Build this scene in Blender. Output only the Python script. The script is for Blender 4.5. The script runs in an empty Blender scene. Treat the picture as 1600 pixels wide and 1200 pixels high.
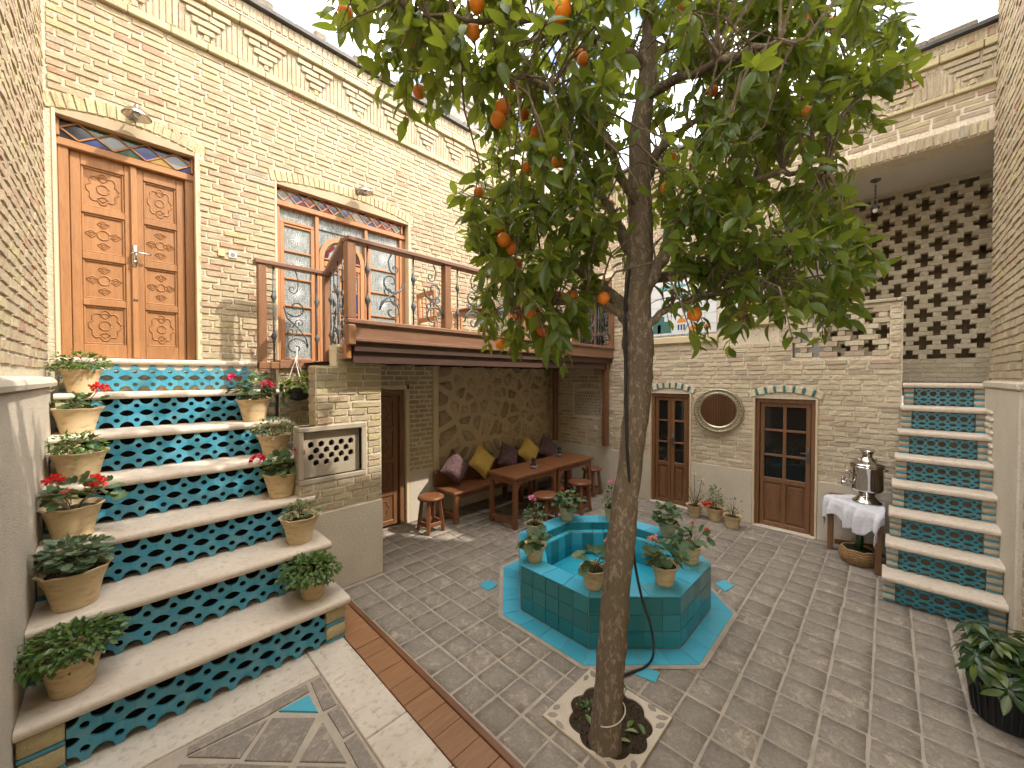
import bpy, math, random
from mathutils import Vector, Matrix
R = math.radians
rnd = random.Random(7)
scene = bpy.context.scene
col = scene.collection

# ------------------------------------------------------------------ camera, sky, sun, exposure
EYE = 1.9; FPX = 600.0; PITCH = 0.018331; ALPHA = 0.776061
_fh = Vector((math.cos(ALPHA), math.sin(ALPHA), 0)); RIGHT = Vector((math.sin(ALPHA), -math.cos(ALPHA), 0))
FWD = _fh * math.cos(PITCH) + Vector((0, 0, -math.sin(PITCH))); UP = RIGHT.cross(FWD)
cam_d = bpy.data.cameras.new('camera'); cam = bpy.data.objects.new('camera', cam_d); col.objects.link(cam)
cam_d.sensor_width = 36; cam_d.lens = 36 * FPX / 1600; cam_d.clip_start = 0.02; cam_d.clip_end = 500
cam.matrix_world = Matrix(((RIGHT.x, UP.x, -FWD.x, 0), (RIGHT.y, UP.y, -FWD.y, 0), (RIGHT.z, UP.z, -FWD.z, EYE), (0, 0, 0, 1)))
scene.camera = cam

SUN = Vector((0.7, -1.0, 1.32)).normalized()
sun_el = math.asin(SUN.z); sun_rot = math.atan2(SUN.x, SUN.y)
world = bpy.data.worlds.new('World'); scene.world = world; world.use_nodes = True
wt = world.node_tree; wn = wt.nodes; wl = wt.links; wn.clear()
w_out = wn.new('ShaderNodeOutputWorld'); w_bg = wn.new('ShaderNodeBackground')
w_sky = wn.new('ShaderNodeTexSky'); w_sky.sky_type = 'NISHITA'; w_sky.sun_disc = False
w_sky.sun_elevation = sun_el; w_sky.sun_rotation = sun_rot; w_sky.dust_density = 1.6; w_sky.ozone_density = 1.2
w_tc = wn.new('ShaderNodeTexCoord'); w_n = wn.new('ShaderNodeTexNoise'); w_n.inputs['Scale'].default_value = 2.3
w_n.inputs['Detail'].default_value = 7; w_n.inputs['Roughness'].default_value = 0.55
w_r = wn.new('ShaderNodeValToRGB'); w_r.color_ramp.elements[0].position = 0.40; w_r.color_ramp.elements[1].position = 0.58
w_mix = wn.new('ShaderNodeMix'); w_mix.data_type = 'RGBA'
w_mix.inputs[7].default_value = (18.0, 17.5, 16.8, 1)
wl.new(w_tc.outputs['Generated'], w_n.inputs['Vector']); wl.new(w_n.outputs['Fac'], w_r.inputs['Fac'])
wl.new(w_r.outputs['Color'], w_mix.inputs[0]); wl.new(w_sky.outputs['Color'], w_mix.inputs[6])
wl.new(w_mix.outputs[2], w_bg.inputs['Color']); w_bg.inputs['Strength'].default_value = 0.15
wl.new(w_bg.outputs['Background'], w_out.inputs['Surface'])
sun_d = bpy.data.lights.new('sun', 'SUN'); sun_d.energy = 2.0; sun_d.angle = R(0.6); sun_d.color = (1.0, 0.93, 0.82)
sun_o = bpy.data.objects.new('sun', sun_d); col.objects.link(sun_o)
sun_o.rotation_euler = SUN.to_track_quat('Z', 'Y').to_euler(); sun_o.location = (8, -10, 14)
vs = scene.view_settings
vs.view_transform = 'Standard'; vs.look = 'None'; vs.gamma = 1.0; vs.use_curve_mapping = False; vs.exposure = 1.58
scene.render.engine = 'CYCLES'
try:
    scene.cycles.use_denoising = True; scene.cycles.max_bounces = 7; scene.cycles.use_adaptive_sampling = True; scene.cycles.adaptive_threshold = 0.02; scene.cycles.diffuse_bounces = 4
    scene.cycles.glossy_bounces = 4; scene.cycles.transparent_max_bounces = 12; scene.cycles.caustics_reflective = False; scene.cycles.caustics_refractive = False
except Exception: pass

# ------------------------------------------------------------------ materials
class NT:
    def __init__(s, name):
        s.m = bpy.data.materials.new(name); s.m.use_nodes = True
        s.t = s.m.node_tree; s.n = s.t.nodes; s.n.clear()
        s.out = s.n.new('ShaderNodeOutputMaterial'); s.b = s.n.new('ShaderNodeBsdfPrincipled')
        s.link(s.b.outputs[0], s.out.inputs['Surface'])
    def link(s, a, b): s.t.links.new(a, b)
    def pos(s, scale=(1, 1, 1), rot=(0, 0, 0), obj=False):
        if obj: src = s.n.new('ShaderNodeTexCoord').outputs['Object']
        else: src = s.n.new('ShaderNodeNewGeometry').outputs['Position']
        mp = s.n.new('ShaderNodeMapping'); mp.inputs['Scale'].default_value = scale; mp.inputs['Rotation'].default_value = rot
        s.link(src, mp.inputs['Vector']); return mp.outputs[0]
    def noise(s, vec, scale, detail=4, rough=0.55, dist=0.0):
        n = s.n.new('ShaderNodeTexNoise'); n.inputs['Scale'].default_value = scale; n.inputs['Detail'].default_value = detail
        n.inputs['Roughness'].default_value = rough; n.inputs['Distortion'].default_value = dist; s.link(vec, n.inputs['Vector']); return n.outputs['Fac']
    def ramp(s, fac, stops, const=False):
        r = s.n.new('ShaderNodeValToRGB'); cr = r.color_ramp
        if const: cr.interpolation = 'CONSTANT'
        while len(cr.elements) < len(stops): cr.elements.new(0.5)
        for e, (p, c) in zip(cr.elements, stops):
            e.position = p; e.color = tuple(c) + (1,) if len(c) == 3 else c
        s.link(fac, r.inputs['Fac']); return r.outputs['Color']
    def g(s, fac, a, b): return s.ramp(fac, [(a, (0, 0, 0)), (b, (1, 1, 1))])
    def mix(s, fac, a, b, mode='MIX'):
        m = s.n.new('ShaderNodeMix'); m.data_type = 'RGBA'; m.blend_type = mode
        for i, v in ((0, fac), (6, a), (7, b)):
            if hasattr(v, 'default_value'): s.link(v, m.inputs[i])
            elif i == 0: m.inputs[0].default_value = v
            else: m.inputs[i].default_value = tuple(v) + (1,)
        return m.outputs[2]
    def math(s, op, a, b=0.0):
        m = s.n.new('ShaderNodeMath'); m.operation = op
        for i, v in ((0, a), (1, b)):
            if hasattr(v, 'default_value'): s.link(v, m.inputs[i])
            else: m.inputs[i].default_value = v
        return m.outputs[0]
    def rand(s):
        oi = s.n.new('ShaderNodeObjectInfo'); at = s.n.new('ShaderNodeAttribute'); at.attribute_name = 'rnd'
        return s.math('FRACT', s.math('ADD', oi.outputs['Random'], at.outputs['Fac']))
    def bump(s, h, strength=0.3, dist=0.01, prev=None):
        b = s.n.new('ShaderNodeBump'); b.inputs['Strength'].default_value = strength; b.inputs['Distance'].default_value = dist
        s.link(h, b.inputs['Height'])
        if prev is not None: s.link(prev, b.inputs['Normal'])
        return b.outputs[0]
    def fin(s, color=None, rough=0.6, normal=None, metal=0.0, spec=0.4, **kw):
        for k, v in (('Base Color', color), ('Roughness', rough), ('Normal', normal), ('Metallic', metal), ('Specular IOR Level', spec)):
            if v is None: continue
            if hasattr(v, 'default_value'): s.link(v, s.b.inputs[k])
            else: s.b.inputs[k].default_value = tuple(v) + (1,) if isinstance(v, tuple) else v
        for k, v in kw.items(): s.b.inputs[k.replace('_', ' ')].default_value = v
        return s.m

def m_brick(name, stops, dirt=0.35, mul=(0.87, 0.89, 0.835)):
    t = NT(name); p = t.pos(); r = t.rand()
    c = t.ramp(r, stops, True)
    n1 = t.noise(p, 5, 3); n2 = t.noise(p, 38, 5, 0.65); n3 = t.noise(p, 130, 3)
    r2 = t.math('FRACT', t.math('MULTIPLY', r, 17.31))
    c = t.mix(t.math('MULTIPLY', t.math('SUBTRACT', r2, 0.45), 0.5), c, (0.54, 0.44, 0.31))
    c = t.mix(1.0, c, mul, 'MULTIPLY')
    c = t.mix(t.math('MULTIPLY', t.g(n2, 0.42, 0.75), 0.42), c, (0.33, 0.25, 0.18), 'MIX')
    c = t.mix(t.math('MULTIPLY', t.g(n1, 0.45, 0.75), dirt), c, (0.60, 0.50, 0.36))
    c = t.mix(t.math('MULTIPLY', t.g(n3, 0.58, 0.72), 0.45), c, (0.22, 0.17, 0.13))
    h = t.math('ADD', n2, t.math('MULTIPLY', n3, 0.5))
    return t.fin(c, 0.9, t.bump(h, 0.7, 0.014), spec=0.15)
BR_STOPS = [(0, (0.53, 0.42, 0.29)), (0.22, (0.50, 0.385, 0.265)), (0.4, (0.56, 0.455, 0.30)), (0.52, (0.49, 0.345, 0.25)), (0.64, (0.53, 0.41, 0.295)), (0.78, (0.43, 0.36, 0.285)), (0.85, (0.57, 0.47, 0.27)), (0.91, (0.49, 0.29, 0.205)), (0.95, (0.55, 0.44, 0.32))]
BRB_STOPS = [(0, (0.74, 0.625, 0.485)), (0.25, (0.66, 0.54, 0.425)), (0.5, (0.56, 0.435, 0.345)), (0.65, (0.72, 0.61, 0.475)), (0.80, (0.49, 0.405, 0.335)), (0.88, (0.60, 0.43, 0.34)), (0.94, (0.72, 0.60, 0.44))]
BRICK = m_brick('brick_clay', BR_STOPS, 0.35, (0.76, 0.78, 0.735))
BRICK_B = m_brick('brick_lightened_buff', BRB_STOPS, 0.3)  # pale buff brick, lightened further to make up for shade on the end wall
BRICK_Y = m_brick('brick_yellow', [(0, (0.54, 0.445, 0.27)), (0.4, (0.60, 0.50, 0.30)), (0.75, (0.53, 0.43, 0.26)), (0.92, (0.5, 0.37, 0.25))], 0.2)
BRICK_G = m_brick('brick_pale', [(0, (0.50, 0.43, 0.335)), (0.35, (0.47, 0.39, 0.30)), (0.7, (0.53, 0.46, 0.36)), (0.9, (0.44, 0.35, 0.27))], 0.2)
BRICK_BLUE = m_brick('brick_with_glaze', [(0, (0.78, 0.70, 0.54)), (0.5, (0.74, 0.65, 0.49))], 0.2)

def m_gen(name, c1, c2, scale=6, rough=0.7, bump=0.25, bscale=60, bdist=0.006, c3=None, s3=90, stretch=(1, 1, 1), spec=0.3, metal=0.0, obj=False, rv=0.0):
    t = NT(name); p = t.pos(stretch, obj=obj)
    c = t.mix(t.g(t.noise(p, scale, 5, 0.6), 0.32, 0.68), c1, c2)
    if c3: c = t.mix(t.g(t.noise(p, s3, 4, 0.6), 0.52, 0.72), c, c3)
    if rv:
        v = t.math('ADD', t.math('MULTIPLY', t.rand(), 2 * rv), 1 - rv)
        cv = t.n.new('ShaderNodeCombineColor')
        for i in range(3): t.link(v, cv.inputs[i])
        c = t.mix(1.0, c, cv.outputs[0], 'MULTIPLY')
    nm = t.bump(t.noise(p, bscale, 5, 0.65), bump, bdist) if bump else None
    return t.fin(c, rough, nm, spec=spec, metal=metal)
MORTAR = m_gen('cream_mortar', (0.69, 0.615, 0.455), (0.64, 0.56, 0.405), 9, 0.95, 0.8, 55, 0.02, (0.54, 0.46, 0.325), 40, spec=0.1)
MORTAR_A = m_gen('dimmed_mortar', (0.61, 0.54, 0.40), (0.56, 0.49, 0.355), 9, 0.95, 0.8, 55, 0.02, (0.47, 0.40, 0.28), 40, spec=0.1)  # cream mortar in a darker tone, offsetting the strong sun on these walls
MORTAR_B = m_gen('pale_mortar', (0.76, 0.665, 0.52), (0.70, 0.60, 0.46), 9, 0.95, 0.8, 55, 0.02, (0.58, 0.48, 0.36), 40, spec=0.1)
LATT = m_gen('shade_toned_lattice_stone', (0.37, 0.315, 0.24), (0.31, 0.26, 0.195), 5, 0.9, 0.5, 80, spec=0.15)  # stone tone darkened to stand in for shade on this sunlit lattice
PLASTER = m_gen('hammered_stone', (0.60, 0.53, 0.425), (0.53, 0.46, 0.365), 3, 0.9, 0.7, 110, 0.012, (0.41, 0.355, 0.28), 75, spec=0.15)
REVEAL = m_gen('cream_plaster', (0.63, 0.52, 0.35), (0.57, 0.46, 0.30), 4, 0.9, 0.3, 40, 0.008, spec=0.1)
LINTEL = m_gen('beige_lintel', (0.42, 0.33, 0.225), (0.38, 0.30, 0.20), 6, 0.9, 0.2, 60, spec=0.1)
WHITE = m_gen('white_plaster', (0.66, 0.63, 0.57), (0.60, 0.57, 0.51), 3, 0.9, 0.15, 40, spec=0.1)
TREAD = m_gen('travertine', (0.62, 0.53, 0.43), (0.55, 0.46, 0.365), 4, 0.62, 0.35, 130, 0.004, (0.46, 0.375, 0.285), 28, spec=0.35)
SLAB = m_gen('pale_stone_slab', (0.60, 0.53, 0.44), (0.52, 0.445, 0.36), 7, 0.75, 0.45, 70, 0.008, (0.40, 0.325, 0.25), 26, spec=0.25)
GROUT = m_gen('floor_grout', (0.40, 0.345, 0.28), (0.28, 0.24, 0.195), 8, 0.95, 0.6, 60, 0.01, spec=0.1)
DARK = m_gen('near_black', (0.02, 0.017, 0.014), (0.03, 0.024, 0.018), 5, 0.95, 0, spec=0.05)  # near-black tone paints the darkness behind openings; also the drain grate colour
IRON = m_gen('wrought_iron', (0.05, 0.056, 0.06), (0.14, 0.155, 0.16), 30, 0.5, 0.3, 200, 0.002, spec=0.5, metal=0.2)
STEEL = NT('polished_steel').fin((0.62, 0.60, 0.57), 0.12, metal=1.0)
CHROME = NT('lamp_metal').fin((0.60, 0.57, 0.52), 0.22, metal=1.0)
BRASSY = m_gen('aged_silver', (0.52, 0.46, 0.34), (0.26, 0.21, 0.13), 60, 0.4, 0.4, 150, 0.003, metal=0.8)
BLACKP = NT('black_plastic').fin((0.012, 0.012, 0.013), 0.45)
WHITEP = NT('white_plastic').fin((0.72, 0.70, 0.64), 0.4)
CREAMP = NT('cream_plastic').fin((0.66, 0.53, 0.24), 0.4)
POT = m_gen('buff_clay', (0.60, 0.465, 0.28), (0.54, 0.40, 0.225), 5, 0.85, 0.3, 60, 0.004, (0.37, 0.255, 0.135), 12, spec=0.15, rv=0.12, stretch=(1, 1, 3))
SOIL = m_gen('potting_soil', (0.035, 0.024, 0.016), (0.085, 0.06, 0.04), 60, 0.98, 1.0, 90, 0.02, spec=0.05)
FLASH = m_gen('roof_flashing', (0.06, 0.058, 0.056), (0.10, 0.095, 0.09), 9, 0.6, 0.1)
MUD = m_gen('mud_roof', (0.25, 0.21, 0.165), (0.18, 0.15, 0.12), 9, 0.95, 0.8, 30, 0.03, spec=0.05)
GREYB = m_gen('grey_old_brick', (0.32, 0.285, 0.25), (0.26, 0.23, 0.20), 9, 0.95, 0.5, 60, spec=0.05, rv=0.15)

def m_wood(name, c1, c2, c3, axis='z', rough=0.5, spec=0.4, sc=1.0):
    t = NT(name); st = {'x': (1.2, 16, 16), 'y': (16, 1.2, 16), 'z': (16, 16, 1.2)}[axis]
    p = t.pos(tuple(k * sc for k in st)); q = t.pos()
    n = t.noise(p, 2.2, 6, 0.62, 0.6); n2 = t.noise(p, 9, 4, 0.6); n3 = t.noise(q, 3.5, 3)
    c = t.mix(t.g(n, 0.34, 0.66), c1, c2); c = t.mix(t.math('MULTIPLY', t.g(n2, 0.5, 0.75), 0.6), c, c3)
    v = t.math('ADD', t.math('MULTIPLY', t.rand(), 0.22), 0.89)
    cv = t.n.new('ShaderNodeCombineColor')
    for i in range(3): t.link(v, cv.inputs[i])
    c = t.mix(1.0, c, cv.outputs[0], 'MULTIPLY')
    c = t.mix(t.math('MULTIPLY', t.g(n3, 0.5, 0.8), 0.25), c, c3)
    return t.fin(c, rough, t.bump(n2, 0.18, 0.004), spec=spec)
WOOD_A = m_wood('teak_carved', (0.375, 0.185, 0.075), (0.305, 0.14, 0.054), (0.215, 0.092, 0.034))
WOOD_AX = m_wood('teak_carved_cross', (0.375, 0.185, 0.075), (0.305, 0.14, 0.054), (0.215, 0.092, 0.034), 'x')
WOOD_W = m_wood('window_pine', (0.42, 0.20, 0.085), (0.35, 0.155, 0.062), (0.27, 0.11, 0.045))
WOOD_R = m_wood('rail_wood', (0.235, 0.122, 0.072), (0.18, 0.09, 0.052), (0.115, 0.056, 0.034), 'x', 0.45)
WOOD_P = m_wood('post_wood', (0.265, 0.13, 0.064), (0.21, 0.098, 0.047), (0.14, 0.062, 0.03), 'z', 0.45)
WOOD_F = m_wood('hatch_planks', (0.29, 0.145, 0.065), (0.23, 0.11, 0.048), (0.15, 0.07, 0.03), 'x', 0.5)
WOOD_B = m_wood('door_mahogany', (0.20, 0.096, 0.043), (0.15, 0.068, 0.030), (0.095, 0.042, 0.019), 'z', 0.4)
WOOD_T = m_wood('table_wood', (0.20, 0.08, 0.034), (0.15, 0.058, 0.025), (0.095, 0.036, 0.017), 'x', 0.35)
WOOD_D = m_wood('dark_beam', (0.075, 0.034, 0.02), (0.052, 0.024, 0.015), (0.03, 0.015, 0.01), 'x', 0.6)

def m_glaze(name, c1, c2, c3, rough=0.18, rv=0.3, edge=0.3):
    t = NT(name); p = t.pos(); r = t.rand()
    c = t.mix(r, c1, c2); c = t.mix(t.math('MULTIPLY', t.g(t.noise(p, 14, 4), 0.4, 0.75), edge), c, c3)
    ro = t.math('ADD', t.math('MULTIPLY', t.noise(p, 25, 3), 0.16), rough)
    return t.fin(c, ro, t.bump(t.noise(p, 18, 3), 0.12, 0.006), spec=0.5)
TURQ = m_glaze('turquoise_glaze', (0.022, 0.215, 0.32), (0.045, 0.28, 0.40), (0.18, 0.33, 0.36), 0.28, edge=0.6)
TURQ2 = m_glaze('dimmed_turquoise_glaze', (0.02, 0.14, 0.175), (0.03, 0.175, 0.215), (0.06, 0.17, 0.185), 0.3, edge=0.4)  # turquoise darkened to stand in for dimmer light on the narrow stairs
TURQ_F = m_glaze('turquoise_floor', (0.05, 0.31, 0.42), (0.07, 0.36, 0.47), (0.09, 0.28, 0.34), 0.3)
POOL = m_glaze('pool_wall_tile', (0.02, 0.17, 0.205), (0.03, 0.23, 0.28), (0.05, 0.18, 0.17), 0.05)
POOLRIM = m_glaze('pool_rim_tile', (0.06, 0.34, 0.48), (0.08, 0.40, 0.56), (0.07, 0.32, 0.42), 0.04)
POOLIN = m_glaze('pool_inner_tile', (0.05, 0.36, 0.47), (0.06, 0.41, 0.53), (0.05, 0.32, 0.40), 0.12)
POOLG = m_gen('pool_grout', (0.20, 0.30, 0.28), (0.28, 0.34, 0.30), 20, 0.9, 0.1)

def m_floor():
    t = NT('worn_clay_paver'); p = t.pos(); r = t.rand()
    c = t.ramp(r, [(0, (0.215, 0.18, 0.142)), (0.35, (0.295, 0.248, 0.196)), (0.7, (0.36, 0.30, 0.235)), (1, (0.25, 0.212, 0.172))])
    n1 = t.noise(p, 2.2, 5, 0.6); n2 = t.noise(p, 19, 6, 0.7, 0.8); n3 = t.noise(p, 75, 4, 0.65)
    n4 = t.noise(p, 6.5, 6, 0.72, 1.2)
    c = t.mix(t.math('MULTIPLY', t.g(n4, 0.50, 0.66), 0.55), c, (0.43, 0.38, 0.315))
    c = t.mix(t.math('MULTIPLY', t.g(n4, 0.47, 0.33), 0.5), c, (0.15, 0.128, 0.108))
    c = t.mix(t.math('MULTIPLY', t.g(n2, 0.50, 0.66), 0.7), c, (0.48, 0.42, 0.345))
    c = t.mix(t.math('MULTIPLY', t.g(n2, 0.48, 0.30), 0.55), c, (0.145, 0.122, 0.10))
    c = t.mix(t.math('MULTIPLY', t.g(n1, 0.5, 0.72), 0.4), c, (0.30, 0.255, 0.205))
    c = t.mix(t.math('MULTIPLY', t.g(n3, 0.60, 0.74), 0.5), c, (0.48, 0.43, 0.37))
    h = t.math('ADD', t.math('MULTIPLY', n2, 0.8), t.math('MULTIPLY', n3, 0.5))
    return t.fin(c, t.math('ADD', t.math('MULTIPLY', n2, 0.3), 0.5), t.bump(h, 0.4, 0.01), spec=0.3)
PAVER = m_floor()

def m_leaf(name, c1, c2, c3, trans=0.35, rough=0.38):
    t = NT(name); r = t.rand(); c = t.ramp(r, [(0, c1), (0.55, c2), (1.0, c3)])
    t.fin(c, rough, spec=0.45)
    tr = t.n.new('ShaderNodeBsdfTranslucent'); t.link(t.mix(0.55, c, (c3[0] * 2.2, c3[1] * 1.9, c3[2] * 0.8)), tr.inputs['Color'])
    ms = t.n.new('ShaderNodeMixShader'); ms.inputs[0].default_value = trans
    t.link(t.b.outputs[0], ms.inputs[1]); t.link(tr.outputs[0], ms.inputs[2]); t.link(ms.outputs[0], t.out.inputs['Surface'])
    return t.m
LEAF_O = m_leaf('orange_tree_leaf', (0.046, 0.088, 0.014), (0.088, 0.145, 0.021), (0.175, 0.225, 0.038), 0.52, 0.30)
LEAF_G = m_leaf('geranium_leaf', (0.045, 0.095, 0.038), (0.07, 0.125, 0.05), (0.12, 0.165, 0.065), 0.25, 0.6)
LEAF_S = m_leaf('jade_leaf', (0.045, 0.105, 0.022), (0.075, 0.145, 0.032), (0.13, 0.19, 0.045), 0.22, 0.35)
LEAF_V = m_leaf('variegated_leaf', (0.07, 0.12, 0.05), (0.15, 0.20, 0.09), (0.36, 0.38, 0.22), 0.25, 0.5)
LEAF_Y = m_leaf('lime_leaf', (0.09, 0.15, 0.03), (0.14, 0.20, 0.045), (0.24, 0.28, 0.08), 0.3, 0.45)
LEAF_D = m_leaf('umbrella_leaf', (0.018, 0.045, 0.014), (0.03, 0.065, 0.02), (0.13, 0.16, 0.035), 0.15, 0.3)
PET_R = m_leaf('red_petal', (0.50, 0.012, 0.014), (0.62, 0.02, 0.02), (0.70, 0.05, 0.04), 0.25, 0.6)
PET_M = m_leaf('magenta_petal', (0.42, 0.008, 0.06), (0.52, 0.015, 0.085), (0.62, 0.04, 0.14), 0.25, 0.6)
PET_P = m_leaf('pink_petal', (0.60, 0.16, 0.36), (0.68, 0.24, 0.45), (0.75, 0.38, 0.55), 0.25, 0.6)
PET_W = m_leaf('white_petal', (0.62, 0.58, 0.48), (0.68, 0.64, 0.54), (0.74, 0.70, 0.62), 0.25, 0.6)
PET_S = m_leaf('salmon_petal', (0.62, 0.22, 0.18), (0.68, 0.30, 0.24), (0.72, 0.40, 0.34), 0.25, 0.6)
STRAW = m_leaf('dry_grass', (0.40, 0.29, 0.13), (0.48, 0.36, 0.18), (0.55, 0.43, 0.24), 0.3, 0.8)
STEM = m_gen('plant_stem', (0.10, 0.09, 0.035), (0.14, 0.10, 0.05), 30, 0.8, 0.2)
def m_bark():
    t = NT('citrus_bark'); p = t.pos((1, 1, 0.45)); n1 = t.noise(p, 9, 5, 0.6); n2 = t.noise(p, 48, 5, 0.7, 0.5); n3 = t.noise(t.pos(), 3, 3)
    c = t.mix(t.g(n1, 0.35, 0.7), (0.23, 0.18, 0.13), (0.33, 0.265, 0.195)); c = t.mix(t.math('MULTIPLY', t.g(n2, 0.50, 0.75), 0.45), c, (0.37, 0.30, 0.22))
    c = t.mix(t.math('MULTIPLY', t.g(n2, 0.45, 0.3), 0.7), c, (0.11, 0.08, 0.055)); c = t.mix(t.math('MULTIPLY', t.g(n3, 0.5, 0.75), 0.3), c, (0.13, 0.125, 0.07))
    return t.fin(c, 0.9, t.bump(t.math('ADD', n2, n1), 0.8, 0.02), spec=0.15)
BARK = m_bark()
def m_fruit():
    t = NT('orange_peel'); p = t.pos(); c = t.ramp(t.rand(), [(0, (0.72, 0.19, 0.012)), (0.6, (0.80, 0.25, 0.02)), (1, (0.68, 0.13, 0.012))])
    return t.fin(c, 0.4, t.bump(t.noise(p, 220, 3), 0.3, 0.003), spec=0.4)
FRUIT = m_fruit()
YELLOWC = m_gen('mustard_linen', (0.50, 0.34, 0.085), (0.43, 0.285, 0.07), 12, 0.95, 0.35, 260, 0.003, spec=0.1)
def m_kilim():
    t = NT('woven_kilim'); p = t.pos((1, 1, 1), obj=True)
    v = t.n.new('ShaderNodeTexVoronoi'); v.inputs['Scale'].default_value = 36; v.distance = 'MANHATTAN'; t.link(p, v.inputs['Vector'])
    c = t.ramp(v.outputs['Distance'], [(0, (0.46, 0.40, 0.32)), (0.16, (0.30, 0.18, 0.14)), (0.26, (0.16, 0.035, 0.035)), (0.45, (0.05, 0.035, 0.04)), (0.8, (0.09, 0.075, 0.09))])
    c2 = t.ramp(t.noise(p, 30, 2), [(0.4, (0.10, 0.06, 0.06)), (0.6, (0.32, 0.12, 0.09))])
    return t.fin(t.mix(0.3, c, c2), 0.95, t.bump(t.noise(p, 300, 2), 0.3, 0.003), spec=0.1)
KILIM = m_kilim()
LACE = m_gen('white_lace', (0.72, 0.71, 0.74), (0.62, 0.61, 0.66), 40, 0.95, 0.9, 120, 0.006, (0.50, 0.49, 0.54), 70, spec=0.1)
WICKER = m_gen('wicker', (0.32, 0.20, 0.09), (0.20, 0.115, 0.05), 40, 0.8, 0.5, 90, 0.006, spec=0.2)
CORD = NT('macrame_cord').fin((0.62, 0.57, 0.47), 0.95)
def m_glass(name, tint, rough=0.03, mixf=0.12):
    t = NT(name); t.fin(tint, rough, spec=0.6)
    return t.m
PANE = m_glass('dark_pane', (0.014, 0.013, 0.012), 0.04)
def m_lacepane():
    t = NT('curtained_pane'); p = t.pos()
    n = t.noise(t.pos((30, 30, 2.5)), 3, 4, 0.6); n2 = t.noise(p, 60, 4, 0.6)
    c = t.mix(t.g(n, 0.35, 0.7), (0.10, 0.115, 0.11), (0.33, 0.35, 0.34)); c = t.mix(t.math('MULTIPLY', t.g(n2, 0.45, 0.7), 0.7), c, (0.48, 0.50, 0.49))
    return t.fin(c, 0.12, t.bump(n2, 0.15, 0.002), spec=0.5)
LPANE = m_lacepane()
ETCH = NT('etched_star').fin((0.72, 0.74, 0.74), 0.6)
def stain(n, c): return NT('stained_' + n).fin(c, 0.1, spec=0.6)
STAINS = [stain('red', (0.16, 0.014, 0.014)), stain('blue', (0.022, 0.035, 0.16)), stain('amber', (0.32, 0.20, 0.04)), stain('green', (0.025, 0.07, 0.03)), stain('clear', (0.22, 0.24, 0.24)), stain('dark', (0.02, 0.02, 0.03)), stain('plum', (0.08, 0.016, 0.035))]
def m_water():
    t = NT('pool_water'); p = t.pos()
    t.fin((1, 1, 1), 0.02, t.bump(t.noise(p, 7, 3), 0.12, 0.02), Transmission_Weight=1.0, IOR=1.33)
    lp = None
    tr = t.n.new('ShaderNodeBsdfTransparent'); tr.inputs[0].default_value = (0.72, 0.93, 0.95, 1)
    gl = t.n.new('ShaderNodeBsdfGlossy'); gl.inputs['Roughness'].default_value = 0.03
    fr = t.n.new('ShaderNodeFresnel'); fr.inputs['IOR'].default_value = 1.33
    nb = t.bump(t.noise(p, 6, 3), 0.10, 0.02); t.link(nb, gl.inputs['Normal']); t.link(nb, fr.inputs['Normal'])
    ms = t.n.new('ShaderNodeMixShader'); t.link(fr.outputs[0], ms.inputs[0]); t.link(tr.outputs[0], ms.inputs[1]); t.link(gl.outputs[0], ms.inputs[2])
    t.link(ms.outputs[0], t.out.inputs['Surface']); return t.m
WATER = m_water()
MIRROR = NT('mirror_glass').fin((0.80, 0.80, 0.80), 0.02, metal=1.0)
MURW = m_gen('mural_white_tile', (0.70, 0.71, 0.72), (0.64, 0.66, 0.68), 5, 0.2, 0.1, 30, spec=0.5, rv=0.06)
MURG = NT('mural_green').fin((0.06, 0.16, 0.14), 0.25); MURO = NT('mural_orange').fin((0.70, 0.22, 0.03), 0.25)
MURB = NT('mural_blue').fin((0.03, 0.06, 0.16), 0.25); MURT = NT('mural_teal').fin((0.10, 0.36, 0.40), 0.25)
BULB = NT('frosted_bulb').fin((0.75, 0.72, 0.66), 0.3)
STONE = m_gen('field_stone', (0.54, 0.43, 0.285), (0.44, 0.345, 0.225), 6, 0.92, 0.8, 35, 0.02, (0.26, 0.19, 0.125), 18, spec=0.12, rv=0.28)
STONE_M = m_gen('stone_pointing', (0.57, 0.46, 0.30), (0.50, 0.40, 0.26), 7, 0.95, 0.6, 50, 0.012, spec=0.1)
PEBBLE = m_gen('grey_inlay_stone', (0.26, 0.23, 0.195), (0.20, 0.175, 0.15), 9, 0.8, 0.3, 60, spec=0.2, rv=0.15)
PLANTER = m_gen('planter_cement', (0.50, 0.43, 0.34), (0.43, 0.36, 0.28), 8, 0.9, 0.5, 70, spec=0.15)
STRIPE = NT('striped_cloth').fin((0.62, 0.62, 0.66), 0.9)

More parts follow.
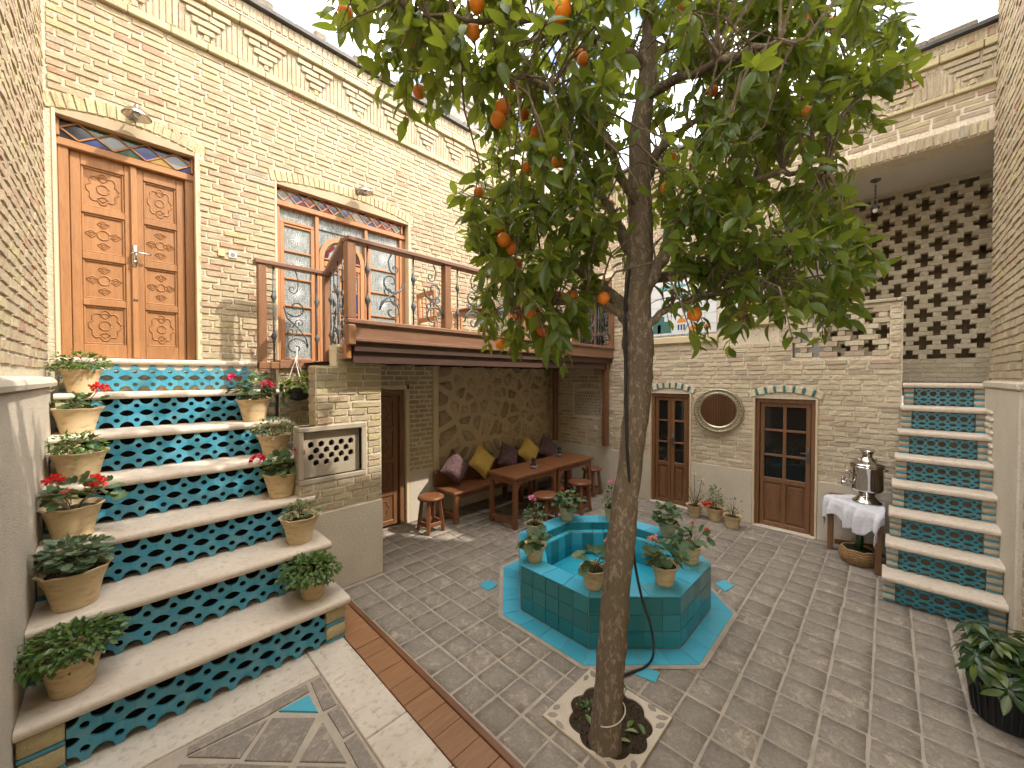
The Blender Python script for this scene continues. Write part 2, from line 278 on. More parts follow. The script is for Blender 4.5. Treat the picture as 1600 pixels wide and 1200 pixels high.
# ------------------------------------------------------------------ mesh helpers
ORG = {}
class MB:
    """collects geometry (optionally in a wall frame: x along the wall, y into it, z up)"""
    def __init__(s, xf=None):
        s.v = []; s.f = []; s.r = []; s.cur = 0.0; s.xf = xf
    def tf(s, p):
        if s.xf is None: return (p[0], p[1], p[2])
        ox, oy, th = s.xf; c, q = math.cos(th), math.sin(th)
        return (ox + p[0] * c - p[1] * q, oy + p[0] * q + p[1] * c, p[2])
    def add(s, vs, fs):
        b = len(s.v); s.v += [s.tf(p) for p in vs]; s.f += [tuple(i + b for i in f) for f in fs]; s.r += [s.cur] * len(fs); return s
    def box(s, x0, x1, y0, y1, z0, z1, b=0.0, m=None):
        if x0 > x1: x0, x1 = x1, x0
        if y0 > y1: y0, y1 = y1, y0
        if z0 > z1: z0, z1 = z1, z0
        if b <= 0:
            vs = [(x, y, z) for x in (x0, x1) for y in (y0, y1) for z in (z0, z1)]
            fs = [(0, 1, 3, 2), (4, 6, 7, 5), (0, 4, 5, 1), (2, 3, 7, 6), (0, 2, 6, 4), (1, 5, 7, 3)]
        else:
            b = min(b, (x1 - x0) * 0.45, (y1 - y0) * 0.45, (z1 - z0) * 0.45)
            vs, ix = [], {}
            for sx in (0, 1):
                for sy in (0, 1):
                    for sz in (0, 1):
                        X, Y, Z = (x0, x1)[sx], (y0, y1)[sy], (z0, z1)[sz]
                        dx, dy, dz = b * (1 - 2 * sx), b * (1 - 2 * sy), b * (1 - 2 * sz)
                        for a, p in enumerate(((X, Y + dy, Z + dz), (X + dx, Y, Z + dz), (X + dx, Y + dy, Z))):
                            ix[sx, sy, sz, a] = len(vs); vs.append(p)
            fs = []
            for q in (0, 1):
                o = [(0, 0), (1, 0), (1, 1), (0, 1)]
                fs.append([ix[q, i, j, 0] for i, j in (o if q else o[::-1])])
                fs.append([ix[i, q, j, 1] for i, j in (o[::-1] if q else o)])
                fs.append([ix[i, j, q, 2] for i, j in (o if q else o[::-1])])
            for i in (0, 1):
                for j in (0, 1):
                    fs.append([ix[i, j, 0, 0], ix[i, j, 1, 0], ix[i, j, 1, 1], ix[i, j, 0, 1]])
                    fs.append([ix[i, 0, j, 0], ix[i, 1, j, 0], ix[i, 1, j, 2], ix[i, 0, j, 2]])
                    fs.append([ix[0, i, j, 1], ix[1, i, j, 1], ix[1, i, j, 2], ix[0, i, j, 2]])
                    for k in (0, 1): fs.append([ix[i, j, k, a] for a in range(3)])
            if True:
                c = Vector(((x0 + x1) / 2, (y0 + y1) / 2, (z0 + z1) / 2)); g = []
                for f in fs:
                    a, bb, cc = (Vector(vs[f[k]]) for k in range(3)); n = (bb - a).cross(cc - a)
                    fc = sum((Vector(vs[k]) for k in f), Vector()) / len(f)
                    g.append(f if n.dot(fc - c) >= 0 else f[::-1])
                fs = g
        if m is not None: vs = [tuple(m @ Vector(p)) for p in vs]
        return s.add(vs, fs)
    def bar(s, a, b, w, h, bev=0.003, up=(0, 0, 1)):
        a, b = Vector(a), Vector(b); d = (b - a); L = d.length; x = d.normalized(); u = Vector(up)
        y = u.cross(x)
        if y.length < 1e-4: y = Vector((0, 1, 0)).cross(x)
        y.normalize(); z = x.cross(y)
        m = Matrix(((x.x, y.x, z.x, a.x), (x.y, y.y, z.y, a.y), (x.z, y.z, z.z, a.z), (0, 0, 0, 1)))
        return s.box(0, L, -w / 2, w / 2, -h / 2, h / 2, bev, m)
    def prism(s, pts, z0, z1, ax='z'):
        n = len(pts)
        mp = {'z': lambda p, t: (p[0], p[1], t), 'y': lambda p, t: (p[0], t, p[1]), 'x': lambda p, t: (t, p[0], p[1])}[ax]
        vs = [mp(p, z0) for p in pts] + [mp(p, z1) for p in pts]
        fs = [tuple(range(n - 1, -1, -1)), tuple(range(n, 2 * n))] + [(i, (i + 1) % n, n + (i + 1) % n, n + i) for i in range(n)]
        return s.add(vs, fs)
    def lathe(s, c, prof, seg=16, wave=0.0, nw=0, squash=1.0, cap=True):
        vs, fs = [], []; n = len(prof)
        for i, (r, z) in enumerate(prof):
            for k in range(seg):
                a = 2 * math.pi * k / seg; rr = r * (1 + (wave * math.sin(nw * a) if i >= n - 2 else 0))
                vs.append((c[0] + rr * math.cos(a), c[1] + rr * math.sin(a) * squash, c[2] + z))
        for i in range(n - 1):
            for k in range(seg):
                k2 = (k + 1) % seg; fs.append((i * seg + k, i * seg + k2, (i + 1) * seg + k2, (i + 1) * seg + k))
        if cap: fs += [tuple(range(seg - 1, -1, -1)), tuple((n - 1) * seg + k for k in range(seg))]
        return s.add(vs, fs)
    def tube(s, pts, r, seg=6, cap=True):
        pts = [Vector(p) for p in pts]; n = len(pts); rs = r if isinstance(r, (list, tuple)) else [r] * n
        vs, fs = [], []; px = None
        for i, p in enumerate(pts):
            d = (pts[min(i + 1, n - 1)] - pts[max(i - 1, 0)]); d = d.normalized() if d.length > 1e-9 else Vector((0, 0, 1))
            if px is None:
                px = Vector((1, 0, 0)) if abs(d.x) < 0.9 else Vector((0, 1, 0))
            px = (px - d * px.dot(d)); px = px.normalized() if px.length > 1e-6 else d.orthogonal().normalized(); py = d.cross(px)
            for k in range(seg):
                a = 2 * math.pi * k / seg; q = p + (px * math.cos(a) + py * math.sin(a)) * rs[i]; vs.append(tuple(q))
        for i in range(n - 1):
            for k in range(seg):
                k2 = (k + 1) % seg; fs.append((i * seg + k, i * seg + k2, (i + 1) * seg + k2, (i + 1) * seg + k))
        if cap: fs += [tuple(range(seg - 1, -1, -1)), tuple((n - 1) * seg + k for k in range(seg))]
        return s.add(vs, fs)
    def ball(s, c, r, seg=10, rings=7, sc=(1, 1, 1)):
        prof = [(max(r * math.sin(math.pi * i / rings), 1e-4), -r * math.cos(math.pi * i / rings)) for i in range(rings + 1)]
        b = len(s.v); s.lathe((0, 0, 0), prof, seg, cap=False) if s.xf is None else None
        if s.xf is None:
            s.v[b:] = [(c[0] + p[0] * sc[0], c[1] + p[1] * sc[1], c[2] + p[2] * sc[2]) for p in s.v[b:]]
        return s
    def mesh(s, name, org=(0, 0, 0), smooth=False):
        me = bpy.data.meshes.new(name)
        me.from_pydata([(p[0] - org[0], p[1] - org[1], p[2] - org[2]) for p in s.v], [], s.f)
        if any(s.r):
            at = me.attributes.new('rnd', 'FLOAT', 'FACE'); at.data.foreach_set('value', s.r)
        if smooth: me.polygons.foreach_set('use_smooth', [True] * len(me.polygons))
        me.update(); return me
    def build(s, name, m, parent=None, smooth=False, org=None, kind=None):
        o0 = ORG[parent.name] if parent is not None else (org or (0, 0, 0))
        me = s.mesh(name, o0, smooth); me.materials.append(m)
        o = bpy.data.objects.new(name, me); col.objects.link(o)
        if parent is not None: o.parent = parent
        else: o.location = o0
        ORG[o.name] = tuple(o0)
        if kind: o['kind'] = kind
        return o
def thing(name, label, cat, loc, group=None):
    o = bpy.data.objects.new(name, None); col.objects.link(o); o.location = loc; o.empty_display_size = 0.05
    ORG[o.name] = tuple(loc); return tag(o, label, cat, group)
def tag(o, label=None, cat=None, group=None, kind=None):
    for k, v in (('label', label), ('category', cat), ('group', group), ('kind', kind)):
        if v: o[k] = v
    return o
def inst(name, me, parent, mtx):
    """a piece sharing mesh data; mtx is a world matrix, parents are never rotated"""
    o = bpy.data.objects.new(name, me); col.objects.link(o); o.parent = parent
    g = ORG[parent.name]; o.matrix_local = Matrix.Translation((-g[0], -g[1], -g[2])) @ mtx; ORG[o.name] = g; return o
def plate(outer, holes, th):
    """a flat plate with real holes: verts (x, y, z) with y the thickness, and faces"""
    cu = bpy.data.curves.new('tmp', 'CURVE'); cu.dimensions = '2D'; cu.fill_mode = 'BOTH'; cu.extrude = th / 2
    for ring in [outer] + holes:
        sp = cu.splines.new('POLY'); sp.points.add(len(ring) - 1); sp.use_cyclic_u = True
        for p, q in zip(sp.points, ring): p.co = (q[0], q[1], 0, 1)
    ob = bpy.data.objects.new('tmp', cu); col.objects.link(ob)
    dg = bpy.context.evaluated_depsgraph_get(); dg.update(); me = bpy.data.meshes.new_from_object(ob.evaluated_get(dg))
    vs = [(v.co.x, v.co.z, v.co.y) for v in me.vertices]; fs = [tuple(p.vertices)[::-1] for p in me.polygons]
    bpy.data.objects.remove(ob); bpy.data.curves.remove(cu); bpy.data.meshes.remove(me); return vs, fs
def circ(cx, cy, rx, ry, n=10, a0=0.0, a1=2 * math.pi, closed=True):
    m = n if closed else n - 1
    return [(cx + rx * math.cos(a0 + (a1 - a0) * i / m), cy + ry * math.sin(a0 + (a1 - a0) * i / m)) for i in range(n)]
def project(p):
    d = Vector(p) - Vector((0, 0, EYE)); w = d.dot(FWD)
    return (800 + FPX * d.dot(RIGHT) / w, 600 - FPX * d.dot(UP) / w, w) if w > 0.05 else (-9999, -9999, w)
def at(x, y, D):
    return Vector((0, 0, EYE)) + (FWD + RIGHT * ((x - 800) / FPX) - UP * ((y - 600) / FPX)) * D
def in_view(p, m=60):
    x, y, w = project(p); return w > 0 and -m < x < 1600 + m and -m < y < 1200 + m

# ------------------------------------------------------------------ brick pieces
def pillow(nx, nz, seed, depth=0.016, wob=0.0032, ex=0.018, ez=0.07, jz=0.035):
    q = random.Random(seed); X1, Z1 = 0.5 - ex, 0.5 - ez; xs = [-0.5, -X1] + [-X1 + 2 * X1 * (i + 1) / (nx + 1) for i in range(nx)] + [X1, 0.5]
    zs = [-0.5, -Z1] + [-Z1 + 2 * Z1 * (i + 1) / (nz + 1) for i in range(nz)] + [Z1, 0.5]
    vs, fs = [], []; W, H = len(xs), len(zs)
    for j, z in enumerate(zs):
        for i, x in enumerate(xs):
            e = i in (0, W - 1) or j in (0, H - 1); e2 = i in (1, W - 2) or j in (1, H - 2)
            y = depth if e else (0.0014 if e2 else 0) + (q.uniform(-wob, wob) + (0.0012 if e2 else -0.0005))
            cx = 0.014 if (i in (0, W - 1) and j in (0, H - 1)) else 0
            vs.append((x + q.uniform(-0.006, 0.006) - math.copysign(cx, x), y, z + q.uniform(-jz, jz) - math.copysign(cx * 4, z)))
    for j in range(H - 1):
        for i in range(W - 1): fs.append((j * W + i, j * W + i + 1, (j + 1) * W + i + 1, (j + 1) * W + i))
    return vs, fs
BV = [pillow(2, 0, 100 + i) for i in range(8)]
BF = [pillow(1, 0, 200 + i, 0.012, 0.0012, 0.012, 0.05, 0.012) for i in range(5)]
FRAMES = {}
class Pieces:
    """bricks of one wall: the ones that show largest become objects of their own, the rest one joined part"""
    def __init__(s, parent, xf, variants=BV + BF, smooth=False):
        s.smooth = smooth; s.parent = parent; s.xf = xf; s.items = []; s.var = variants
    def add(s, x, z, w, h, off=0.0, m=BRICK, rot=0.0, k=None):
        s.items.append((x, z, w, h, off, m, rot, rnd.randrange(8) if k is None else k, rnd.random()))
    def wm(s, it):
        x, z, w, h, off, m, rot, k, r = it; ox, oy, th = s.xf
        return (Matrix.Translation((ox, oy, 0)) @ Matrix.Rotation(th, 4, 'Z') @ Matrix.Translation((x, -off, z)) @ Matrix.Rotation(rot, 4, 'Y') @ Matrix.Diagonal((w, 1, h, 1)))
    def finish(s, name='brick', rest='brickwork', limit=300):
        sc = []
        for it in s.items:
            m = s.wm(it); c = m.translation; vis = in_view(c, 30); d = (c - Vector((0, 0, EYE))).length
            ox, oy, th = s.xf; n = Vector((math.sin(th), -math.cos(th), 0)); vdir = (Vector((0, 0, EYE)) - c).normalized()
            sc.append((-(it[2] * it[3] / (d * d) * max(n.dot(vdir), 0.02)) * (1 if vis else 1e-4), it, m, vis))
        sc.sort(key=lambda q: q[0])
        big = [q for q in sc[:limit] if q[3]]; small = sc[len(big):]
        cache = {}
        for _, it, m, _v in big:
            key = (it[7], it[5].name)
            if key not in cache:
                mb = MB(); mb.add(*s.var[it[7]]); me = mb.mesh(name, smooth=s.smooth); me.materials.append(it[5]); cache[key] = me
            inst(name, cache[key], s.parent, m)
        groups = {}
        for _, it, m, _v in small: groups.setdefault(it[5].name, []).append((it, m))
        for mn, lst in groups.items():
            mb = MB()
            for it, m in lst:
                mb.cur = it[8]; vs, fs = s.var[it[7]]; mb.add([tuple(m @ Vector(p)) for p in vs], fs)
            mb.build(rest, bpy.data.materials[mn], s.parent, s.smooth, kind='stuff')

def blocked(spans, s0, s1):
    spans = sorted((max(a, s0), min(b, s1)) for a, b in spans if b > s0 and a < s1); out = []; c = s0
    for a, b in spans:
        if a > c: out.append((c, a))
        c = max(c, b)
    if c < s1: out.append((c, s1))
    return out
def courses(P, s0, s1, z0, z1, holes=(), course=0.064, L=0.213, jx=0.017, jz=0.0135, off=0.013, m=BRICK, wob=0.004):
    n = max(1, round((z1 - z0) / course)); ch = (z1 - z0) / n
    for k in range(n):
        zc = z0 + (k + 0.5) * ch
        sp = [h(zc) if callable(h) else ((h[0], h[1]) if h[2] - ch * 0.35 < zc < h[3] + ch * 0.35 else None) for h in holes]
        for a, b in blocked([q for q in sp if q], s0, s1):
            if b - a < 0.05: continue
            x = a; first = (rnd.uniform(0.25, 0.6) if k % 2 else rnd.uniform(0.75, 1.0)) * L
            while x < b - 0.02:
                w = first if x == a else L * rnd.uniform(0.78, 1.12)
                if b - x - w < 0.09: w = b - x
                P.add(x + w / 2, zc + rnd.uniform(-wob, wob) * 0.6, w - jx * rnd.uniform(0.6, 1.3), ch - jz * rnd.uniform(0.7, 1.25), off + rnd.uniform(-0.003, 0.003), m, rnd.uniform(-0.008, 0.008))
                x += w
def panel(mb, s0, s1, z0, z1, holes, y0=0.0, y1=0.25):
    xs = sorted({s0, s1, *[min(max(h[0], s0), s1) for h in holes], *[min(max(h[1], s0), s1) for h in holes]})
    zs = sorted({z0, z1, *[min(max(h[2], z0), z1) for h in holes], *[min(max(h[3], z0), z1) for h in holes]})
    vi = {}; vs = []; fs = []
    def V(i, j, y):
        k = (i, j, y)
        if k not in vi: vi[k] = len(vs); vs.append((xs[i], y, zs[j]))
        return vi[k]
    solid = lambda i, j: 0 <= i < len(xs) - 1 and 0 <= j < len(zs) - 1 and not any(h[0] - 1e-6 <= xs[i] and xs[i + 1] <= h[1] + 1e-6 and h[2] - 1e-6 <= zs[j] and zs[j + 1] <= h[3] + 1e-6 for h in holes)
    for i in range(len(xs) - 1):
        for j in range(len(zs) - 1):
            if not solid(i, j): continue
            fs.append((V(i, j, y0), V(i + 1, j, y0), V(i + 1, j + 1, y0), V(i, j + 1, y0)))
            fs.append((V(i, j, y1), V(i, j + 1, y1), V(i + 1, j + 1, y1), V(i + 1, j, y1)))
            if not solid(i - 1, j): fs.append((V(i, j, y0), V(i, j + 1, y0), V(i, j + 1, y1), V(i, j, y1)))
            if not solid(i + 1, j): fs.append((V(i + 1, j, y0), V(i + 1, j, y1), V(i + 1, j + 1, y1), V(i + 1, j + 1, y0)))
            if not solid(i, j - 1): fs.append((V(i, j, y0), V(i, j, y1), V(i + 1, j, y1), V(i + 1, j, y0)))
            if not solid(i, j + 1): fs.append((V(i, j + 1, y0), V(i + 1, j + 1, y0), V(i + 1, j + 1, y1), V(i, j + 1, y1)))
    return mb.add(vs, fs)
def arch_soldiers(P, a, b, z, rise, h, m, w=0.062, extra=0.06, off=0.014, alt=None):
    n = max(3, round((b - a + 2 * extra) / w))
    for i in range(n):
        x = a - extra + (b - a + 2 * extra) * (i + 0.5) / n; t = (x - (a + b) / 2) / ((b - a) / 2 + extra)
        zz = z + rise * (1 - t * t); sl = math.atan(2 * rise * t / ((b - a) / 2 + extra))
        P.add(x, zz + h / 2, ((b - a + 2 * extra) / n) * 0.86, h, off + rnd.uniform(-0.002, 0.003), (m if not alt or i % 2 else alt), sl)
def frieze(P, mbm, x0, x1, z, c0, pitch, hh=0.36, m=BRICK, top=True, scale=1.0):
    """stepped fret band standing on a ledge at height z"""
    rows = 5; rh = hh / rows; k = math.floor((x0 - c0) / pitch)
    while c0 + k * pitch < x1 + pitch:
        c = c0 + k * pitch; k += 1
        for i in range(rows):
            hw = pitch * (0.40 - 0.088 * i)
            a, b = max(c - hw, x0), min(c + hw, x1)
            if b - a < 0.03: continue
            zc = z + hh - rh * (i + 0.5)
            if b - a > 0.30:
                mid = (a + b) / 2 + rnd.uniform(-0.05, 0.05)
                for p, q in ((a, mid), (mid, b)): P.add((p + q) / 2, zc, q - p - 0.012, rh * 0.78, 0.034 + rnd.uniform(-0.003, 0.003), m)
            else: P.add((a + b) / 2, zc, b - a - 0.008, rh * 0.78, 0.034 + (0.014 if i == rows - 1 else 0), m)
        for sgn in (-1, 1):
            for j in range(5):
                x = c + sgn * pitch * (0.455 - 0.088 * j)
                if x < x0 + 0.02 or x > x1 - 0.02: continue
                h = hh - rh * j - 0.012
                P.add(x, z + h / 2, pitch * 0.088 * 0.82, h, 0.016 + rnd.uniform(-0.003, 0.004), m)

# ------------------------------------------------------------------ frames of the walls: origin and turn
FA = (0.0, 4.95, 0.0)            # the tall sunlit wall behind the stairs
FB = (5.70, 0.0, -math.pi / 2)   # the end wall with the low doors: x = -v
FC = (-0.42, 0.0, math.pi / 2)   # the side wall beside the stairs: x = v
FD = (0.0, -0.68, math.pi)       # the opposite wall: x = -u
FE = (0.0, 3.51, 0.0)            # short wall beside the stairs
FN = (0.0, 4.45, 0.0)            # back of the seating niche
DECK = 2.08

# ---- tall wall
wa = thing('brick_wall', 'tall sunlit tan brick wall with stepped fret frieze behind the balcony', 'wall', (2.6, 5.1, 2.0))
D0, D1, DT = -0.365, 0.555, 4.095
W0, W1, WT = 1.245, 2.93, 4.085
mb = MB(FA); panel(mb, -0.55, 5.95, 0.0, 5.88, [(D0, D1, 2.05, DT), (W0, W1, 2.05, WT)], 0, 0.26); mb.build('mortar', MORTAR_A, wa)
PA = Pieces(wa, FA)
def arch_hole(a, b, z, rise, h, ex=0.06):
    def f(zc):
        if zc < z: return (a, b)
        half = (b - a) / 2 + ex
        t2 = 1 - (zc - z - h) / rise if zc > z + h else 1.0
        return ((a + b) / 2 - half * math.sqrt(max(t2, 0)), (a + b) / 2 + half * math.sqrt(max(t2, 0))) if t2 > 0 else None
    return f
courses(PA, -0.40, 5.70, 2.09, 5.165, [arch_hole(D0, D1, DT, 0.09, 0.135), arch_hole(W0, W1, WT, 0.10, 0.125)])
arch_soldiers(PA, D0, D1, DT + 0.004, 0.09, 0.135, BRICK_Y)
arch_soldiers(PA, W0, W1, WT + 0.004, 0.10, 0.125, BRICK_Y, 0.058)
frieze(PA, None, -0.40, 5.70, 5.245, 0.647, 0.515)
x = -0.40
while x < 5.7: PA.add(x + 0.03, 5.775, 0.048, 0.115, 0.075 + rnd.uniform(-0.003, 0.003), BRICK); x += 0.061
PA.finish()
for nm, z0, z1, pr in (('ledge', 5.168, 5.238, 0.050), ('ledge', 5.615, 5.695, 0.062)):
    mb = MB(FA); x = -0.41
    while x < 5.7:
        w = min(rnd.uniform(0.24, 0.30), 5.7 - x); mb.cur = rnd.random()
        mb.box(x, x + w - 0.004, -pr + rnd.uniform(-0.003, 0.003), 0.02, z0 + rnd.uniform(-0.003, 0.003), z1, 0.008); x += w
    mb.build(nm, BRICK_Y, wa)
mb = MB(FA); mb.box(-0.41, 5.7, -0.062, 0.02, 5.70, 5.84); mb.build('cornice_backing', MORTAR, wa)
mb = MB(FA); mb.box(-0.42, 4.0, -0.125, 0.26, 5.845, 5.880); mb.build('flashing', FLASH, wa)
mb = MB(FA); q = random.Random(3); x = -0.42; pts = []
while x < 4.0:
    w = q.uniform(0.10, 0.24); h = q.uniform(0.02, 0.085)
    mb.box(x, x + w, -0.085 + q.uniform(-0.02, 0.03), 0.2, 5.882, 5.895 + h * 1.3, 0.018); x += w * 0.98
mb.build('mud_edge', MUD, wa)
mb = MB(FA); mb.box(D0, D1, 0.02, 0.25, DT - 0.004, DT + 0.085); mb.box(W0, W1, 0.02, 0.25, WT - 0.004, WT + 0.095)
# the flat lintels show as smooth beige strips below the brick arches
mb = MB(FA)
for a, b, z, rise in ((D0, D1, DT, 0.09), (W0, W1, WT, 0.10)):
    pts = [(a, z - 0.006)] + [(b, z - 0.006)] + [(b - (b - a) * i / 10, z + rise * (1 - ((i / 10 - 0.5) * 2 * (b - a) / (b - a + 0.12)) ** 2) - 0.006) for i in range(11)]
    mb.prism(pts, -0.004, 0.10, 'y')
mb.build('lintel', LINTEL, wa)
mb = MB(FA)
for a, b in ((D0, D1), (W0, W1)):
    mb.box(a - 0.012, a + 0.012, -0.010, 0.24, 2.07, DT + 0.03, 0.006); mb.box(b - 0.014, b + 0.026, -0.012, 0.24, 2.07, DT + 0.03, 0.006)
mb.build('plaster_jamb', REVEAL, wa)

# ---- side wall by the stairs
wc = thing('brick_wall', 'rough brick side wall at the photo edge rising above a grey stone plinth', 'wall', (-0.6, 3.5, 0))
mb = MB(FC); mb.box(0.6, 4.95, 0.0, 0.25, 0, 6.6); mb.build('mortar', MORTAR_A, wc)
PC = Pieces(wc, FC); courses(PC, 1.6, 4.94, 1.96, 6.5, course=0.070, L=0.225, off=0.012, wob=0.006); PC.finish()
mb = MB(FC); mb.box(0.6, 4.42, -0.055, 0.02, 0, 1.83, 0.01); mb.build('stone_plinth', PLASTER, wc)
mb = MB(FC); mb.prism([(-0.085, 1.835), (0.02, 1.835), (0.02, 1.905), (-0.05, 1.90), (-0.078, 1.885), (-0.09, 1.86)], 0.6, 4.44, 'x'); mb.build('plinth_cap', PLASTER, wc)

# ---- short wall beside the stairs
we = thing('brick_wall', 'short brick wall with stone lattice opening beside the potted stairs', 'wall', (1.4, 3.6, 0))
mb = MB(FE); panel(mb, 1.04, 1.763, 0, 2.19, [(1.07, 1.565, 1.03, 1.43), (1.03, 1.17, 1.475, 2.2), (1.03, 1.345, 2.0, 2.2)], 0, 0.16); mb.build('mortar', MORTAR, we)
PE = Pieces(we, FE); courses(PE, 1.04, 1.765, 0.73, 2.18, [(0.98, 1.62, 0.985, 1.475), (0.9, 1.17, 1.475, 2.3), (0.9, 1.345, 2.02, 2.3)], course=0.064, L=0.19); PE.finish()
PE2 = Pieces(we, (1.17, 0.0, -math.pi / 2)); courses(PE2, -3.665, -3.512, 1.48, 1.995, course=0.064, L=0.16); PE2.finish()
mb = MB(FE); mb.box(1.04, 1.768, -0.016, 0.01, 0, 0.715, 0.004); mb.build('stone_plinth', PLASTER, we)
mb = MB(FE)
for a, b, c, d in ((1.03, 1.61, 1.43, 1.475), (1.03, 1.61, 0.985, 1.03), (1.565, 1.612, 1.0305, 1.4295), (1.03, 1.07, 1.0305, 1.4295)): mb.box(a, b, -0.014, 0.12, c, d, 0.006)
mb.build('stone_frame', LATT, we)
hol = []
for j in range(4):
    for i in range(6):
        cx = 1.10 + 0.086 * i + (0.043 if j % 2 else 0); cz = 1.15 + 0.054 * j
        if 1.10 < cx < 1.50: hol.append([(cx + 0.026 * math.cos(a) * 1.05, cz + 0.030 * math.sin(a)) for a in [math.pi / 3 * k + math.pi / 6 for k in range(6)]])
vs, fs = plate([(1.06, 1.02), (1.58, 1.02), (1.58, 1.44), (1.06, 1.44)], hol, 0.03)
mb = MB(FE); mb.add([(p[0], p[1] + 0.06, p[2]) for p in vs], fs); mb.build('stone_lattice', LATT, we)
mb = MB(FE); mb.box(1.05, 1.6, 0.10, 0.15, 1.0, 1.46); mb.build('dark_backing', DARK, we)  # near-black sheet stands in for the unlit depth behind the lattice

# ---- brick face under the stair head
wu = thing('brick_wall', 'shaded strip of brick wall under the stair head behind the hanging planter', 'wall', (1.3, 4.62, 0))
mb = MB((0, 4.60, 0)); mb.box(1.17, 1.77, 0, 0.1, 0, 1.98); mb.build('mortar', MORTAR, wu)
PU = Pieces(wu, (0, 4.60, 0)); courses(PU, 1.17, 1.765, 1.0, 1.975, L=0.2); PU.finish()
# ---- guessed slatted shutter, added out of view only to fill the mirror reflection
sh = thing('added_mirror_slats', 'brown wooden slats added out of view for the round mirror to reflect', 'shutter', (-0.35, 1.6, 0.1))
for k in range(30):
    mb = MB(FC); x = 0.40 + 0.060 * k; mb.box(x, x + 0.05, -0.085, -0.062, 0.12, 1.78, 0.004); mb.build('slat', WOOD_B, sh)
mb = MB(FC); mb.box(0.38, 2.2, -0.115, -0.06, 0.05, 0.118, 0.004); mb.box(0.38, 2.2, -0.062, -0.058, 0.12, 1.78); mb.build('frame', WOOD_D, sh)

# ---- niche back wall with the field stone panel
wn_ = thing('stone_wall', 'shaded back wall of the seating niche with a rubble stone panel', 'wall', (3.6, 4.6, 0))
mb = MB(FN); panel(mb, 1.763, 5.72, 0, 2.19, [(1.86, 2.57, -0.01, 1.74), (3.07, 5.60, 0.30, 2.07)], 0, 0.2); mb.build('mortar', MORTAR, wn_)
PN = Pieces(wn_, FN); courses(PN, 1.77, 3.05, 0.66, 2.17, [(1.80, 2.62, -0.1, 1.79)], course=0.062, L=0.19, off=0.007)
arch_soldiers(PN, 3.1, 5.6, 2.075, 0.0, 0.09, BRICK, 0.055, 0.03, 0.008); PN.finish()
mb = MB(FN); mb.box(2.62, 3.05, -0.012, 0.01, 0, 0.645, 0.004); mb.build('stone_plinth', PLASTER, wn_)
mb = MB(FN); mb.box(2.575, 2.618, -0.016, 0.10, 0, 1.80, 0.004); mb.box(1.81, 2.618, -0.016, 0.10, 1.742, 1.80, 0.004); mb.build('plaster_jamb', REVEAL, wn_)
mb = MB(FN); mb.box(2.98, 3.068, -0.03, 0.01, 0, 2.17, 0.008); mb.build('pilaster', REVEAL, wn_)
mb = MB(FN); mb.box(3.06, 5.61, 0.028, 0.12, 0.28, 2.08); mb.build('pointing', STONE_M, wn_)
q = random.Random(21); pts = []
for j in range(9):
    for i in range(15):
        (pts.append((3.07 + (i + 0.5 + q.uniform(-0.48, 0.48) + (0.5 if j % 2 else 0)) * 0.172, 0.28 + (j + 0.5 + q.uniform(-0.46, 0.46)) * 0.205)) if q.random() > 0.28 else None)
for a, (px, pz) in enumerate(pts):
    poly = [(3.08, 0.3), (5.59, 0.3), (5.59, 2.06), (3.08, 2.06)]
    for b, (qx, qz) in enumerate(pts):
        if a == b or abs(qx - px) > 0.6 or abs(qz - pz) > 0.6: continue
        nx, nz = qx - px, qz - pz; d = math.hypot(nx, nz); nx /= d; nz /= d; lim = d * 0.5 - 0.020 - 0.014 * q.random()
        out = []
        for k in range(len(poly)):
            p0, p1 = poly[k], poly[(k + 1) % len(poly)]; s0 = (p0[0] - px) * nx + (p0[1] - pz) * nz - lim; s1 = (p1[0] - px) * nx + (p1[1] - pz) * nz - lim
            if s0 <= 0: out.append(p0)
            if s0 * s1 < 0:
                t = s0 / (s0 - s1); out.append((p0[0] + (p1[0] - p0[0]) * t, p0[1] + (p1[1] - p0[1]) * t))
        poly = out
        if len(poly) < 3: break
    if len(poly) < 3: continue
    cx = sum(p[0] for p in poly) / len(poly); cz = sum(p[1] for p in poly) / len(poly)
    if max(abs(p[0] - cx) for p in poly) < 0.03: continue
    # subdivide the outline, pull it in unevenly so each stone has a ragged rounded edge
    rim = []
    for k in range(len(poly)):
        p0, p1 = poly[k], poly[(k + 1) % len(poly)]
        for t in (0.12, 0.5, 0.88):
            x = p0[0] + (p1[0] - p0[0]) * t; z = p0[1] + (p1[1] - p0[1]) * t; f = 1 - q.uniform(0.0, 0.16); rim.append((cx + (x - cx) * f, cz + (z - cz) * f))
    n = len(rim); pr = q.uniform(0.0, 0.03)
    vs = [(x, 0.05, z) for x, z in rim] + [(cx + (x - cx) * 0.82, 0.02 - pr + q.uniform(-0.006, 0.006), cz + (z - cz) * 0.82) for x, z in rim] + [(cx + (x - cx) * 0.4, 0.012 - pr + q.uniform(-0.01, 0.01), cz + (z - cz) * 0.4) for x, z in rim] + [(cx, 0.012 - pr, cz)]
    fs = [(k, (k + 1) % n, n + (k + 1) % n, n + k) for k in range(n)] + [(n + k, n + (k + 1) % n, 2 * n + (k + 1) % n, 2 * n + k) for k in range(n)] + [(2 * n + k, 2 * n + (k + 1) % n, 3 * n) for k in range(n)]
    mb = MB(FN); mb.add(vs, fs); mb.build('stone', STONE, wn_, True)

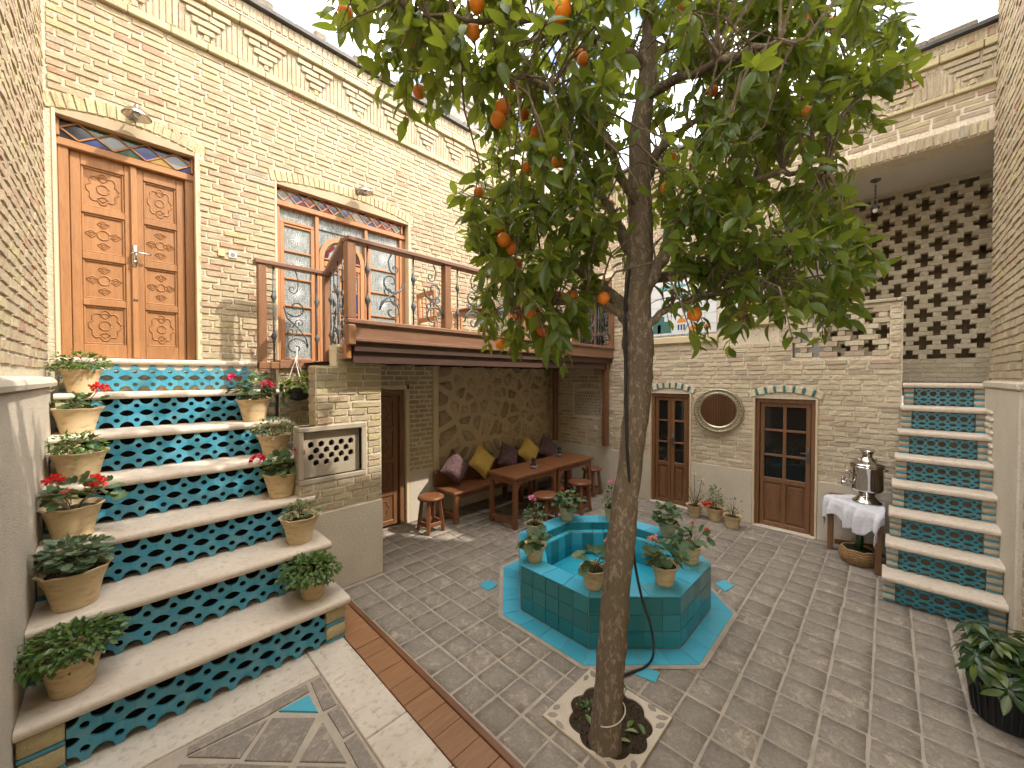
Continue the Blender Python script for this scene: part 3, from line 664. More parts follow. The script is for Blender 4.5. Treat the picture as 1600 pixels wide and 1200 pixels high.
# ---- end wall with the two low doors, the mirror and the open iwan above
wb = thing('brick_wall', 'shaded end wall with two low doors, tile murals and an open iwan above', 'wall', (5.8, 1.8, 0))
DL = (-2.605, -2.02, 1.655); DR = (-1.225, -0.60, 1.63)      # x = -v
IW = (-0.985, 0.80, 2.68, 4.18)
CR = (-0.84, 0.0, 2.13, 2.655)
WIN = (-3.93, -3.28, 2.2, 3.55)
mb = MB(FB); panel(mb, -4.95, 0.10, 0, 2.69, [(DL[0], DL[1], -0.1, DL[2]), (DR[0], DR[1], -0.1, DR[2]), CR, (-4.03, -3.47, 1.22, 1.66), WIN], 0, 0.16)
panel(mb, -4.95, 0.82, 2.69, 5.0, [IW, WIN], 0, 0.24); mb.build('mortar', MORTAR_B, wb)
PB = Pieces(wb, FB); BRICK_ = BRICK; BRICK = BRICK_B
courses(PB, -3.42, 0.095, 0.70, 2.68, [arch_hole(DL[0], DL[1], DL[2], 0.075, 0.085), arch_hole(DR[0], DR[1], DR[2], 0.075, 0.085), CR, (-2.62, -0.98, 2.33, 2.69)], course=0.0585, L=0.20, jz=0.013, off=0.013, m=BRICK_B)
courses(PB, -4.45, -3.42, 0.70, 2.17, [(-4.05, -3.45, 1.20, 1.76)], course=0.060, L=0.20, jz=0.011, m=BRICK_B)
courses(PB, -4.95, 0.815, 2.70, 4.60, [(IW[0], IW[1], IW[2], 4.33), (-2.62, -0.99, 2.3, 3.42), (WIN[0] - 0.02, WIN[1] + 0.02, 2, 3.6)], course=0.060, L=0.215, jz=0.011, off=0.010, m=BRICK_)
arch_soldiers(PB, IW[0], IW[1], 4.185, 0.0, 0.125, BRICK_, 0.058, 0.0, 0.018)
for d in (DL, DR):
    n = 15
    for i in range(n):
        a, b = d[0] - 0.05, d[1] + 0.05; x = a + (b - a) * (i + 0.5) / n; t = (x - (a + b) / 2) / ((b - a) / 2)
        PB.add(x, d[2] + 0.004 + 0.075 * (1 - t * t) + 0.043, (b - a) / n * (0.42 if i % 2 else 1.35), 0.083, 0.024 if i % 2 == 0 else 0.021, BRICK_BLUE if i % 2 == 0 else TURQ2, math.atan(2 * 0.075 * t / ((b - a) / 2)))
n = 8
for i in range(n):
    x = -4.03 + 0.56 * (i + 0.5) / n; t = (x + 3.75) / 0.28; PB.add(x, 1.70 + 0.05 * (1 - t * t), 0.058, 0.085, 0.012, BRICK, 2 * 0.05 * t / 0.28)
frieze(PB, None, -4.95, 0.80, 4.655, 0.03, 0.50, 0.30, m=BRICK_)
x = -4.95
while x < 0.8: PB.add(x + 0.03, 5.085, 0.048, 0.09, 0.06 + rnd.uniform(-0.003, 0.003), BRICK_); x += 0.061
# open brickwork of the parapet: crosses left out between the bricks
cz0 = 2.13; ch = (2.655 - 2.13) / 9
for r_ in range(9):
    g = r_ // 3; mid = r_ % 3 == 1; gw = 0.155 if mid else 0.06; per = 0.225; x = -0.84 + (per / 2 if g % 2 else 0) + 0.0
    spans = [(x + per * k - gw / 2, x + per * k + gw / 2) for k in range(-1, 6)]
    for a, b in blocked(spans, -0.84, 0.0):
        PB.add((a + b) / 2, cz0 + (r_ + 0.5) * ch, b - a - 0.004, ch * 0.93, 0.010 + rnd.uniform(-0.002, 0.002), BRICK, k=8 + rnd.randrange(5))
PB.finish(); BRICK = BRICK_
mb = MB(FB)
for r_ in range(9):
    g = r_ // 3; mid = r_ % 3 == 1; gw = 0.155 if mid else 0.06; per = 0.225; x = -0.84 + (per / 2 if g % 2 else 0)
    spans = [(x + per * k - gw / 2, x + per * k + gw / 2) for k in range(-1, 6)]
    for a, b in blocked(spans, -0.84, 0.0): mb.box(a + 0.002, b - 0.002, 0.002, 0.10, cz0 + r_ * ch + 0.001, cz0 + (r_ + 1) * ch - 0.001)
mb.build('open_brickwork', BRICK_G, wb, kind='stuff')
mb = MB(FB); x = -0.99
while x < 0.09:
    w = min(0.26, 0.1 - x); mb.cur = rnd.random(); mb.box(x, x + w - 0.004, -0.03, 0.19, 2.693, 2.728, 0.008); x += w
mb.build('parapet_coping', BRICK_G, wb)
mb = MB(FB); mb.box(DL[1] + 0.02, DR[0] - 0.02, -0.018, 0.01, 0, 0.69, 0.004); mb.box(DR[1] + 0.02, 0.08, -0.018, 0.01, 0, 0.68, 0.004); mb.box(-4.45, DL[0] - 0.02, -0.018, 0.01, 0, 0.69, 0.004); mb.build('stone_plinth', PLASTER, wb)
for z0, z1, pr in ((4.612, 4.652, 0.045), (4.965, 5.03, 0.055)):
    mb = MB(FB); x = -4.95
    while x < 0.81:
        w = min(rnd.uniform(0.24, 0.30), 0.815 - x); mb.cur = rnd.random(); mb.box(x, x + w - 0.004, -pr, 0.02, z0, z1, 0.008); x += w
    mb.build('ledge', BRICK_Y, wb)
mb = MB(FB); mb.box(-4.95, 0.82, -0.048, 0.24, 5.031, 5.14); mb.build('cornice_backing', MORTAR, wb)
mb = MB(FB); mb.box(-4.97, 0.83, -0.11, 0.28, 5.142, 5.172); mb.build('flashing', FLASH, wb)
mb = MB(FB); x = -4.95; q = random.Random(5)
while x < 0.8:
    w = q.uniform(0.15, 0.4); mb.box(x, x + w, -0.07, 0.2, 5.174, 5.18 + q.uniform(0.015, 0.07), 0.015); x += w * 0.98
mb.build('mud_edge', MUD, wb)
# jambs of the doors
mb = MB(FB)
for d in (DL, DR):
    a, b, z = d; mb.box(a - 0.018, a + 0.006, -0.022, 0.15, 0, z + 0.005, 0.004); mb.box(b - 0.006, b + 0.018, -0.022, 0.15, 0, z + 0.005, 0.004)
mb.build('plaster_jamb', REVEAL, wb)
# small stone lattice in the niche
q = []; cx0, cx1, cz0_, cz1_ = -4.03, -3.47, 1.22, 1.66
for j in range(8):
    for i in range(10):
        x = cx0 + 0.04 + 0.054 * i + (0.027 if j % 2 else 0); z = cz0_ + 0.035 + 0.052 * j
        if x < cx1 - 0.03: q.append([(x + 0.017, z), (x, z + 0.020), (x - 0.017, z), (x, z - 0.020)])
vs, fs = plate([(cx0, cz0_), (cx1, cz0_), (cx1, cz1_)] + [((cx0 + cx1) / 2 + 0.28 * math.cos(math.pi * k / 8), cz1_ + 0.05 * math.sin(math.pi * k / 8)) for k in range(1, 8)] + [(cx0, cz1_)], q, 0.03)
mb = MB(FB); mb.add([(p[0], p[1] + 0.02, p[2]) for p in vs], fs); mb.build('stone_lattice', SLAB, wb)
mb = MB(FB); mb.box(-4.1, -3.4, 0.10, 0.15, 1.1, 1.75); mb.build('dark_backing', DARK, wb)  # dark sheet paints the unlit hollow behind this lattice
# murals of glazed tiles on the wall with stone sills
def mural(x0, x1, z0, z1, label, deco):
    t = thing('tile_mural', label, 'mural', (5.69, -(x0 + x1) / 2, z0))
    nx = round((x1 - x0) / 0.15); nz = round((z1 - z0) / 0.15); dx = (x1 - x0) / nx; dz = (z1 - z0) / nz
    mb = MB(); mb.box(-dx / 2 + 0.002, dx / 2 - 0.002, 0, 0.012, -dz / 2 + 0.002, dz / 2 - 0.002, 0.002); me = mb.mesh('tile'); me.materials.append(MURW)
    for i in range(nx):
        for j in range(nz): inst('tile', me, t, Matrix.Translation((5.70, 0, 0)) @ Matrix.Rotation(-math.pi / 2, 4, 'Z') @ Matrix.Translation((x0 + dx * (i + 0.5), -0.015, z0 + dz * (j + 0.5))))
    for nm, m, shapes in deco:
        for s in shapes:
            mb = MB(FB); mb.prism([(x0 + p[0], z0 + p[1]) for p in s], -0.0185, -0.0155, 'y'); mb.build(nm, m, t)
    mb = MB(FB); n = 40
    for k in range(n):
        for zz in (z0 + 0.012, z1 - 0.012): mb.box(x0 + (x1 - x0) * (k + 0.15) / n, x0 + (x1 - x0) * (k + 0.75) / n, -0.0185, -0.0155, zz - 0.006, zz + 0.006)
    mb.build('dotted_border', MURB, t)
dome = lambda cx, z, r: [(cx - r, z)] + [(cx + r * math.cos(a), z + r * 1.1 * math.sin(a)) for a in [math.pi * k / 8 for k in range(9)]]
rect = lambda a, b, c, d: [(a, c), (b, c), (b, d), (a, d)]
mural(-2.60, -1.68, 2.50, 3.36, 'white tile mural with orange domes and green towers above the low door', [
    ('painted_tower', MURG, [rect(0.06, 0.20, 0.05, 0.30), rect(0.20, 0.30, 0.05, 0.22), rect(0.03, 0.06, 0.05, 0.18)]), ('painted_arch', MURW, [rect(0.10, 0.15, 0.05, 0.18)]),
    ('painted_dome', MURO, [dome(0.45, 0.19, 0.06), dome(0.62, 0.06, 0.07), dome(0.80, 0.08, 0.05), rect(0.13, 0.15, 0.07, 0.13)]),
    ('painted_window', MURB, [rect(0.40, 0.42, 0.08, 0.16), rect(0.44, 0.46, 0.08, 0.16), rect(0.48, 0.50, 0.08, 0.16)]), ('painted_sky', MURT, [dome(0.45, 0.55, 0.05), rect(0.1, 0.5, 0.70, 0.74)])])
mural(-1.63, -1.01, 2.66, 3.30, 'white tile mural with orange flame shapes beside the pierced brick parapet', [
    ('painted_flame', MURO, [[(0.20, 0.03), (0.46, 0.05), (0.42, 0.18), (0.47, 0.30), (0.36, 0.24), (0.33, 0.38), (0.27, 0.22)]]), ('painted_wave', MURT, [[(0.02, 0.03), (0.18, 0.03), (0.15, 0.15), (0.05, 0.12)]])])
mb = MB(FB); mb.box(-2.64, -1.66, -0.055, 0.02, 2.385, 2.485, 0.01); mb.build('stone_sill', REVEAL, wb)
mb = MB(FB); mb.box(-1.65, -0.99, -0.055, 0.02, 2.555, 2.645, 0.01); mb.build('stone_sill', REVEAL, wb)

# iwan behind the opening: ceiling, side walls, back wall with cross-shaped gaps
iw = thing('iwan_recess', 'white plastered recess at the top of the narrow stairs', 'recess', (6.2, 0, 1.84))
mb = MB(); mb.box(5.945, 7.25, -0.90, 1.0, 4.20, 4.30); mb.build('ceiling', WHITE, iw)
mb = MB(); mb.box(5.945, 7.25, 0.985, 1.10, 1.7, 4.195); mb.box(6.80, 7.0, 0.61, 0.985, 1.84, 4.195); mb.build('plaster_wall', WHITE, iw)
mb = MB(); mb.box(5.70, 7.25, -1.02, -0.90, 1.7, 4.195); mb.build('end_wall', MORTAR, iw)
mb = MB(); mb.box(7.2, 7.25, -0.9, 0.98, 1.7, 4.195); mb.build('backing_wall', m_gen('ochre_plaster', (0.30, 0.21, 0.12), (0.24, 0.165, 0.09), 4, 0.9, 0.1), iw)
mb = MB(); mb.box(5.87, 7.25, -0.90, 1.0, 1.70, 1.83); mb.build('floor_slab', SLAB, iw)
FL = (6.80, 0.0, -math.pi / 2)
lw = thing('lattice_wall', 'pale brick lattice wall pierced by rows of cross-shaped openings', 'wall', (6.85, 0, 1.84))
PL = Pieces(lw, FL); chh = 0.0555; z = 1.84; r_ = 0; mbk = MB(FL)
while z < 4.185:
    spans = []
    if z > 2.07 and z < 4.15:
        rr = int(round((z - 2.08) / chh)); g = rr // 3; mid = rr % 3 == 1; gw = 0.152 if mid else 0.058; per = 0.225; x0 = -0.50 + (per / 2 if g % 2 else 0)
        spans = [(x0 + per * k - gw / 2, x0 + per * k + gw / 2) for k in range(0, 6) if x0 + per * k < 0.80]
    for a, b in blocked(spans, -0.61, 0.90):
        mbk.box(a + 0.002, b - 0.002, 0.004, 0.11, z, z + chh)
        x = a; Lb = 0.20
        while x < b - 0.01:
            w = Lb if b - x > Lb * 1.4 else b - x
            if x == a and r_ % 2 and b - a > 0.4: w = 0.1
            PL.add(x + w / 2, z + chh / 2, w - 0.006, chh * 0.93, 0.006 + rnd.uniform(-0.001, 0.001), BRICK_G, k=8 + rnd.randrange(5)); x += w
    z += chh; r_ += 1
PL.finish(); mbk.build('mortar', MORTAR, lw, kind='stuff')
mb = MB(FL); mb.box(-0.61, 0.90, -0.006, 0.1, 4.162, 4.196); mb.build('top_band', BRICK_G, lw)

# ---- opposite wall, seen edge-on at the photo's border; its height out of view is set to shade the court
wd = thing('brick_wall', 'brick corner pilaster on a stone plinth beside the narrow stairs', 'wall', (4.6, -0.8, 0))
mb = MB(FD); mb.box(-5.68, 3.0, 0.0, 0.3, 0, 6.3); mb.build('mortar', MORTAR, wd)
PD = Pieces(wd, FD); courses(PD, -5.69, -3.6, 5.3, 6.25, course=0.066, L=0.21, off=0.012); courses(PD, -5.69, -3.6, 1.88, 5.3, course=0.066, L=0.21, off=0.015, wob=0.005); courses(PD, -4.33, -2.6, 0.05, 1.86, course=0.066, L=0.21, off=0.012); PD.finish()
mb = MB(FD); mb.box(-5.69, -4.35, -0.035, 0.02, 0, 1.80, 0.01); mb.box(-5.70, -4.33, -0.05, 0.02, 1.80, 1.865, 0.015); mb.build('stone_plinth', PLASTER, wd)
mb = MB(FD)
for j in range(9):
    for i in range(4):
        cx = -5.52 + 0.075 * i + (0.037 if j % 2 else 0); cz = 1.12 + 0.058 * j
        mb.prism([(cx + 0.026, cz), (cx, cz + 0.022), (cx - 0.026, cz), (cx, cz - 0.022)], -0.050, -0.034, 'y')
mb.build('carved_relief', PLASTER, wd, kind='stuff')
mb = MB(FD); mb.box(-5.72, 3.0, -0.12, 0.3, 6.302, 6.33); mb.build('flashing', FLASH, wd)

# ---- old tower behind, with dry grass
tw = thing('brick_tower', 'grey weathered brick parapet with dry grass rising behind the roof', 'building', (4.9, 6.2, 4.0))
mb = MB(); mb.box(4.18, 8.0, 6.0, 8.0, 4.0, 7.1); mb.build('mortar', m_gen('grey_mortar', (0.36, 0.32, 0.28), (0.30, 0.26, 0.22), 9, 0.95, 0.4), tw)
PT = Pieces(tw, (0, 6.0, 0)); courses(PT, 4.18, 6.2, 6.0, 7.1, course=0.062, L=0.20, m=GREYB, off=0.006); PT.finish()
mb = MB()
for k in range(3): mb.box(4.18 - 0.04 * (k + 1), 8.0, 6.0 - 0.045 * (k + 1), 8.0, 7.1 + 0.075 * k, 7.17 + 0.075 * k, 0.01)
mb.build('cornice', GREYB, tw)
mb = MB(); q = random.Random(9)
for i in range(1500):
    x = q.uniform(4.25, 7.0); y = 5.92 + abs(q.gauss(0, 0.5)); h = q.uniform(0.06, 0.28); a = q.uniform(0, 6.28); dx, dy = math.cos(a), math.sin(a); mb.cur = q.random()
    l = q.uniform(-0.6, 0.6) * h; mb.add([(x - 0.006 * dx, y - 0.006 * dy, 7.31), (x + 0.006 * dx, y + 0.006 * dy, 7.31), (x + l * dy, y - abs(l) * dx * 0.3, 7.31 + h)], [(0, 1, 2)])
mb.build('dry_grass', STRAW, tw, kind='stuff')

# ------------------------------------------------------------------ ground
mb = MB(); mb.box(-30, 40, -30, 40, -0.5, -0.03); g0 = mb.build('ground', GROUT); tag(g0, 'earth ground under and around the courtyard', kind='structure')
mb = MB(); mb.add([(1.35, -0.7, -0.0045), (5.75, -0.7, -0.0045), (5.75, 4.5, -0.0045), (1.35, 4.5, -0.0045)], [(0, 1, 2, 3)])
fl = mb.build('courtyard_floor', GROUT); tag(fl, 'worn grey clay pavers laid in a grid across the courtyard', kind='structure')
PC_ = (3.03, 1.79)                                  # pool centre
def octa(ap, c=PC_):
    r = ap / math.cos(math.pi / 8); return [(c[0] + r * math.cos(math.pi / 8 + k * math.pi / 4), c[1] + r * math.sin(math.pi / 8 + k * math.pi / 4)) for k in range(8)]
def oct_d(x, y): return max((x - PC_[0]) * math.cos(k * math.pi / 4) + (y - PC_[1]) * math.sin(k * math.pi / 4) for k in range(8))
PLQ = (1.62, 2.12, 0.83, 1.36)                      # square planter
def paver_mesh(seed):
    q = random.Random(seed); mb = MB(); xs = [-0.5, -0.475, -0.16, 0.16, 0.475, 0.5]; vs = []; fs = []; n = len(xs)
    for j in range(n):
        for i in range(n):
            e = i in (0, n - 1) or j in (0, n - 1); c = i in (0, n - 1) and j in (0, n - 1)
            vs.append((xs[i] * (0.965 if c else 1) + q.uniform(-.006, .006), xs[j] * (0.965 if c else 1) + q.uniform(-.006, .006), -0.006 if e else q.uniform(-0.0010, 0.0010)))
    for j in range(n - 1):
        for i in range(n - 1): fs.append((j * n + i, j * n + i + 1, (j + 1) * n + i + 1, (j + 1) * n + i))
    return vs, fs
PV = [paver_mesh(i) for i in range(6)]
lst = []; T = 0.2; q = random.Random(4)
for i in range(22):
    for j in range(27):
        x = 1.355 + T * (i + 0.5); y = -0.75 + T * (j + 0.5) + (0.0 if True else 0)
        if y > 4.48 or oct_d(x, y) < 0.84 or (PLQ[0] + 0.07 < x < PLQ[1] - 0.07 and PLQ[2] + 0.07 < y < PLQ[3] - 0.07): continue
        if x < 1.77 and y > 3.52: continue
        sx = 0.187 + q.uniform(-0.004, 0.005); sy = 0.187 + q.uniform(-0.004, 0.005)
        m = Matrix.Translation((x + q.uniform(-.003, .003), y + q.uniform(-.003, .003), q.uniform(-0.0012, 0.0012))) @ Matrix.Rotation(q.uniform(-0.012, 0.012), 4, 'Z') @ Matrix.Rotation(q.uniform(-0.004, 0.004), 4, 'X') @ Matrix.Diagonal((sx, sy, 1, 1))
        d = (Vector((x, y, 0)) - Vector((0, 0, EYE))).length; lst.append((d ** 3 * (1 if in_view((x, y, 0), 20) else 1e6), q.randrange(6), m, q.random()))
lst.sort(key=lambda t: t[0])
meshes = []
for vs, fs in PV:
    mb = MB(); mb.add(vs, fs); me = mb.mesh('paver', smooth=True); me.materials.append(PAVER); meshes.append(me)
for d, k, m, r_ in lst[:300]: inst('paver', meshes[k], fl, m)
mb = MB()
for d, k, m, r_ in lst[300:]:
    mb.cur = r_; mb.add([tuple(m @ Vector(p)) for p in PV[k][0]], PV[k][1])
mb.build('pavers', PAVER, fl, True, kind='stuff')
# turquoise accent tiles set into the paving
for quad in ([(2.26, 2.64), (2.26, 2.51), (2.385, 2.52), (2.385, 2.65)], [(3.79, 1.115), (3.72, 1.01), (3.875, 0.975), (3.925, 1.075)], [(2.27, 1.13), (2.30, 1.01), (2.395, 1.025), (2.37, 1.125)]):
    mb = MB(); mb.prism(quad, -0.01, 0.0065); mb.build('glazed_inset', TURQ_F, fl)

# landing in front of the stairs
ld = MB(); ld.add([(-0.42, -1.0, -0.006), (1.11, -1.0, -0.006), (1.11, 2.95, -0.006), (-0.42, 2.95, -0.006)], [(0, 1, 2, 3)])
la = ld.build('landing', m_gen('pale_pointing', (0.44, 0.38, 0.30), (0.37, 0.31, 0.245), 9, 0.95, 0.6, 60, 0.01, spec=0.1)); tag(la, 'stone bordered landing at the foot of the tiled stairs', kind='structure')
for y0, y1 in ((2.41, 2.86), (1.50, 2.405), (0.6, 1.495), (-0.3, 0.595)):
    mb = MB(); mb.box(0.872, 1.112, y0 if y1 < 2.5 else 1.93, (y1 if y1 > 2.5 else 1.926) if y1 > 2.3 else y1, -0.05, 0.006, 0.005)
    if y1 > 2.3 and y1 < 2.5: continue
    mb.build('border_slab', SLAB, la)
mb = MB(); mb.box(0.872, 1.112, 1.50, 1.926, -0.05, 0.006, 0.005); mb.build('border_slab', SLAB, la)
mb = MB(); mb.box(-0.36, 0.868, 2.57, 2.90, -0.05, 0.005, 0.005); mb.build('border_slab', SLAB, la)
def flat(pts, z=0.002, name='paving_stone', m=PAVER):
    cx = sum(p[0] for p in pts) / len(pts); cy = sum(p[1] for p in pts) / len(pts); n = len(pts)
    ins = [(cx + (p[0] - cx) * 0.955, cy + (p[1] - cy) * 0.955) for p in pts]
    mb = MB(); mb.add([(p[0], p[1], -0.02) for p in pts] + [(p[0], p[1], z - 0.003) for p in pts] + [(p[0], p[1], z + rnd.uniform(-0.001, 0.001)) for p in ins], [(i, (i + 1) % n, n + (i + 1) % n, n + i) for i in range(n)] + [(n + i, n + (i + 1) % n, 2 * n + (i + 1) % n, 2 * n + i) for i in range(n)] + [tuple(range(2 * n, 3 * n))])
    o = mb.build(name, m, la); return o
def ccw(p): return p if sum(p[i][0] * p[(i + 1) % len(p)][1] - p[(i + 1) % len(p)][0] * p[i][1] for i in range(len(p))) > 0 else p[::-1]
for pts in ([(0.21, 2.48), (0.543, 2.437), (0.392, 2.287)], [(0.568, 2.428), (0.735, 2.262), (0.567, 2.085), (0.405, 2.257)], [(0.755, 2.201), (0.755, 1.885), (0.594, 2.057)], [(0.805, 2.55), (0.862, 2.548), (0.853, 2.267), (0.782, 2.276)], [(0.794, 2.242), (0.862, 2.261), (0.854, 2.025), (0.796, 2.028)], [(0.79, 1.999), (0.856, 2.003), (0.852, 1.74), (0.783, 1.76)],
            [(0.218, 2.55), (0.780, 2.55), (0.775, 2.477), (0.542, 2.465), (0.206, 2.493)], [(0.37, 2.27), (0.55, 2.07), (0.40, 1.90), (0.20, 2.10)], [(0.58, 2.04), (0.745, 1.865), (0.60, 1.70), (0.42, 1.88)], [(0.18, 2.46), (0.36, 2.28), (0.19, 2.12), (0.02, 2.30)], [(0.79, 1.73), (0.858, 1.73), (0.855, 1.45), (0.79, 1.46)], [(0.76, 1.84), (0.77, 1.50), (0.61, 1.67)]):
    flat(ccw(pts))
for i in range(8):
    for j in range(5): flat([(-0.02 - 0.2 * 0 + 0.21 * j - 0.36, 1.63 - 0.21 * i), (0.17 + 0.21 * j - 0.36, 1.63 - 0.21 * i), (0.17 + 0.21 * j - 0.36, 1.44 - 0.21 * i), (-0.02 + 0.21 * j - 0.36, 1.44 - 0.21 * i)][::-1])
flat(ccw([(0.605, 2.452), (0.762, 2.45), (0.760, 2.285)]), 0.0035, 'glazed_inset', TURQ_F)
flat(ccw([(0.10, 1.98), (0.18, 2.06), (0.26, 1.97), (0.17, 1.88)]), 0.0035, 'glazed_inset', TURQ_F)

# wooden hatch between landing and court
hp = thing('wooden_hatch', 'brown varnished plank hatch strip sunk along the stone landing edge', 'hatch', (1.23, 2.2, 0))
q = random.Random(2); y = -0.6
while y < 3.2:
    w = q.uniform(0.13, 0.19); y1 = min(y + w, 2.63 if y < 2.63 else 3.22)
    if y < 2.63 and 2.63 - y1 < 0.06: y1 = 2.63
    mb = MB(); mb.box(1.118, 1.305, y + 0.0012, y1 - (0.008 if abs(y1 - 2.63) < 1e-6 else 0.0012), -0.03, 0.004 + q.uniform(-0.001, 0.001), 0.003); mb.build('plank', WOOD_F, hp); y = y1
mb = MB(); mb.box(1.309, 1.347, -0.6, 3.24, -0.03, 0.009, 0.004); mb.build('edge_strip', m_wood('hatch_edge', (0.19, 0.08, 0.035), (0.14, 0.058, 0.026), (0.09, 0.04, 0.018), 'y'), hp)

# ------------------------------------------------------------------ tiled stairs
def riser_tile():
    """square pierced tile: quarter cut-outs at the corners, a dot in the middle (unit size)"""
    pts = []
    def arc(cx, cz, rx, rz, a0, a1, n): return [(cx + rx * math.cos(a0 + (a1 - a0) * i / n), cz + rz * math.sin(a0 + (a1 - a0) * i / n)) for i in range(n + 1)]
    e = 0.004; h = math.pi / 2
    eye = lambda sx: [(0.37 * t, 0.205 * (1 - t ** 2) ** 0.85) for t in [i / 5 for i in range(6)]]
    # bottom left / right: eye quarters; top: oval quarters
    bl = [(e + a, e + b) for a, b in eye(1)]           # from (e, .17) to (.36, e)
    br = [(1 - e - a, e + b) for a, b in eye(1)][::-1]
    tr = arc(1 - e, 1 - e, 0.36, 0.40, 3 * h, 2 * h, 6); tl = arc(e, 1 - e, 0.36, 0.40, 0, -h, 6)
    return bl + br + tr + tl, [circ(0.5, 0.50, 0.15, 0.15, 12)]
o_, h_ = riser_tile(); vs_t, fs_t = plate(o_, h_, 1.0)
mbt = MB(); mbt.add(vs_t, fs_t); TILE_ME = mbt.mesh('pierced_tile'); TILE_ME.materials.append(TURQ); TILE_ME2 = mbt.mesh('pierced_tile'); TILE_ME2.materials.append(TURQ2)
st = thing('stone_stairs', 'wide cream stone stairs with pierced turquoise risers climbing to the carved door', 'stairs', (0.4, 3.8, 0))
NV, RH, RD = 2.78, 0.295, 0.35
S0, S1 = -0.362, 1.155
def slab(mb, x0, x1, y0, y1, z0, z1, ax):
    """a tread with a rounded nose; ax 'y': nose at y0, along x; ax 'x': nose at x0, along y"""
    r = (z1 - z0) / 2; zc = (z0 + z1) / 2
    if ax == 'y':
        prof = [(y1, z0)] + [(y0 + r - r * math.sin(a) * 0.8, zc + r * math.cos(a)) for a in [math.pi - math.pi * k / 6 for k in range(7)]] + [(y1, z1)]
        mb.prism(prof, x0, x1, 'x')
    else:
        prof = [(x1, z0)] + [(x0 + r - r * math.sin(a) * 0.8, zc + r * math.cos(a)) for a in [math.pi - math.pi * k / 6 for k in range(7)]] + [(x1, z1)]
        mb.prism(prof, y0, y1, 'y')
for k in range(1, 8):
    v = NV + RD * (k - 1); z1 = RH * k
    mb = MB(); slab(mb, S0, S1 if k < 4 else 1.165, v, v + 0.46, z1 - 0.052, z1, 'y'); mb.build('tread', TREAD, st)
    zb, zt = z1 - RH + 0.001 if k > 1 else 0.006, z1 - 0.054; yv = v + 0.040; hh = (zt - zb) / 2
    xa, xb = S0 + 0.155, S1 - 0.165; n = 10; w = (xb - xa) / n
    for i in range(n):
        for j in (0, 1):
            m = Matrix.Translation((xa + w * i + (0 if j else 0), yv, zb + hh * (1 if j else 1))) @ Matrix.Diagonal((w, 0.016, hh if j else -hh, 1))
            if j == 0: m = Matrix.Translation((xa + w * (i + 1), yv, zb + hh)) @ Matrix.Rotation(math.pi, 4, 'Y') @ Matrix.Diagonal((w, 0.016, hh, 1))
            inst('pierced_tile', TILE_ME, st, m)
    for a, b in ((S0 + 0.004, xa - 0.004), (xb + 0.004, S1 - 0.03)):
        hb = (zt - zb) / 2
        for j in range(2):
            mb = MB(); mb.cur = rnd.random(); mb.box(a, b, yv - 0.012, yv + 0.05, zb + hb * j + 0.028, zb + hb * (j + 1) - 0.004, 0.006); mb.build('brick', BRICK_Y, st, True)
            mb = MB(); mb.box(a, b, yv - 0.008, yv + 0.05, zb + hb * j + 0.002, zb + hb * j + 0.024, 0.003); mb.build('glazed_strip', TURQ, st)
mb = MB()
for k in range(1, 8):
    v = NV + RD * (k - 1); mb.box(S0, S1 - 0.035, v + 0.105, v + 0.105 + RD - 0.002 if k < 7 else 5.0, 0, RH * k - 0.056)
mb.build('stair_core', DARK, st)  # body coloured near-black so the pierced risers seem dark and hollow
mb = MB()
for k in range(1, 4):
    v = NV + RD * (k - 1); mb.box(S1 - 0.033, S1 - 0.012, v + 0.08, 3.505, (RH * (k - 1) + 0.002) if k > 1 else 0.0, RH * k - 0.062)
mb.build('side_panel', BRICK_Y, st)
mb = MB(); mb.box(S0, 1.165, 4.92, 5.20, 1.95, 2.066); mb.build('threshold', TREAD, st)

# narrow stairs on the other side
s2 = thing('stone_stairs', 'narrow steep stairs with turquoise lattice risers leading up to the iwan', 'stairs', (5.0, -0.35, 0))
for k in range(1, 9):
    u = 4.48 + 0.17 * (k - 1); z1 = 0.23 * k; vl = 0.022 - 0.018 * (k - 1); vr = -0.643 - 0.004 * (k - 1)
    mb = MB(); slab(mb, u, u + (0.26 if k < 8 else 0.32), vr, vl, z1 - 0.05, z1, 'x'); mb.build('tread', TREAD, s2)
    zb, zt = (z1 - 0.23 + 0.001 if k > 1 else 0.004), z1 - 0.052; uu = u + 0.055; n = 6; ya, yb = vl - 0.085, vr + 0.09; w = (ya - yb) / n; hh = (zt - zb) / 3
    for i in range(n):
        for j in range(3):
            base = Matrix.Translation((uu, ya - w * i, zb + hh * j)) @ Matrix.Rotation(-math.pi / 2, 4, 'Z')
            if (j % 2 == 0): m = Matrix.Translation((uu, ya - w * (i + 1), zb + hh * (j + 1))) @ Matrix.Rotation(-math.pi / 2, 4, 'Z') @ Matrix.Rotation(math.pi, 4, 'Y') @ Matrix.Diagonal((w, 0.012, hh, 1))
            else: m = base @ Matrix.Diagonal((w, 0.012, hh, 1))
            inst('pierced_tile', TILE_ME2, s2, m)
    for a, b in ((vl - 0.008, ya + 0.003), (yb - 0.003, vr + 0.004)):
        hb = (zt - zb) / 3
        for j in range(3):
            mb = MB(); mb.cur = rnd.random(); mb.box(uu - 0.008, uu + 0.03, min(a, b), max(a, b), zb + hb * j + 0.016, zb + hb * (j + 1) - 0.003, 0.004); mb.build('brick', BRICK_G, s2, True)
            mb = MB(); mb.box(uu - 0.004, uu + 0.03, min(a, b), max(a, b), zb + hb * j + 0.002, zb + hb * j + 0.014, 0.002); mb.build('glazed_strip', TURQ, s2)
mb = MB()
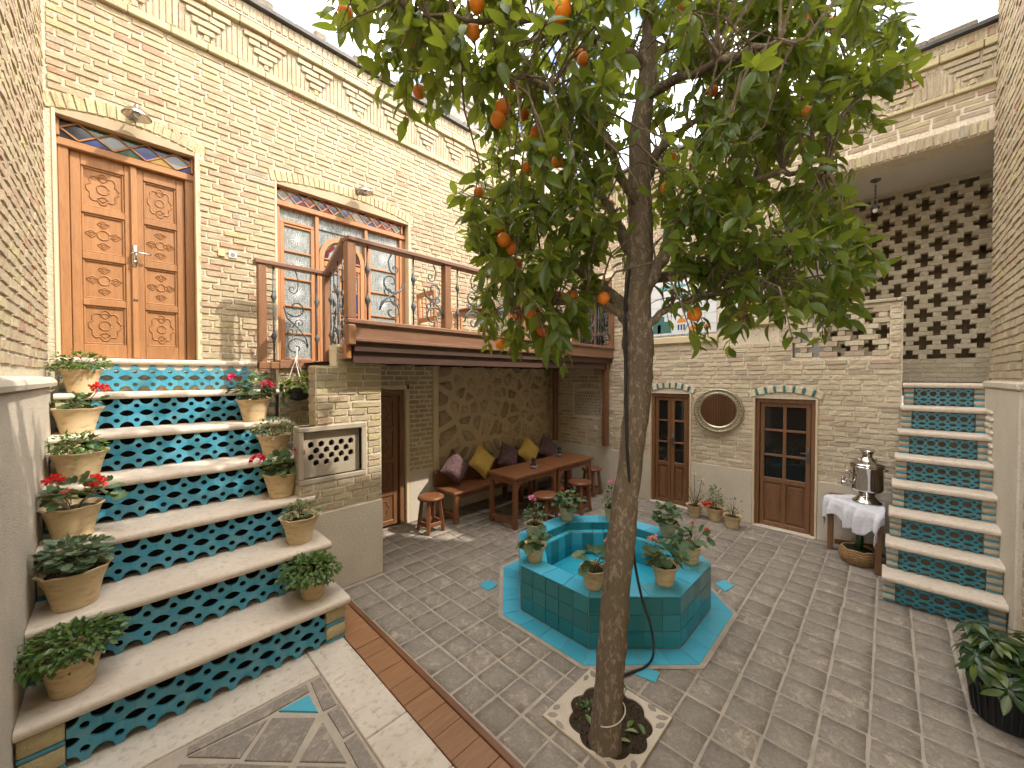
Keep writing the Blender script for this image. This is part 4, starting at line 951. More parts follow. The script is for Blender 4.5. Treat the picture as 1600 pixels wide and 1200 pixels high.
for k in range(1, 9):
    u = 4.48 + 0.17 * (k - 1); vl = 0.022 - 0.018 * (k - 1); vr = -0.643 - 0.004 * (k - 1)
    mb.box(u + 0.08, u + 0.08 + 0.168, vr + 0.004, vl - 0.01, 0, 0.23 * k - 0.052)
mb.build('stair_core', m_gen('brown_backing', (0.17, 0.115, 0.065), (0.13, 0.085, 0.05), 10, 0.95, 0.2), s2)

# ------------------------------------------------------------------ pool
pl = thing('octagonal_pool', 'raised octagonal pool lined with turquoise and teal glazed tiles', 'pool', (PC_[0], PC_[1], 0))
RO, RI, PH = 0.777, 0.598, 0.372
mb = MB(); o1 = octa(0.925); o2 = octa(RO - 0.02)
mb.add([(p[0], p[1], 0.004) for p in octa(0.958)] + [(p[0], p[1], 0.004) for p in o2], [(i, (i + 1) % 8, 8 + (i + 1) % 8, 8 + i) for i in range(8)]); mb.build('cement_band', GROUT, pl)
def quadtile(name, m, pts3, inset=0.0022, th=0.006):
    """a flat tile on four 3d corners, standing a little proud"""
    P = [Vector(p) for p in pts3]; c = sum(P, Vector()) / 4; n = (P[1] - P[0]).cross(P[3] - P[0]).normalized()
    Q = [p + (c - p).normalized() * inset for p in P]
    vs = [tuple(p) for p in Q] + [tuple(p + n * th + (c - p).normalized() * 0.002) for p in Q]
    mb = MB(); mb.add(vs, [(4, 5, 6, 7)] + [(i, (i + 1) % 4, 4 + (i + 1) % 4, 4 + i) for i in range(4)]); mb.build(name, m, pl)
lerp = lambda a, b, t: (a[0] + (b[0] - a[0]) * t, a[1] + (b[1] - a[1]) * t)
sk_i = octa(RO + 0.002); w_o = octa(RO - 0.006); r_o = octa(RO + 0.002); r_i = octa(RI)
mb = MB(); mb.add([(p[0], p[1], 0) for p in w_o] + [(p[0], p[1], PH - 0.004) for p in w_o] + [(p[0], p[1], PH - 0.004) for p in octa(RI + 0.005)] + [(p[0], p[1], 0.02) for p in octa(RI + 0.005)] , [(i, (i + 1) % 8, 8 + (i + 1) % 8, 8 + i) for i in range(8)] + [(8 + i, 8 + (i + 1) % 8, 16 + (i + 1) % 8, 16 + i) for i in range(8)] + [(16 + i, 16 + (i + 1) % 8, 24 + (i + 1) % 8, 24 + i) for i in range(8)] + [tuple(range(24, 32))]); mb.build('grout_body', POOLG, pl)
for s in range(8):
    a, b = w_o[s], w_o[(s + 1) % 8]; n = 6 if False else 5
    for i in range(n):
        p, r_ = lerp(a, b, i / n), lerp(a, b, (i + 1) / n)
        for j in range(3):
            z0, z1 = 0.008 + (PH - 0.016) * j / 3, 0.008 + (PH - 0.016) * (j + 1) / 3
            quadtile('wall_tile', POOL, [(p[0], p[1], z0), (r_[0], r_[1], z0), (r_[0], r_[1], z1), (p[0], p[1], z1)])
    a, b, c, d = o1[s], o1[(s + 1) % 8], sk_i[(s + 1) % 8], sk_i[s]
    for i in range(4): quadtile('skirt_tile', POOLRIM, [lerp(a, b, i / 4) + (0.003,), lerp(a, b, (i + 1) / 4) + (0.003,), lerp(d, c, (i + 1) / 4) + (0.003,), lerp(d, c, i / 4) + (0.003,)], th=0.005)
    a, b, c, d = r_o[s], r_o[(s + 1) % 8], r_i[(s + 1) % 8], r_i[s]
    for i in range(3): quadtile('rim_tile', POOLRIM, [lerp(a, b, i / 3) + (PH - 0.004,), lerp(a, b, (i + 1) / 3) + (PH - 0.004,), lerp(d, c, (i + 1) / 3) + (PH - 0.004,), lerp(d, c, i / 3) + (PH - 0.004,)], th=0.007)
    # inner wall with one step
    ia, ib = octa(RI)[s], octa(RI)[(s + 1) % 8]; ja, jb = octa(RI - 0.06)[s], octa(RI - 0.06)[(s + 1) % 8]
    for i in range(4):
        p, r_ = lerp(ia, ib, i / 4), lerp(ia, ib, (i + 1) / 4); p2, r2 = lerp(ja, jb, i / 4), lerp(ja, jb, (i + 1) / 4)
        quadtile('inner_tile', POOL, [(r_[0], r_[1], 0.295), (p[0], p[1], 0.295), (p[0], p[1], PH - 0.002), (r_[0], r_[1], PH - 0.002)], th=0.003)
        quadtile('step_tile', POOLIN, [(p[0], p[1], 0.29), (r_[0], r_[1], 0.29), (r2[0], r2[1], 0.29), (p2[0], p2[1], 0.29)], th=0.004)
        quadtile('inner_tile', POOLIN if i % 2 else POOL, [(r2[0], r2[1], 0.06), (p2[0], p2[1], 0.06), (p2[0], p2[1], 0.288), (r2[0], r2[1], 0.288)], th=0.003)
mb = MB(); k = octa(RI - 0.055); mb.add([(p[0], p[1], 0.06) for p in k], [tuple(range(8))]); mb.build('pool_floor', POOLIN, pl)
mb = MB(); k = octa(RI - 0.058); mb.add([(p[0], p[1], 0.16) for p in k], [tuple(range(8))]); wt_ = mb.build('water', WATER); tag(wt_, 'clear shallow water inside the turquoise pool', kind='structure')
dr = MB(); dr.box(3.80 - 0.12, 3.92 - 0.12, 1.26, 1.42, 0.010, 0.016, 0.002)
d_o = dr.build('floor_drain', DARK, org=(3.74, 1.34, 0)); tag(d_o, 'small dark drain grate beside the pool skirt', 'drain')

ccw_ = lambda p: p if sum(p[i][0] * p[(i + 1) % len(p)][1] - p[(i + 1) % len(p)][0] * p[i][1] for i in range(len(p))) > 0 else p[::-1]
# planter around the tree
pb = thing('tree_planter', 'square cement tree pit with scalloped soil opening and leaf-shaped inlays', 'planter', (1.87, 1.09, 0))
cx, cy = 1.862, 1.075
outer = [(PLQ[0] + 0.004, PLQ[2] + 0.004), (PLQ[1] - 0.004, PLQ[2] + 0.004), (PLQ[1] - 0.004, PLQ[3] - 0.004), (PLQ[0] + 0.004, PLQ[3] - 0.004)]
hole = [(cx + (0.200 + 0.016 * abs(math.sin(4.5 * a)) * 1.6) * math.cos(a), cy + (0.200 + 0.016 * abs(math.sin(4.5 * a)) * 1.6) * math.sin(a)) for a in [2 * math.pi * k / 72 for k in range(72)]]
vs, fs = plate(outer, [hole], 0.05)
mb = MB(); mb.add([(p[0], p[2], -p[1] - 0.011) for p in vs], [f[::-1] for f in fs]); mb.build('frame', PLANTER, pb)
q = random.Random(8)
for k in range(0):
    a = 2 * math.pi * k / 20 + 0.1; rr = q.uniform(0.235, 0.255) / max(abs(math.cos(a)), abs(math.sin(a))) * (0.97 if k % 2 else 0.94); rr = max(min(rr, 0.31), 0.245)
    x, y = cx + rr * math.cos(a), cy + rr * math.sin(a); th = a + q.uniform(-0.6, 0.6) + (math.pi / 2 if k % 3 else 0); L, Wd = q.uniform(0.022, 0.036), q.uniform(0.011, 0.016)
    if not (PLQ[0] + 0.03 < x < PLQ[1] - 0.03 and PLQ[2] + 0.03 < y < PLQ[3] - 0.03): continue
    pts = [(x + L * t * math.cos(th) - s * math.sin(th), y + L * t * math.sin(th) + s * math.cos(th)) for t, s in ((-1, 0), (-0.4, -Wd), (0.4, -Wd), (1, 0), (0.4, Wd), (-0.4, Wd))]
    mb = MB(); mb.prism(ccw_(pts), 0.0, 0.0162); mb.build('stone_inlay', PEBBLE, pb)
for sx in (-1, 1):
    for sy in (-1, 1):
        for dx, dy, th in ((0.205, 0.222, 0.8), (0.226, 0.155, 1.5), (0.150, 0.236, 0.1)):
            x, y = 1.87 + sx * dx, 1.095 + sy * dy; th = (th if sx * sy > 0 else -th) + q.uniform(-0.4, 0.4); L, Wd = q.uniform(0.026, 0.036), q.uniform(0.012, 0.017)
            pts = [(x + L * t * math.cos(th) - s * math.sin(th), y + L * t * math.sin(th) + s * math.cos(th)) for t, s in ((-1, 0), (-0.4, -Wd), (0.4, -Wd), (1, 0), (0.4, Wd), (-0.4, Wd))]
            mb = MB(); mb.prism(ccw_(pts), 0.0, 0.0162); mb.build('stone_inlay', PEBBLE, pb)
mb = MB(); vs = [(cx, cy, 0.004)]; fs = []
for i in range(1, 7):
    for k in range(24): vs.append((cx + 0.23 * i / 6 * math.cos(k * math.pi / 12), cy + 0.23 * i / 6 * math.sin(k * math.pi / 12), 0.003 + q.uniform(-0.002, 0.006)))
for k in range(24): fs.append((0, 1 + k, 1 + (k + 1) % 24))
for i in range(5):
    for k in range(24): fs.append((1 + i * 24 + k, 1 + (i + 1) * 24 + k, 1 + (i + 1) * 24 + (k + 1) % 24, 1 + i * 24 + (k + 1) % 24))
mb.add(vs, fs); mb.build('soil', SOIL, pb, True)
mb = MB()
for k in range(260):
    a = q.uniform(0, 6.28); rr = 0.20 * math.sqrt(q.random()); s_ = q.uniform(0.002, 0.007); mb.cur = q.random(); mb.ball((cx + rr * math.cos(a), cy + rr * math.sin(a), 0.006), s_, 5, 3)
mb.build('soil_clods', SOIL, pb, kind='stuff')

# ------------------------------------------------------------------ doors
def frame_leaf(mb, x0, x1, y0, y1, z0, z1, w, b=0.004, rails=(), wr=None):
    mb.box(x0, x0 + w, y0, y1, z0, z1, b); mb.box(x1 - w, x1, y0, y1, z0, z1, b)
    for zc in [z0 + w / 2] + list(rails) + [z1 - w / 2]:
        hw = (wr or w) / 2; mb.box(x0 + w - 0.001, x1 - w + 0.001, y0 + 0.001, y1 - 0.001, zc - hw, zc + hw, b)
def carve(mb, cx, cz, rx, rz, y, kind):
    tb = 0.0058
    mb.tube([(cx + rx * 0.36 * math.cos(a), y, cz + rx * 0.36 * math.sin(a) * 1.12) for a in [2 * math.pi * k / 16 for k in range(17)]], tb, 5)
    if kind:
        pts = []
        for k in range(49):
            a = 2 * math.pi * k / 48; rr = 0.88 + 0.09 * math.cos(8 * a) + 0.06 * math.sin(16 * a) ** 2; pts.append((cx + rx * rr * math.cos(a), y, cz + rz * rr * math.sin(a)))
        mb.tube(pts, tb, 5)
        for sg in (-1, 1): mb.tube([(cx - rx * 0.3, y, cz + sg * rz * 0.62), (cx, y, cz + sg * rz * 0.82), (cx + rx * 0.3, y, cz + sg * rz * 0.62), (cx, y, cz + sg * rz * 0.46), (cx - rx * 0.3, y, cz + sg * rz * 0.62)], tb * 0.9, 5)
    else:
        for dx, dz in ((0, 1), (0, -1), (1, 0), (-1, 0)):
            ox, oz = cx + dx * rx * 0.70, cz + dz * rz * 0.68; s = 0.036
            mb.tube([(ox - s * 1.05, y, oz), (ox, y, oz + s * 0.95), (ox + s * 1.05, y, oz), (ox, y, oz - s * 0.95), (ox - s * 1.05, y, oz)], tb * 0.9, 5)
            mb.tube([(ox - s * 0.5, y, oz), (ox, y, oz + s * 0.45), (ox + s * 0.5, y, oz), (ox, y, oz - s * 0.45), (ox - s * 0.5, y, oz)], tb * 0.7, 5)
da = thing('carved_double_door', 'carved orange teak double door at the top of the wide stairs', 'door', (0.1, 5.1, 2.066))
YD = 0.12
mb = MB(FA); mb.box(D0 + 0.013, D0 + 0.075, YD - 0.03, YD + 0.08, 2.067, 3.92, 0.006); mb.box(D1 - 0.082, D1 - 0.015, YD - 0.03, YD + 0.08, 2.067, 3.92, 0.006); mb.build('jamb', WOOD_A, da)
mb = MB(FA); mb.box(D0 - 0.02, D1 + 0.02, YD - 0.05, YD + 0.08, 3.865, 3.93, 0.006); mb.build('header', WOOD_AX, da)
dx0, dx1 = D0 + 0.078, D1 - 0.085; dm = dx0 + (dx1 - dx0) * 0.52
for a, b in ((dx0, dm), (dm + 0.003, dx1)):
    mb = MB(FA); lz0, lz1 = 2.072, 3.862; w = 0.062
    zz = [lz0 + 0.09, lz0 + 0.09 + (lz1 - lz0 - 0.16) * 0.25, lz0 + 0.09 + (lz1 - lz0 - 0.16) * 0.5, lz0 + 0.09 + (lz1 - lz0 - 0.16) * 0.75, lz1 - 0.07]
    mb.box(a, a + w, YD, YD + 0.045, lz0, lz1, 0.005); mb.box(b - w, b, YD, YD + 0.045, lz0, lz1, 0.005)
    for i, zc in enumerate(zz): mb.box(a + w, b - w, YD + 0.001, YD + 0.044, zc - 0.032 if i else lz0, zc + 0.032 if i < 4 else lz1, 0.005)
    leaf = mb.build('door_leaf', WOOD_A, da)
    for i in range(4):
        z0, z1 = zz[i] + 0.032, zz[i + 1] - 0.032; mb = MB(FA); mb.box(a + w - 0.002, b - w + 0.002, YD + 0.026, YD + 0.034, z0 - 0.002, z1 + 0.002)
        for p in ((a + w, a + w + 0.016, z0, z1), (b - w - 0.016, b - w, z0, z1)): mb.box(p[0], p[1], YD + 0.012, YD + 0.028, p[2], p[3], 0.005)
        for p in ((z0, z0 + 0.016), (z1 - 0.016, z1)): mb.box(a + w + 0.016, b - w - 0.016, YD + 0.0125, YD + 0.028, p[0], p[1], 0.005)
        mb.build('panel', WOOD_A, leaf)
        mb = MB(FA); carve(mb, (a + b) / 2, (z0 + z1) / 2, (b - a) / 2 - w - 0.030, (z1 - z0) / 2 - 0.032, YD + 0.024, i in (0, 3)); mb.build('carved_rosette', WOOD_A, leaf, True)
mb = MB(FA); mb.box(dm - 0.022, dm + 0.022, YD - 0.022, YD + 0.004, 2.075, 3.858, 0.006); mb.build('astragal', WOOD_A, da)
mb = MB(FA); xh = dm + 0.0; mb.box(xh - 0.018, xh + 0.018, YD - 0.032, YD - 0.018, 2.93, 3.13, 0.006)
mb.tube([(xh, YD - 0.03, 3.055), (xh, YD - 0.07, 3.055), (xh + 0.03, YD - 0.075, 3.055), (xh + 0.11, YD - 0.072, 3.052)], 0.009, 8); mb.box(xh - 0.012, xh + 0.012, YD - 0.055, YD - 0.03, 2.96, 2.985, 0.005); mb.box(xh - 0.025, xh + 0.005, YD - 0.040, YD - 0.03, 3.045, 3.06, 0.003); mb.build('door_handle', CHROME, da, True)
mb = MB(FA); mb.box(dm - 0.012, dm + 0.02, YD - 0.03, YD - 0.02, 2.615, 2.63, 0.003); mb.build('keyhole', IRON, da)
# stained glass transoms
def transom(parent, x0, x1, z0, z1, n, y, seed, wood):
    q = random.Random(seed); p = (x1 - x0) / n; mb = MB(FA); h = z1 - z0
    mb.box(x0 - 0.02, x1 + 0.02, y - 0.02, y + 0.03, z1, z1 + 0.02, 0.004)
    mb.box(x0 - 0.02, x0, y - 0.02, y + 0.03, z0, z1, 0.003); mb.box(x1, x1 + 0.02, y - 0.02, y + 0.03, z0, z1, 0.003)
    for i in range(n):
        xa, xm, xb = x0 + p * i, x0 + p * (i + 0.5), x0 + p * (i + 1); zm = (z0 + z1) / 2
        for a, b in (((xa, zm), (xm, z1)), ((xm, z1), (xb, zm)), ((xb, zm), (xm, z0)), ((xm, z0), (xa, zm))):
            mb.bar((a[0], y, a[1]), (b[0], y, b[1]), 0.014, 0.011, 0.002, up=(0, 1, 0))
    mb.build('glazing_bars', wood, parent)
    for i in range(n):
        xa, xm, xb = x0 + p * i, x0 + p * (i + 0.5), x0 + p * (i + 1); zm = (z0 + z1) / 2
        shapes = [[(xa, zm), (xm, z0), (xb, zm), (xm, z1)], [(xa, zm), (xm, z1), (xa, z1)] if i == 0 else [(xa - p / 2, z1), (xa, zm), (xm, z1)], [(xa, z0), (xm, z0), (xa, zm)] if i == 0 else [(xa - p / 2, z0), (xm, z0), (xa, zm)]]
        if i == n - 1: shapes += [[(xb, zm), (xb, z1), (xm, z1)], [(xm, z0), (xb, z0), (xb, zm)]]
        for s in shapes:
            mb = MB(FA); t = q.uniform(-0.004, 0.004); mb.prism(ccw(s), y + 0.006 + t, y + 0.010 + t, 'y'); mb.build('coloured_pane', q.choice(STAINS), parent)
transom(da, D0 + 0.03, D1 - 0.04, 3.935, DT - 0.012, 4, 0.07, 5, WOOD_A)

# balcony window-door in three bays
wi = thing('french_window', 'wide pine french window with etched lace panes and coloured transom on the balcony', 'window', (2.05, 5.1, DECK))
YW = 0.10; x0, x1 = W0 + 0.012, W1 - 0.085
transom(wi, x0 + 0.01, x1 - 0.01, 3.94, WT - 0.012, 11, 0.07, 11, WOOD_W)
# a second offset row of lozenges keeps the transom dense
mb = MB(FA); mb.box(W0, W1 - 0.02, YW - 0.04, YW + 0.06, 3.875, 3.935, 0.006); mb.build('header', WOOD_W, wi)
mul = [x0, x0 + 0.455, x0 + 1.075, x1]
mb = MB(FA)
for i, xx in enumerate(mul): mb.box(xx - (0 if i == 0 else 0.022), xx + (0.05 if i == 0 else 0.022), YW - 0.02, YW + 0.06, DECK, 3.874, 0.005)
mb.box(x1 - 0.02, W1 - 0.02, YW - 0.01, YW + 0.06, DECK, 3.874, 0.005)
mb.build('mullion', WOOD_W, wi)
mb = MB(FA); mb.box(mul[0] + 0.05, mul[1] - 0.022, YW + 0.0, YW + 0.05, 3.70, 3.735, 0.004); mb.box(mul[2] + 0.022, mul[3] - 0.022, YW, YW + 0.05, 3.70, 3.735, 0.004); mb.build('transom_bar', WOOD_W, wi)
for a, b in ((mul[0] + 0.05, mul[1] - 0.022), (mul[1] + 0.022, mul[2] - 0.022), (mul[2] + 0.022, mul[3] - 0.022)):
    mb = MB(FA); mb.box(a, b, YW + 0.025, YW + 0.030, 3.736, 3.874); mb.build('fanlight_pane', LPANE, wi)
def star(mb, cx, cz, r, y):
    for k in range(8):
        a = math.pi * k / 8 + 0.2; mb.bar((cx - r * math.cos(a), y, cz - r * math.sin(a)), (cx + r * math.cos(a), y, cz + r * math.sin(a)), 0.004, 0.003, 0, up=(0, 1, 0))
for a, b in ((mul[0] + 0.052, mul[1] - 0.024), (mul[2] + 0.024, mul[3] - 0.024)):
    mb = MB(FA); zz = [2.09, 2.42, 2.74, 3.06, 3.38, 3.698]; w = 0.045; frame_leaf(mb, a, b, YW - 0.005, YW + 0.04, zz[0], zz[-1], w, 0.004, zz[1:-1], 0.022); lf = mb.build('sash', WOOD_W, wi)
    for i in range(5):
        mb = MB(FA); mb.box(a + w - 0.004, b - w + 0.004, YW + 0.016, YW + 0.020, zz[i] + 0.01, zz[i + 1] - 0.01); mb.build('pane', LPANE, lf)
        mb = MB(FA); star(mb, (a + b) / 2, (zz[i] + zz[i + 1]) / 2, 0.075, YW + 0.0135); mb.build('etched_star', ETCH, lf)
# arched centre bay
a, b = mul[1] + 0.024, mul[2] - 0.024; cx = (a + b) / 2; zs = 3.38; ra = (b - a) / 2
pts_o = [(a, zs)] + [(cx - ra * math.cos(t), zs + ra * 1.05 * math.sin(t)) for t in [math.pi * k / 14 for k in range(1, 14)]] + [(b, zs)]
ri = ra - 0.055; pts_i = [(b - 0.055, zs)] + [(cx + ri * math.cos(t), zs + ri * 1.05 * math.sin(t)) for t in [math.pi * k / 14 for k in range(1, 14)]] + [(a + 0.055, zs)]
mb = MB(FA); n = len(pts_o); vs = [(p[0], YW - 0.015, p[1]) for p in pts_o] + [(p[0], YW - 0.015, p[1]) for p in pts_i[::-1]] + [(p[0], YW + 0.04, p[1]) for p in pts_o] + [(p[0], YW + 0.04, p[1]) for p in pts_i[::-1]]
fs = []
for k in range(n - 1): fs += [(k, n + k, n + k + 1, k + 1), (n + k, 3 * n + k, 3 * n + k + 1, n + k + 1), (k, k + 1, 2 * n + k + 1, 2 * n + k)]
mbp = MB(FA); mbp.box(a, b, YW + 0.041, YW + 0.045, zs, 3.735); mbp.build('spandrel_pane', LPANE, wi)
mb.add(vs, fs); mb.box(a, a + 0.055, YW - 0.015, YW + 0.04, DECK, zs, 0.004); mb.box(b - 0.055, b, YW - 0.015, YW + 0.04, DECK, zs, 0.004); mb.build('arch_frame', WOOD_W, wi)
mb = MB(FA); mb.prism([(a + 0.05, zs - 0.01)] + [(b - 0.05, zs - 0.01)] + pts_i[1:-1], YW + 0.02, YW + 0.024, 'y'); mb.build('arch_pane', LPANE, wi)
for k in range(6):
    t0, t1 = math.pi * k / 6 + 0.04, math.pi * (k + 1) / 6 - 0.04; r0, r1 = ri - 0.055, ri - 0.012
    mb = MB(FA); mb.prism([(cx + r0 * math.cos(t0), zs + r0 * math.sin(t0)), (cx + r1 * math.cos(t0), zs + r1 * math.sin(t0)), (cx + r1 * math.cos(t1), zs + r1 * math.sin(t1)), (cx + r0 * math.cos(t1), zs + r0 * math.sin(t1))], YW + 0.010, YW + 0.018, 'y'); mb.build('coloured_pane', STAINS[6 if k in (0, 5) else 4 if k % 2 else 0], wi)
mb = MB(FA); mb.box(a + 0.055, b - 0.055, YW - 0.01, YW + 0.035, zs - 0.10, zs - 0.03, 0.004); mb.box(a + 0.055, b - 0.055, YW - 0.008, YW + 0.03, zs - 0.012, zs + 0.008, 0.003); mb.build('arch_rail', WOOD_W, wi)
for k, (p, r_) in enumerate(((a + 0.057, cx - 0.012), (cx + 0.012, b - 0.057))):
    mb = MB(FA); zz = [2.09, 2.42, 2.72, 3.0, 3.20]; frame_leaf(mb, p, r_, YW, YW + 0.035, zz[0], zs - 0.102, 0.03, 0.003, zz[1:-1] + [zs - 0.16], 0.02); lf = mb.build('door_leaf', WOOD_W, wi)
    mb = MB(FA); mb.box(p + 0.02, r_ - 0.02, YW + 0.016, YW + 0.02, 2.1, zs - 0.11); mb.build('pane', LPANE, lf)
    for i in range(3):
        e = (r_ - 0.055, r_ - 0.032) if k else (p + 0.032, p + 0.055); mb = MB(FA); mb.box(e[0], e[1], YW + 0.010, YW + 0.0155, zz[i] + 0.02, zz[i + 1] - 0.02); mb.build('coloured_pane', STAINS[(1, 0, 1)[i]], lf)
mb = MB(FA); mb.box(D0, D1, 0.2, 0.24, 2.05, DT - 0.002); mb.box(W0, W1, 0.2, 0.24, 2.05, WT - 0.002); mb.build('dark_sheet', DARK, wa)  # near-black sheets stand in for the unlit rooms behind door and window

# low glazed doors of the end wall
def low_door(d, label, leaves):
    a, b, z = d; t = thing('glazed_door', label, 'door', (5.78, -(a + b) / 2, 0)); y = 0.045
    top = [(a + (b - a) * k / 10, z + 0.004 + 0.075 * (1 - ((k / 10 - 0.5) * 2 * (b - a) / (b - a + 0.1)) ** 2) - 0.006) for k in range(11)]
    mb = MB(FB); mb.box(a + 0.007, a + 0.05, y - 0.02, y + 0.07, 0.004, z, 0.005); mb.box(b - 0.05, b - 0.007, y - 0.02, y + 0.07, 0.004, z, 0.005)
    mb.prism([(a + 0.007, z - 0.05), (b - 0.007, z - 0.05)] + top[::-1], y - 0.021, y + 0.05, 'y'); mb.build('door_frame', WOOD_B, t)
    edges = [a + 0.053] + [a + 0.053 + (b - a - 0.106) * (k + 1) / leaves for k in range(leaves)]
    for k in range(leaves):
        p, q_ = edges[k] + 0.002, edges[k + 1] - 0.002; w = 0.05 if leaves == 2 else 0.045; zp = 0.60; zt = z - 0.053
        mb = MB(FB); rows = 3; rails = [zp + (zt - zp - 0.03) * i / rows for i in range(rows)]
        frame_leaf(mb, p, q_, y, y + 0.045, 0.012, zt, w, 0.004, [zp], 0.06)
        for r_ in rails[1:]: mb.box(p + w, q_ - w, y + 0.004, y + 0.04, r_ - 0.014, r_ + 0.014, 0.003)
        if leaves == 1: mb.box((p + q_) / 2 - 0.018, (p + q_) / 2 + 0.018, y + 0.003, y + 0.041, 0.06, zt - w, 0.003)
        lf = mb.build('door_leaf', WOOD_B, t)
        cols = [(p + w, q_ - w)] if leaves == 2 else [(p + w, (p + q_) / 2 - 0.018), ((p + q_) / 2 + 0.018, q_ - w)]
        for c0, c1 in cols:
            for i in range(rows):
                z0 = rails[i] + (0.03 if i == 0 else 0.014); z1 = rails[i + 1] - 0.014 if i < rows - 1 else zt - w
                mb = MB(FB); mb.box(c0 - 0.003, c1 + 0.003, y + 0.02, y + 0.024, z0 - 0.003, z1 + 0.003); mb.build('pane', PANE, lf)
            mb = MB(FB); mb.box(c0 - 0.002, c1 + 0.002, y + 0.022, y + 0.032, 0.06, zp - 0.028); mb.box(c0 + 0.022, c1 - 0.022, y + 0.010, y + 0.024, 0.09, zp - 0.058, 0.008)
            n_ = 14; rx, rz, mx, mz = (c1 - c0) / 2 - 0.04, 0.16, (c0 + c1) / 2, 0.33
            mb.tube([(mx + rx * math.copysign(abs(math.cos(t_)) ** 0.6, math.cos(t_)), y + 0.010, mz + rz * math.copysign(abs(math.sin(t_)) ** 0.6, math.sin(t_))) for t_ in [2 * math.pi * i / 24 for i in range(25)]], 0.004, 5)
            mb.build('panel', WOOD_B, lf)
    hx = b - 0.075 if leaves == 1 else edges[1] + 0.03
    mb = MB(FB); mb.box(hx - 0.012, hx + 0.012, y - 0.012, y + 0.0, 0.86, 1.05, 0.004); mb.tube([(hx, y - 0.01, 0.99), (hx, y - 0.05, 0.99), (hx - 0.07, y - 0.052, 0.985)], 0.007, 7); mb.build('door_handle', IRON, t, True)
    mb = MB(FB); mb.box(a, b, -0.05, 0.13, 0.0, 0.011, 0.003); mb.build('sill', SLAB, t)
low_door(DR, 'single six-pane brown door under a blue striped arch beside the samovar', 1)
low_door(DL, 'double brown glazed door partly hidden behind the tree trunk', 2)
mb = MB(FB); mb.box(DL[0], DL[1], 0.14, 0.158, 0, 1.8); mb.box(DR[0], DR[1], 0.14, 0.158, 0, 1.8); mb.build('dark_sheet', DARK, wb)  # sheets painted dark in place of unlit rooms behind the low doors
# upper window on the balcony end
ub = thing('wooden_window', 'brown barred window at the far end of the balcony behind the tree', 'window', (5.75, 3.6, 2.2))
a, b, z0, z1 = WIN; mb = MB(FB); frame_leaf(mb, a, b, -0.02, 0.08, z0, z1, 0.06, 0.004, [z0 + 0.42, z0 + 0.95], 0.05); mb.box((a + b) / 2 - 0.02, (a + b) / 2 + 0.02, 0, 0.06, z0, z1, 0.003); fr_ = mb.build('frame', WOOD_P, ub)
for p, q_ in ((a + 0.06, (a + b) / 2 - 0.02), ((a + b) / 2 + 0.02, b - 0.06)): mb = MB(FB); mb.box(p, q_, 0.03, 0.035, z0 + 0.06, z1 - 0.06); mb.build('pane', PANE, ub)
for k in range(6):
    mb = MB(FB); x = a + 0.1 + (b - a - 0.2) * k / 5; mb.tube([(x, -0.03, z0 + 0.02), (x, -0.03, z0 + 0.95)], 0.006, 5); mb.ball((0, 0, 0), 0.001) if False else None; mb.build('bar', IRON, ub)
mb = MB(FB); mb.box(a - 0.03, b + 0.12, -0.07, 0.0, z0 + 0.93, z0 + 0.98, 0.005); mb.build('sill', WOOD_P, ub)
# dark carved door in the niche
nd = thing('carved_door', 'dark carved wooden door in the shaded niche beside the brick pier', 'door', (2.2, 4.5, 0))
mb = MB(FN); mb.box(1.865, 1.93, 0.02, 0.12, 0.003, 1.735, 0.005); mb.box(2.50, 2.565, 0.02, 0.12, 0.003, 1.735, 0.005); mb.box(1.93, 2.50, 0.021, 0.12, 1.66, 1.735, 0.005); mb.build('door_frame', WOOD_B, nd)
mb = MB(FN); frame_leaf(mb, 1.932, 2.498, 0.06, 0.10, 0.01, 1.658, 0.07, 0.004, [0.42, 0.83, 1.24], 0.06); lf = mb.build('door_leaf', WOOD_B, nd)
for z0, z1 in ((0.08, 0.39), (0.45, 0.80), (0.86, 1.21), (1.27, 1.59)):
    mb = MB(FN); mb.box(2.0, 2.43, 0.078, 0.09, z0 - 0.01, z1 + 0.01); mb.build('panel', WOOD_B, lf)
    mb = MB(FN); carve(mb, 2.215, (z0 + z1) / 2, 0.17, (z1 - z0) / 2 - 0.03, 0.074, True); mb.build('carved_rosette', WOOD_B, lf, True)
mb = MB(FN); mb.box(1.86, 2.57, 0.15, 0.19, 0, 1.74); mb.build('dark_sheet', DARK, wn_)  # dark-coloured sheet stands in for the unlit space behind the niche door

# ------------------------------------------------------------------ balcony
bal = thing('wooden_balcony', 'brown timber balcony deck with panelled fascia over the seating niche', 'balcony', (3.5, 4.0, DECK))
FV = 3.25
mb = MB(); y = 3.30
while y < 4.94:
    w = min(0.14, 4.945 - y); mb.box(1.40 + (y - 3.3) * 0.23, 5.68, max(y, FV + 0.095) + 0.002, y + w - 0.002, DECK - 0.028, DECK, 0.003); y += w
mb.build('deck_boards', WOOD_R, bal, kind='stuff')
mb = MB(); mb.box(1.17, 1.75, 4.55, 4.93, 1.99, DECK - 0.001, 0.004); mb.build('landing_board', WOOD_R, bal)
mb = MB(); mb.box(1.345, 5.70, FV, FV + 0.045, 2.20, 2.375, 0.006); mb.build('fascia', WOOD_R, bal)
mb = MB(); mb.box(1.33, 5.70, FV - 0.03, FV + 0.06, 2.352, 2.395, 0.008); mb.build('fascia_cap', WOOD_R, bal)
mb = MB(); mb.box(1.345, 5.70, FV - 0.018, FV - 0.0005, 2.205, 2.235, 0.004); mb.build('fascia_moulding', WOOD_R, bal)
mb = MB(); mb.box(1.33, 1.40, FV - 0.035, FV + 0.055, 2.17, 2.345, 0.01); mb.build('fascia_end', WOOD_P, bal)
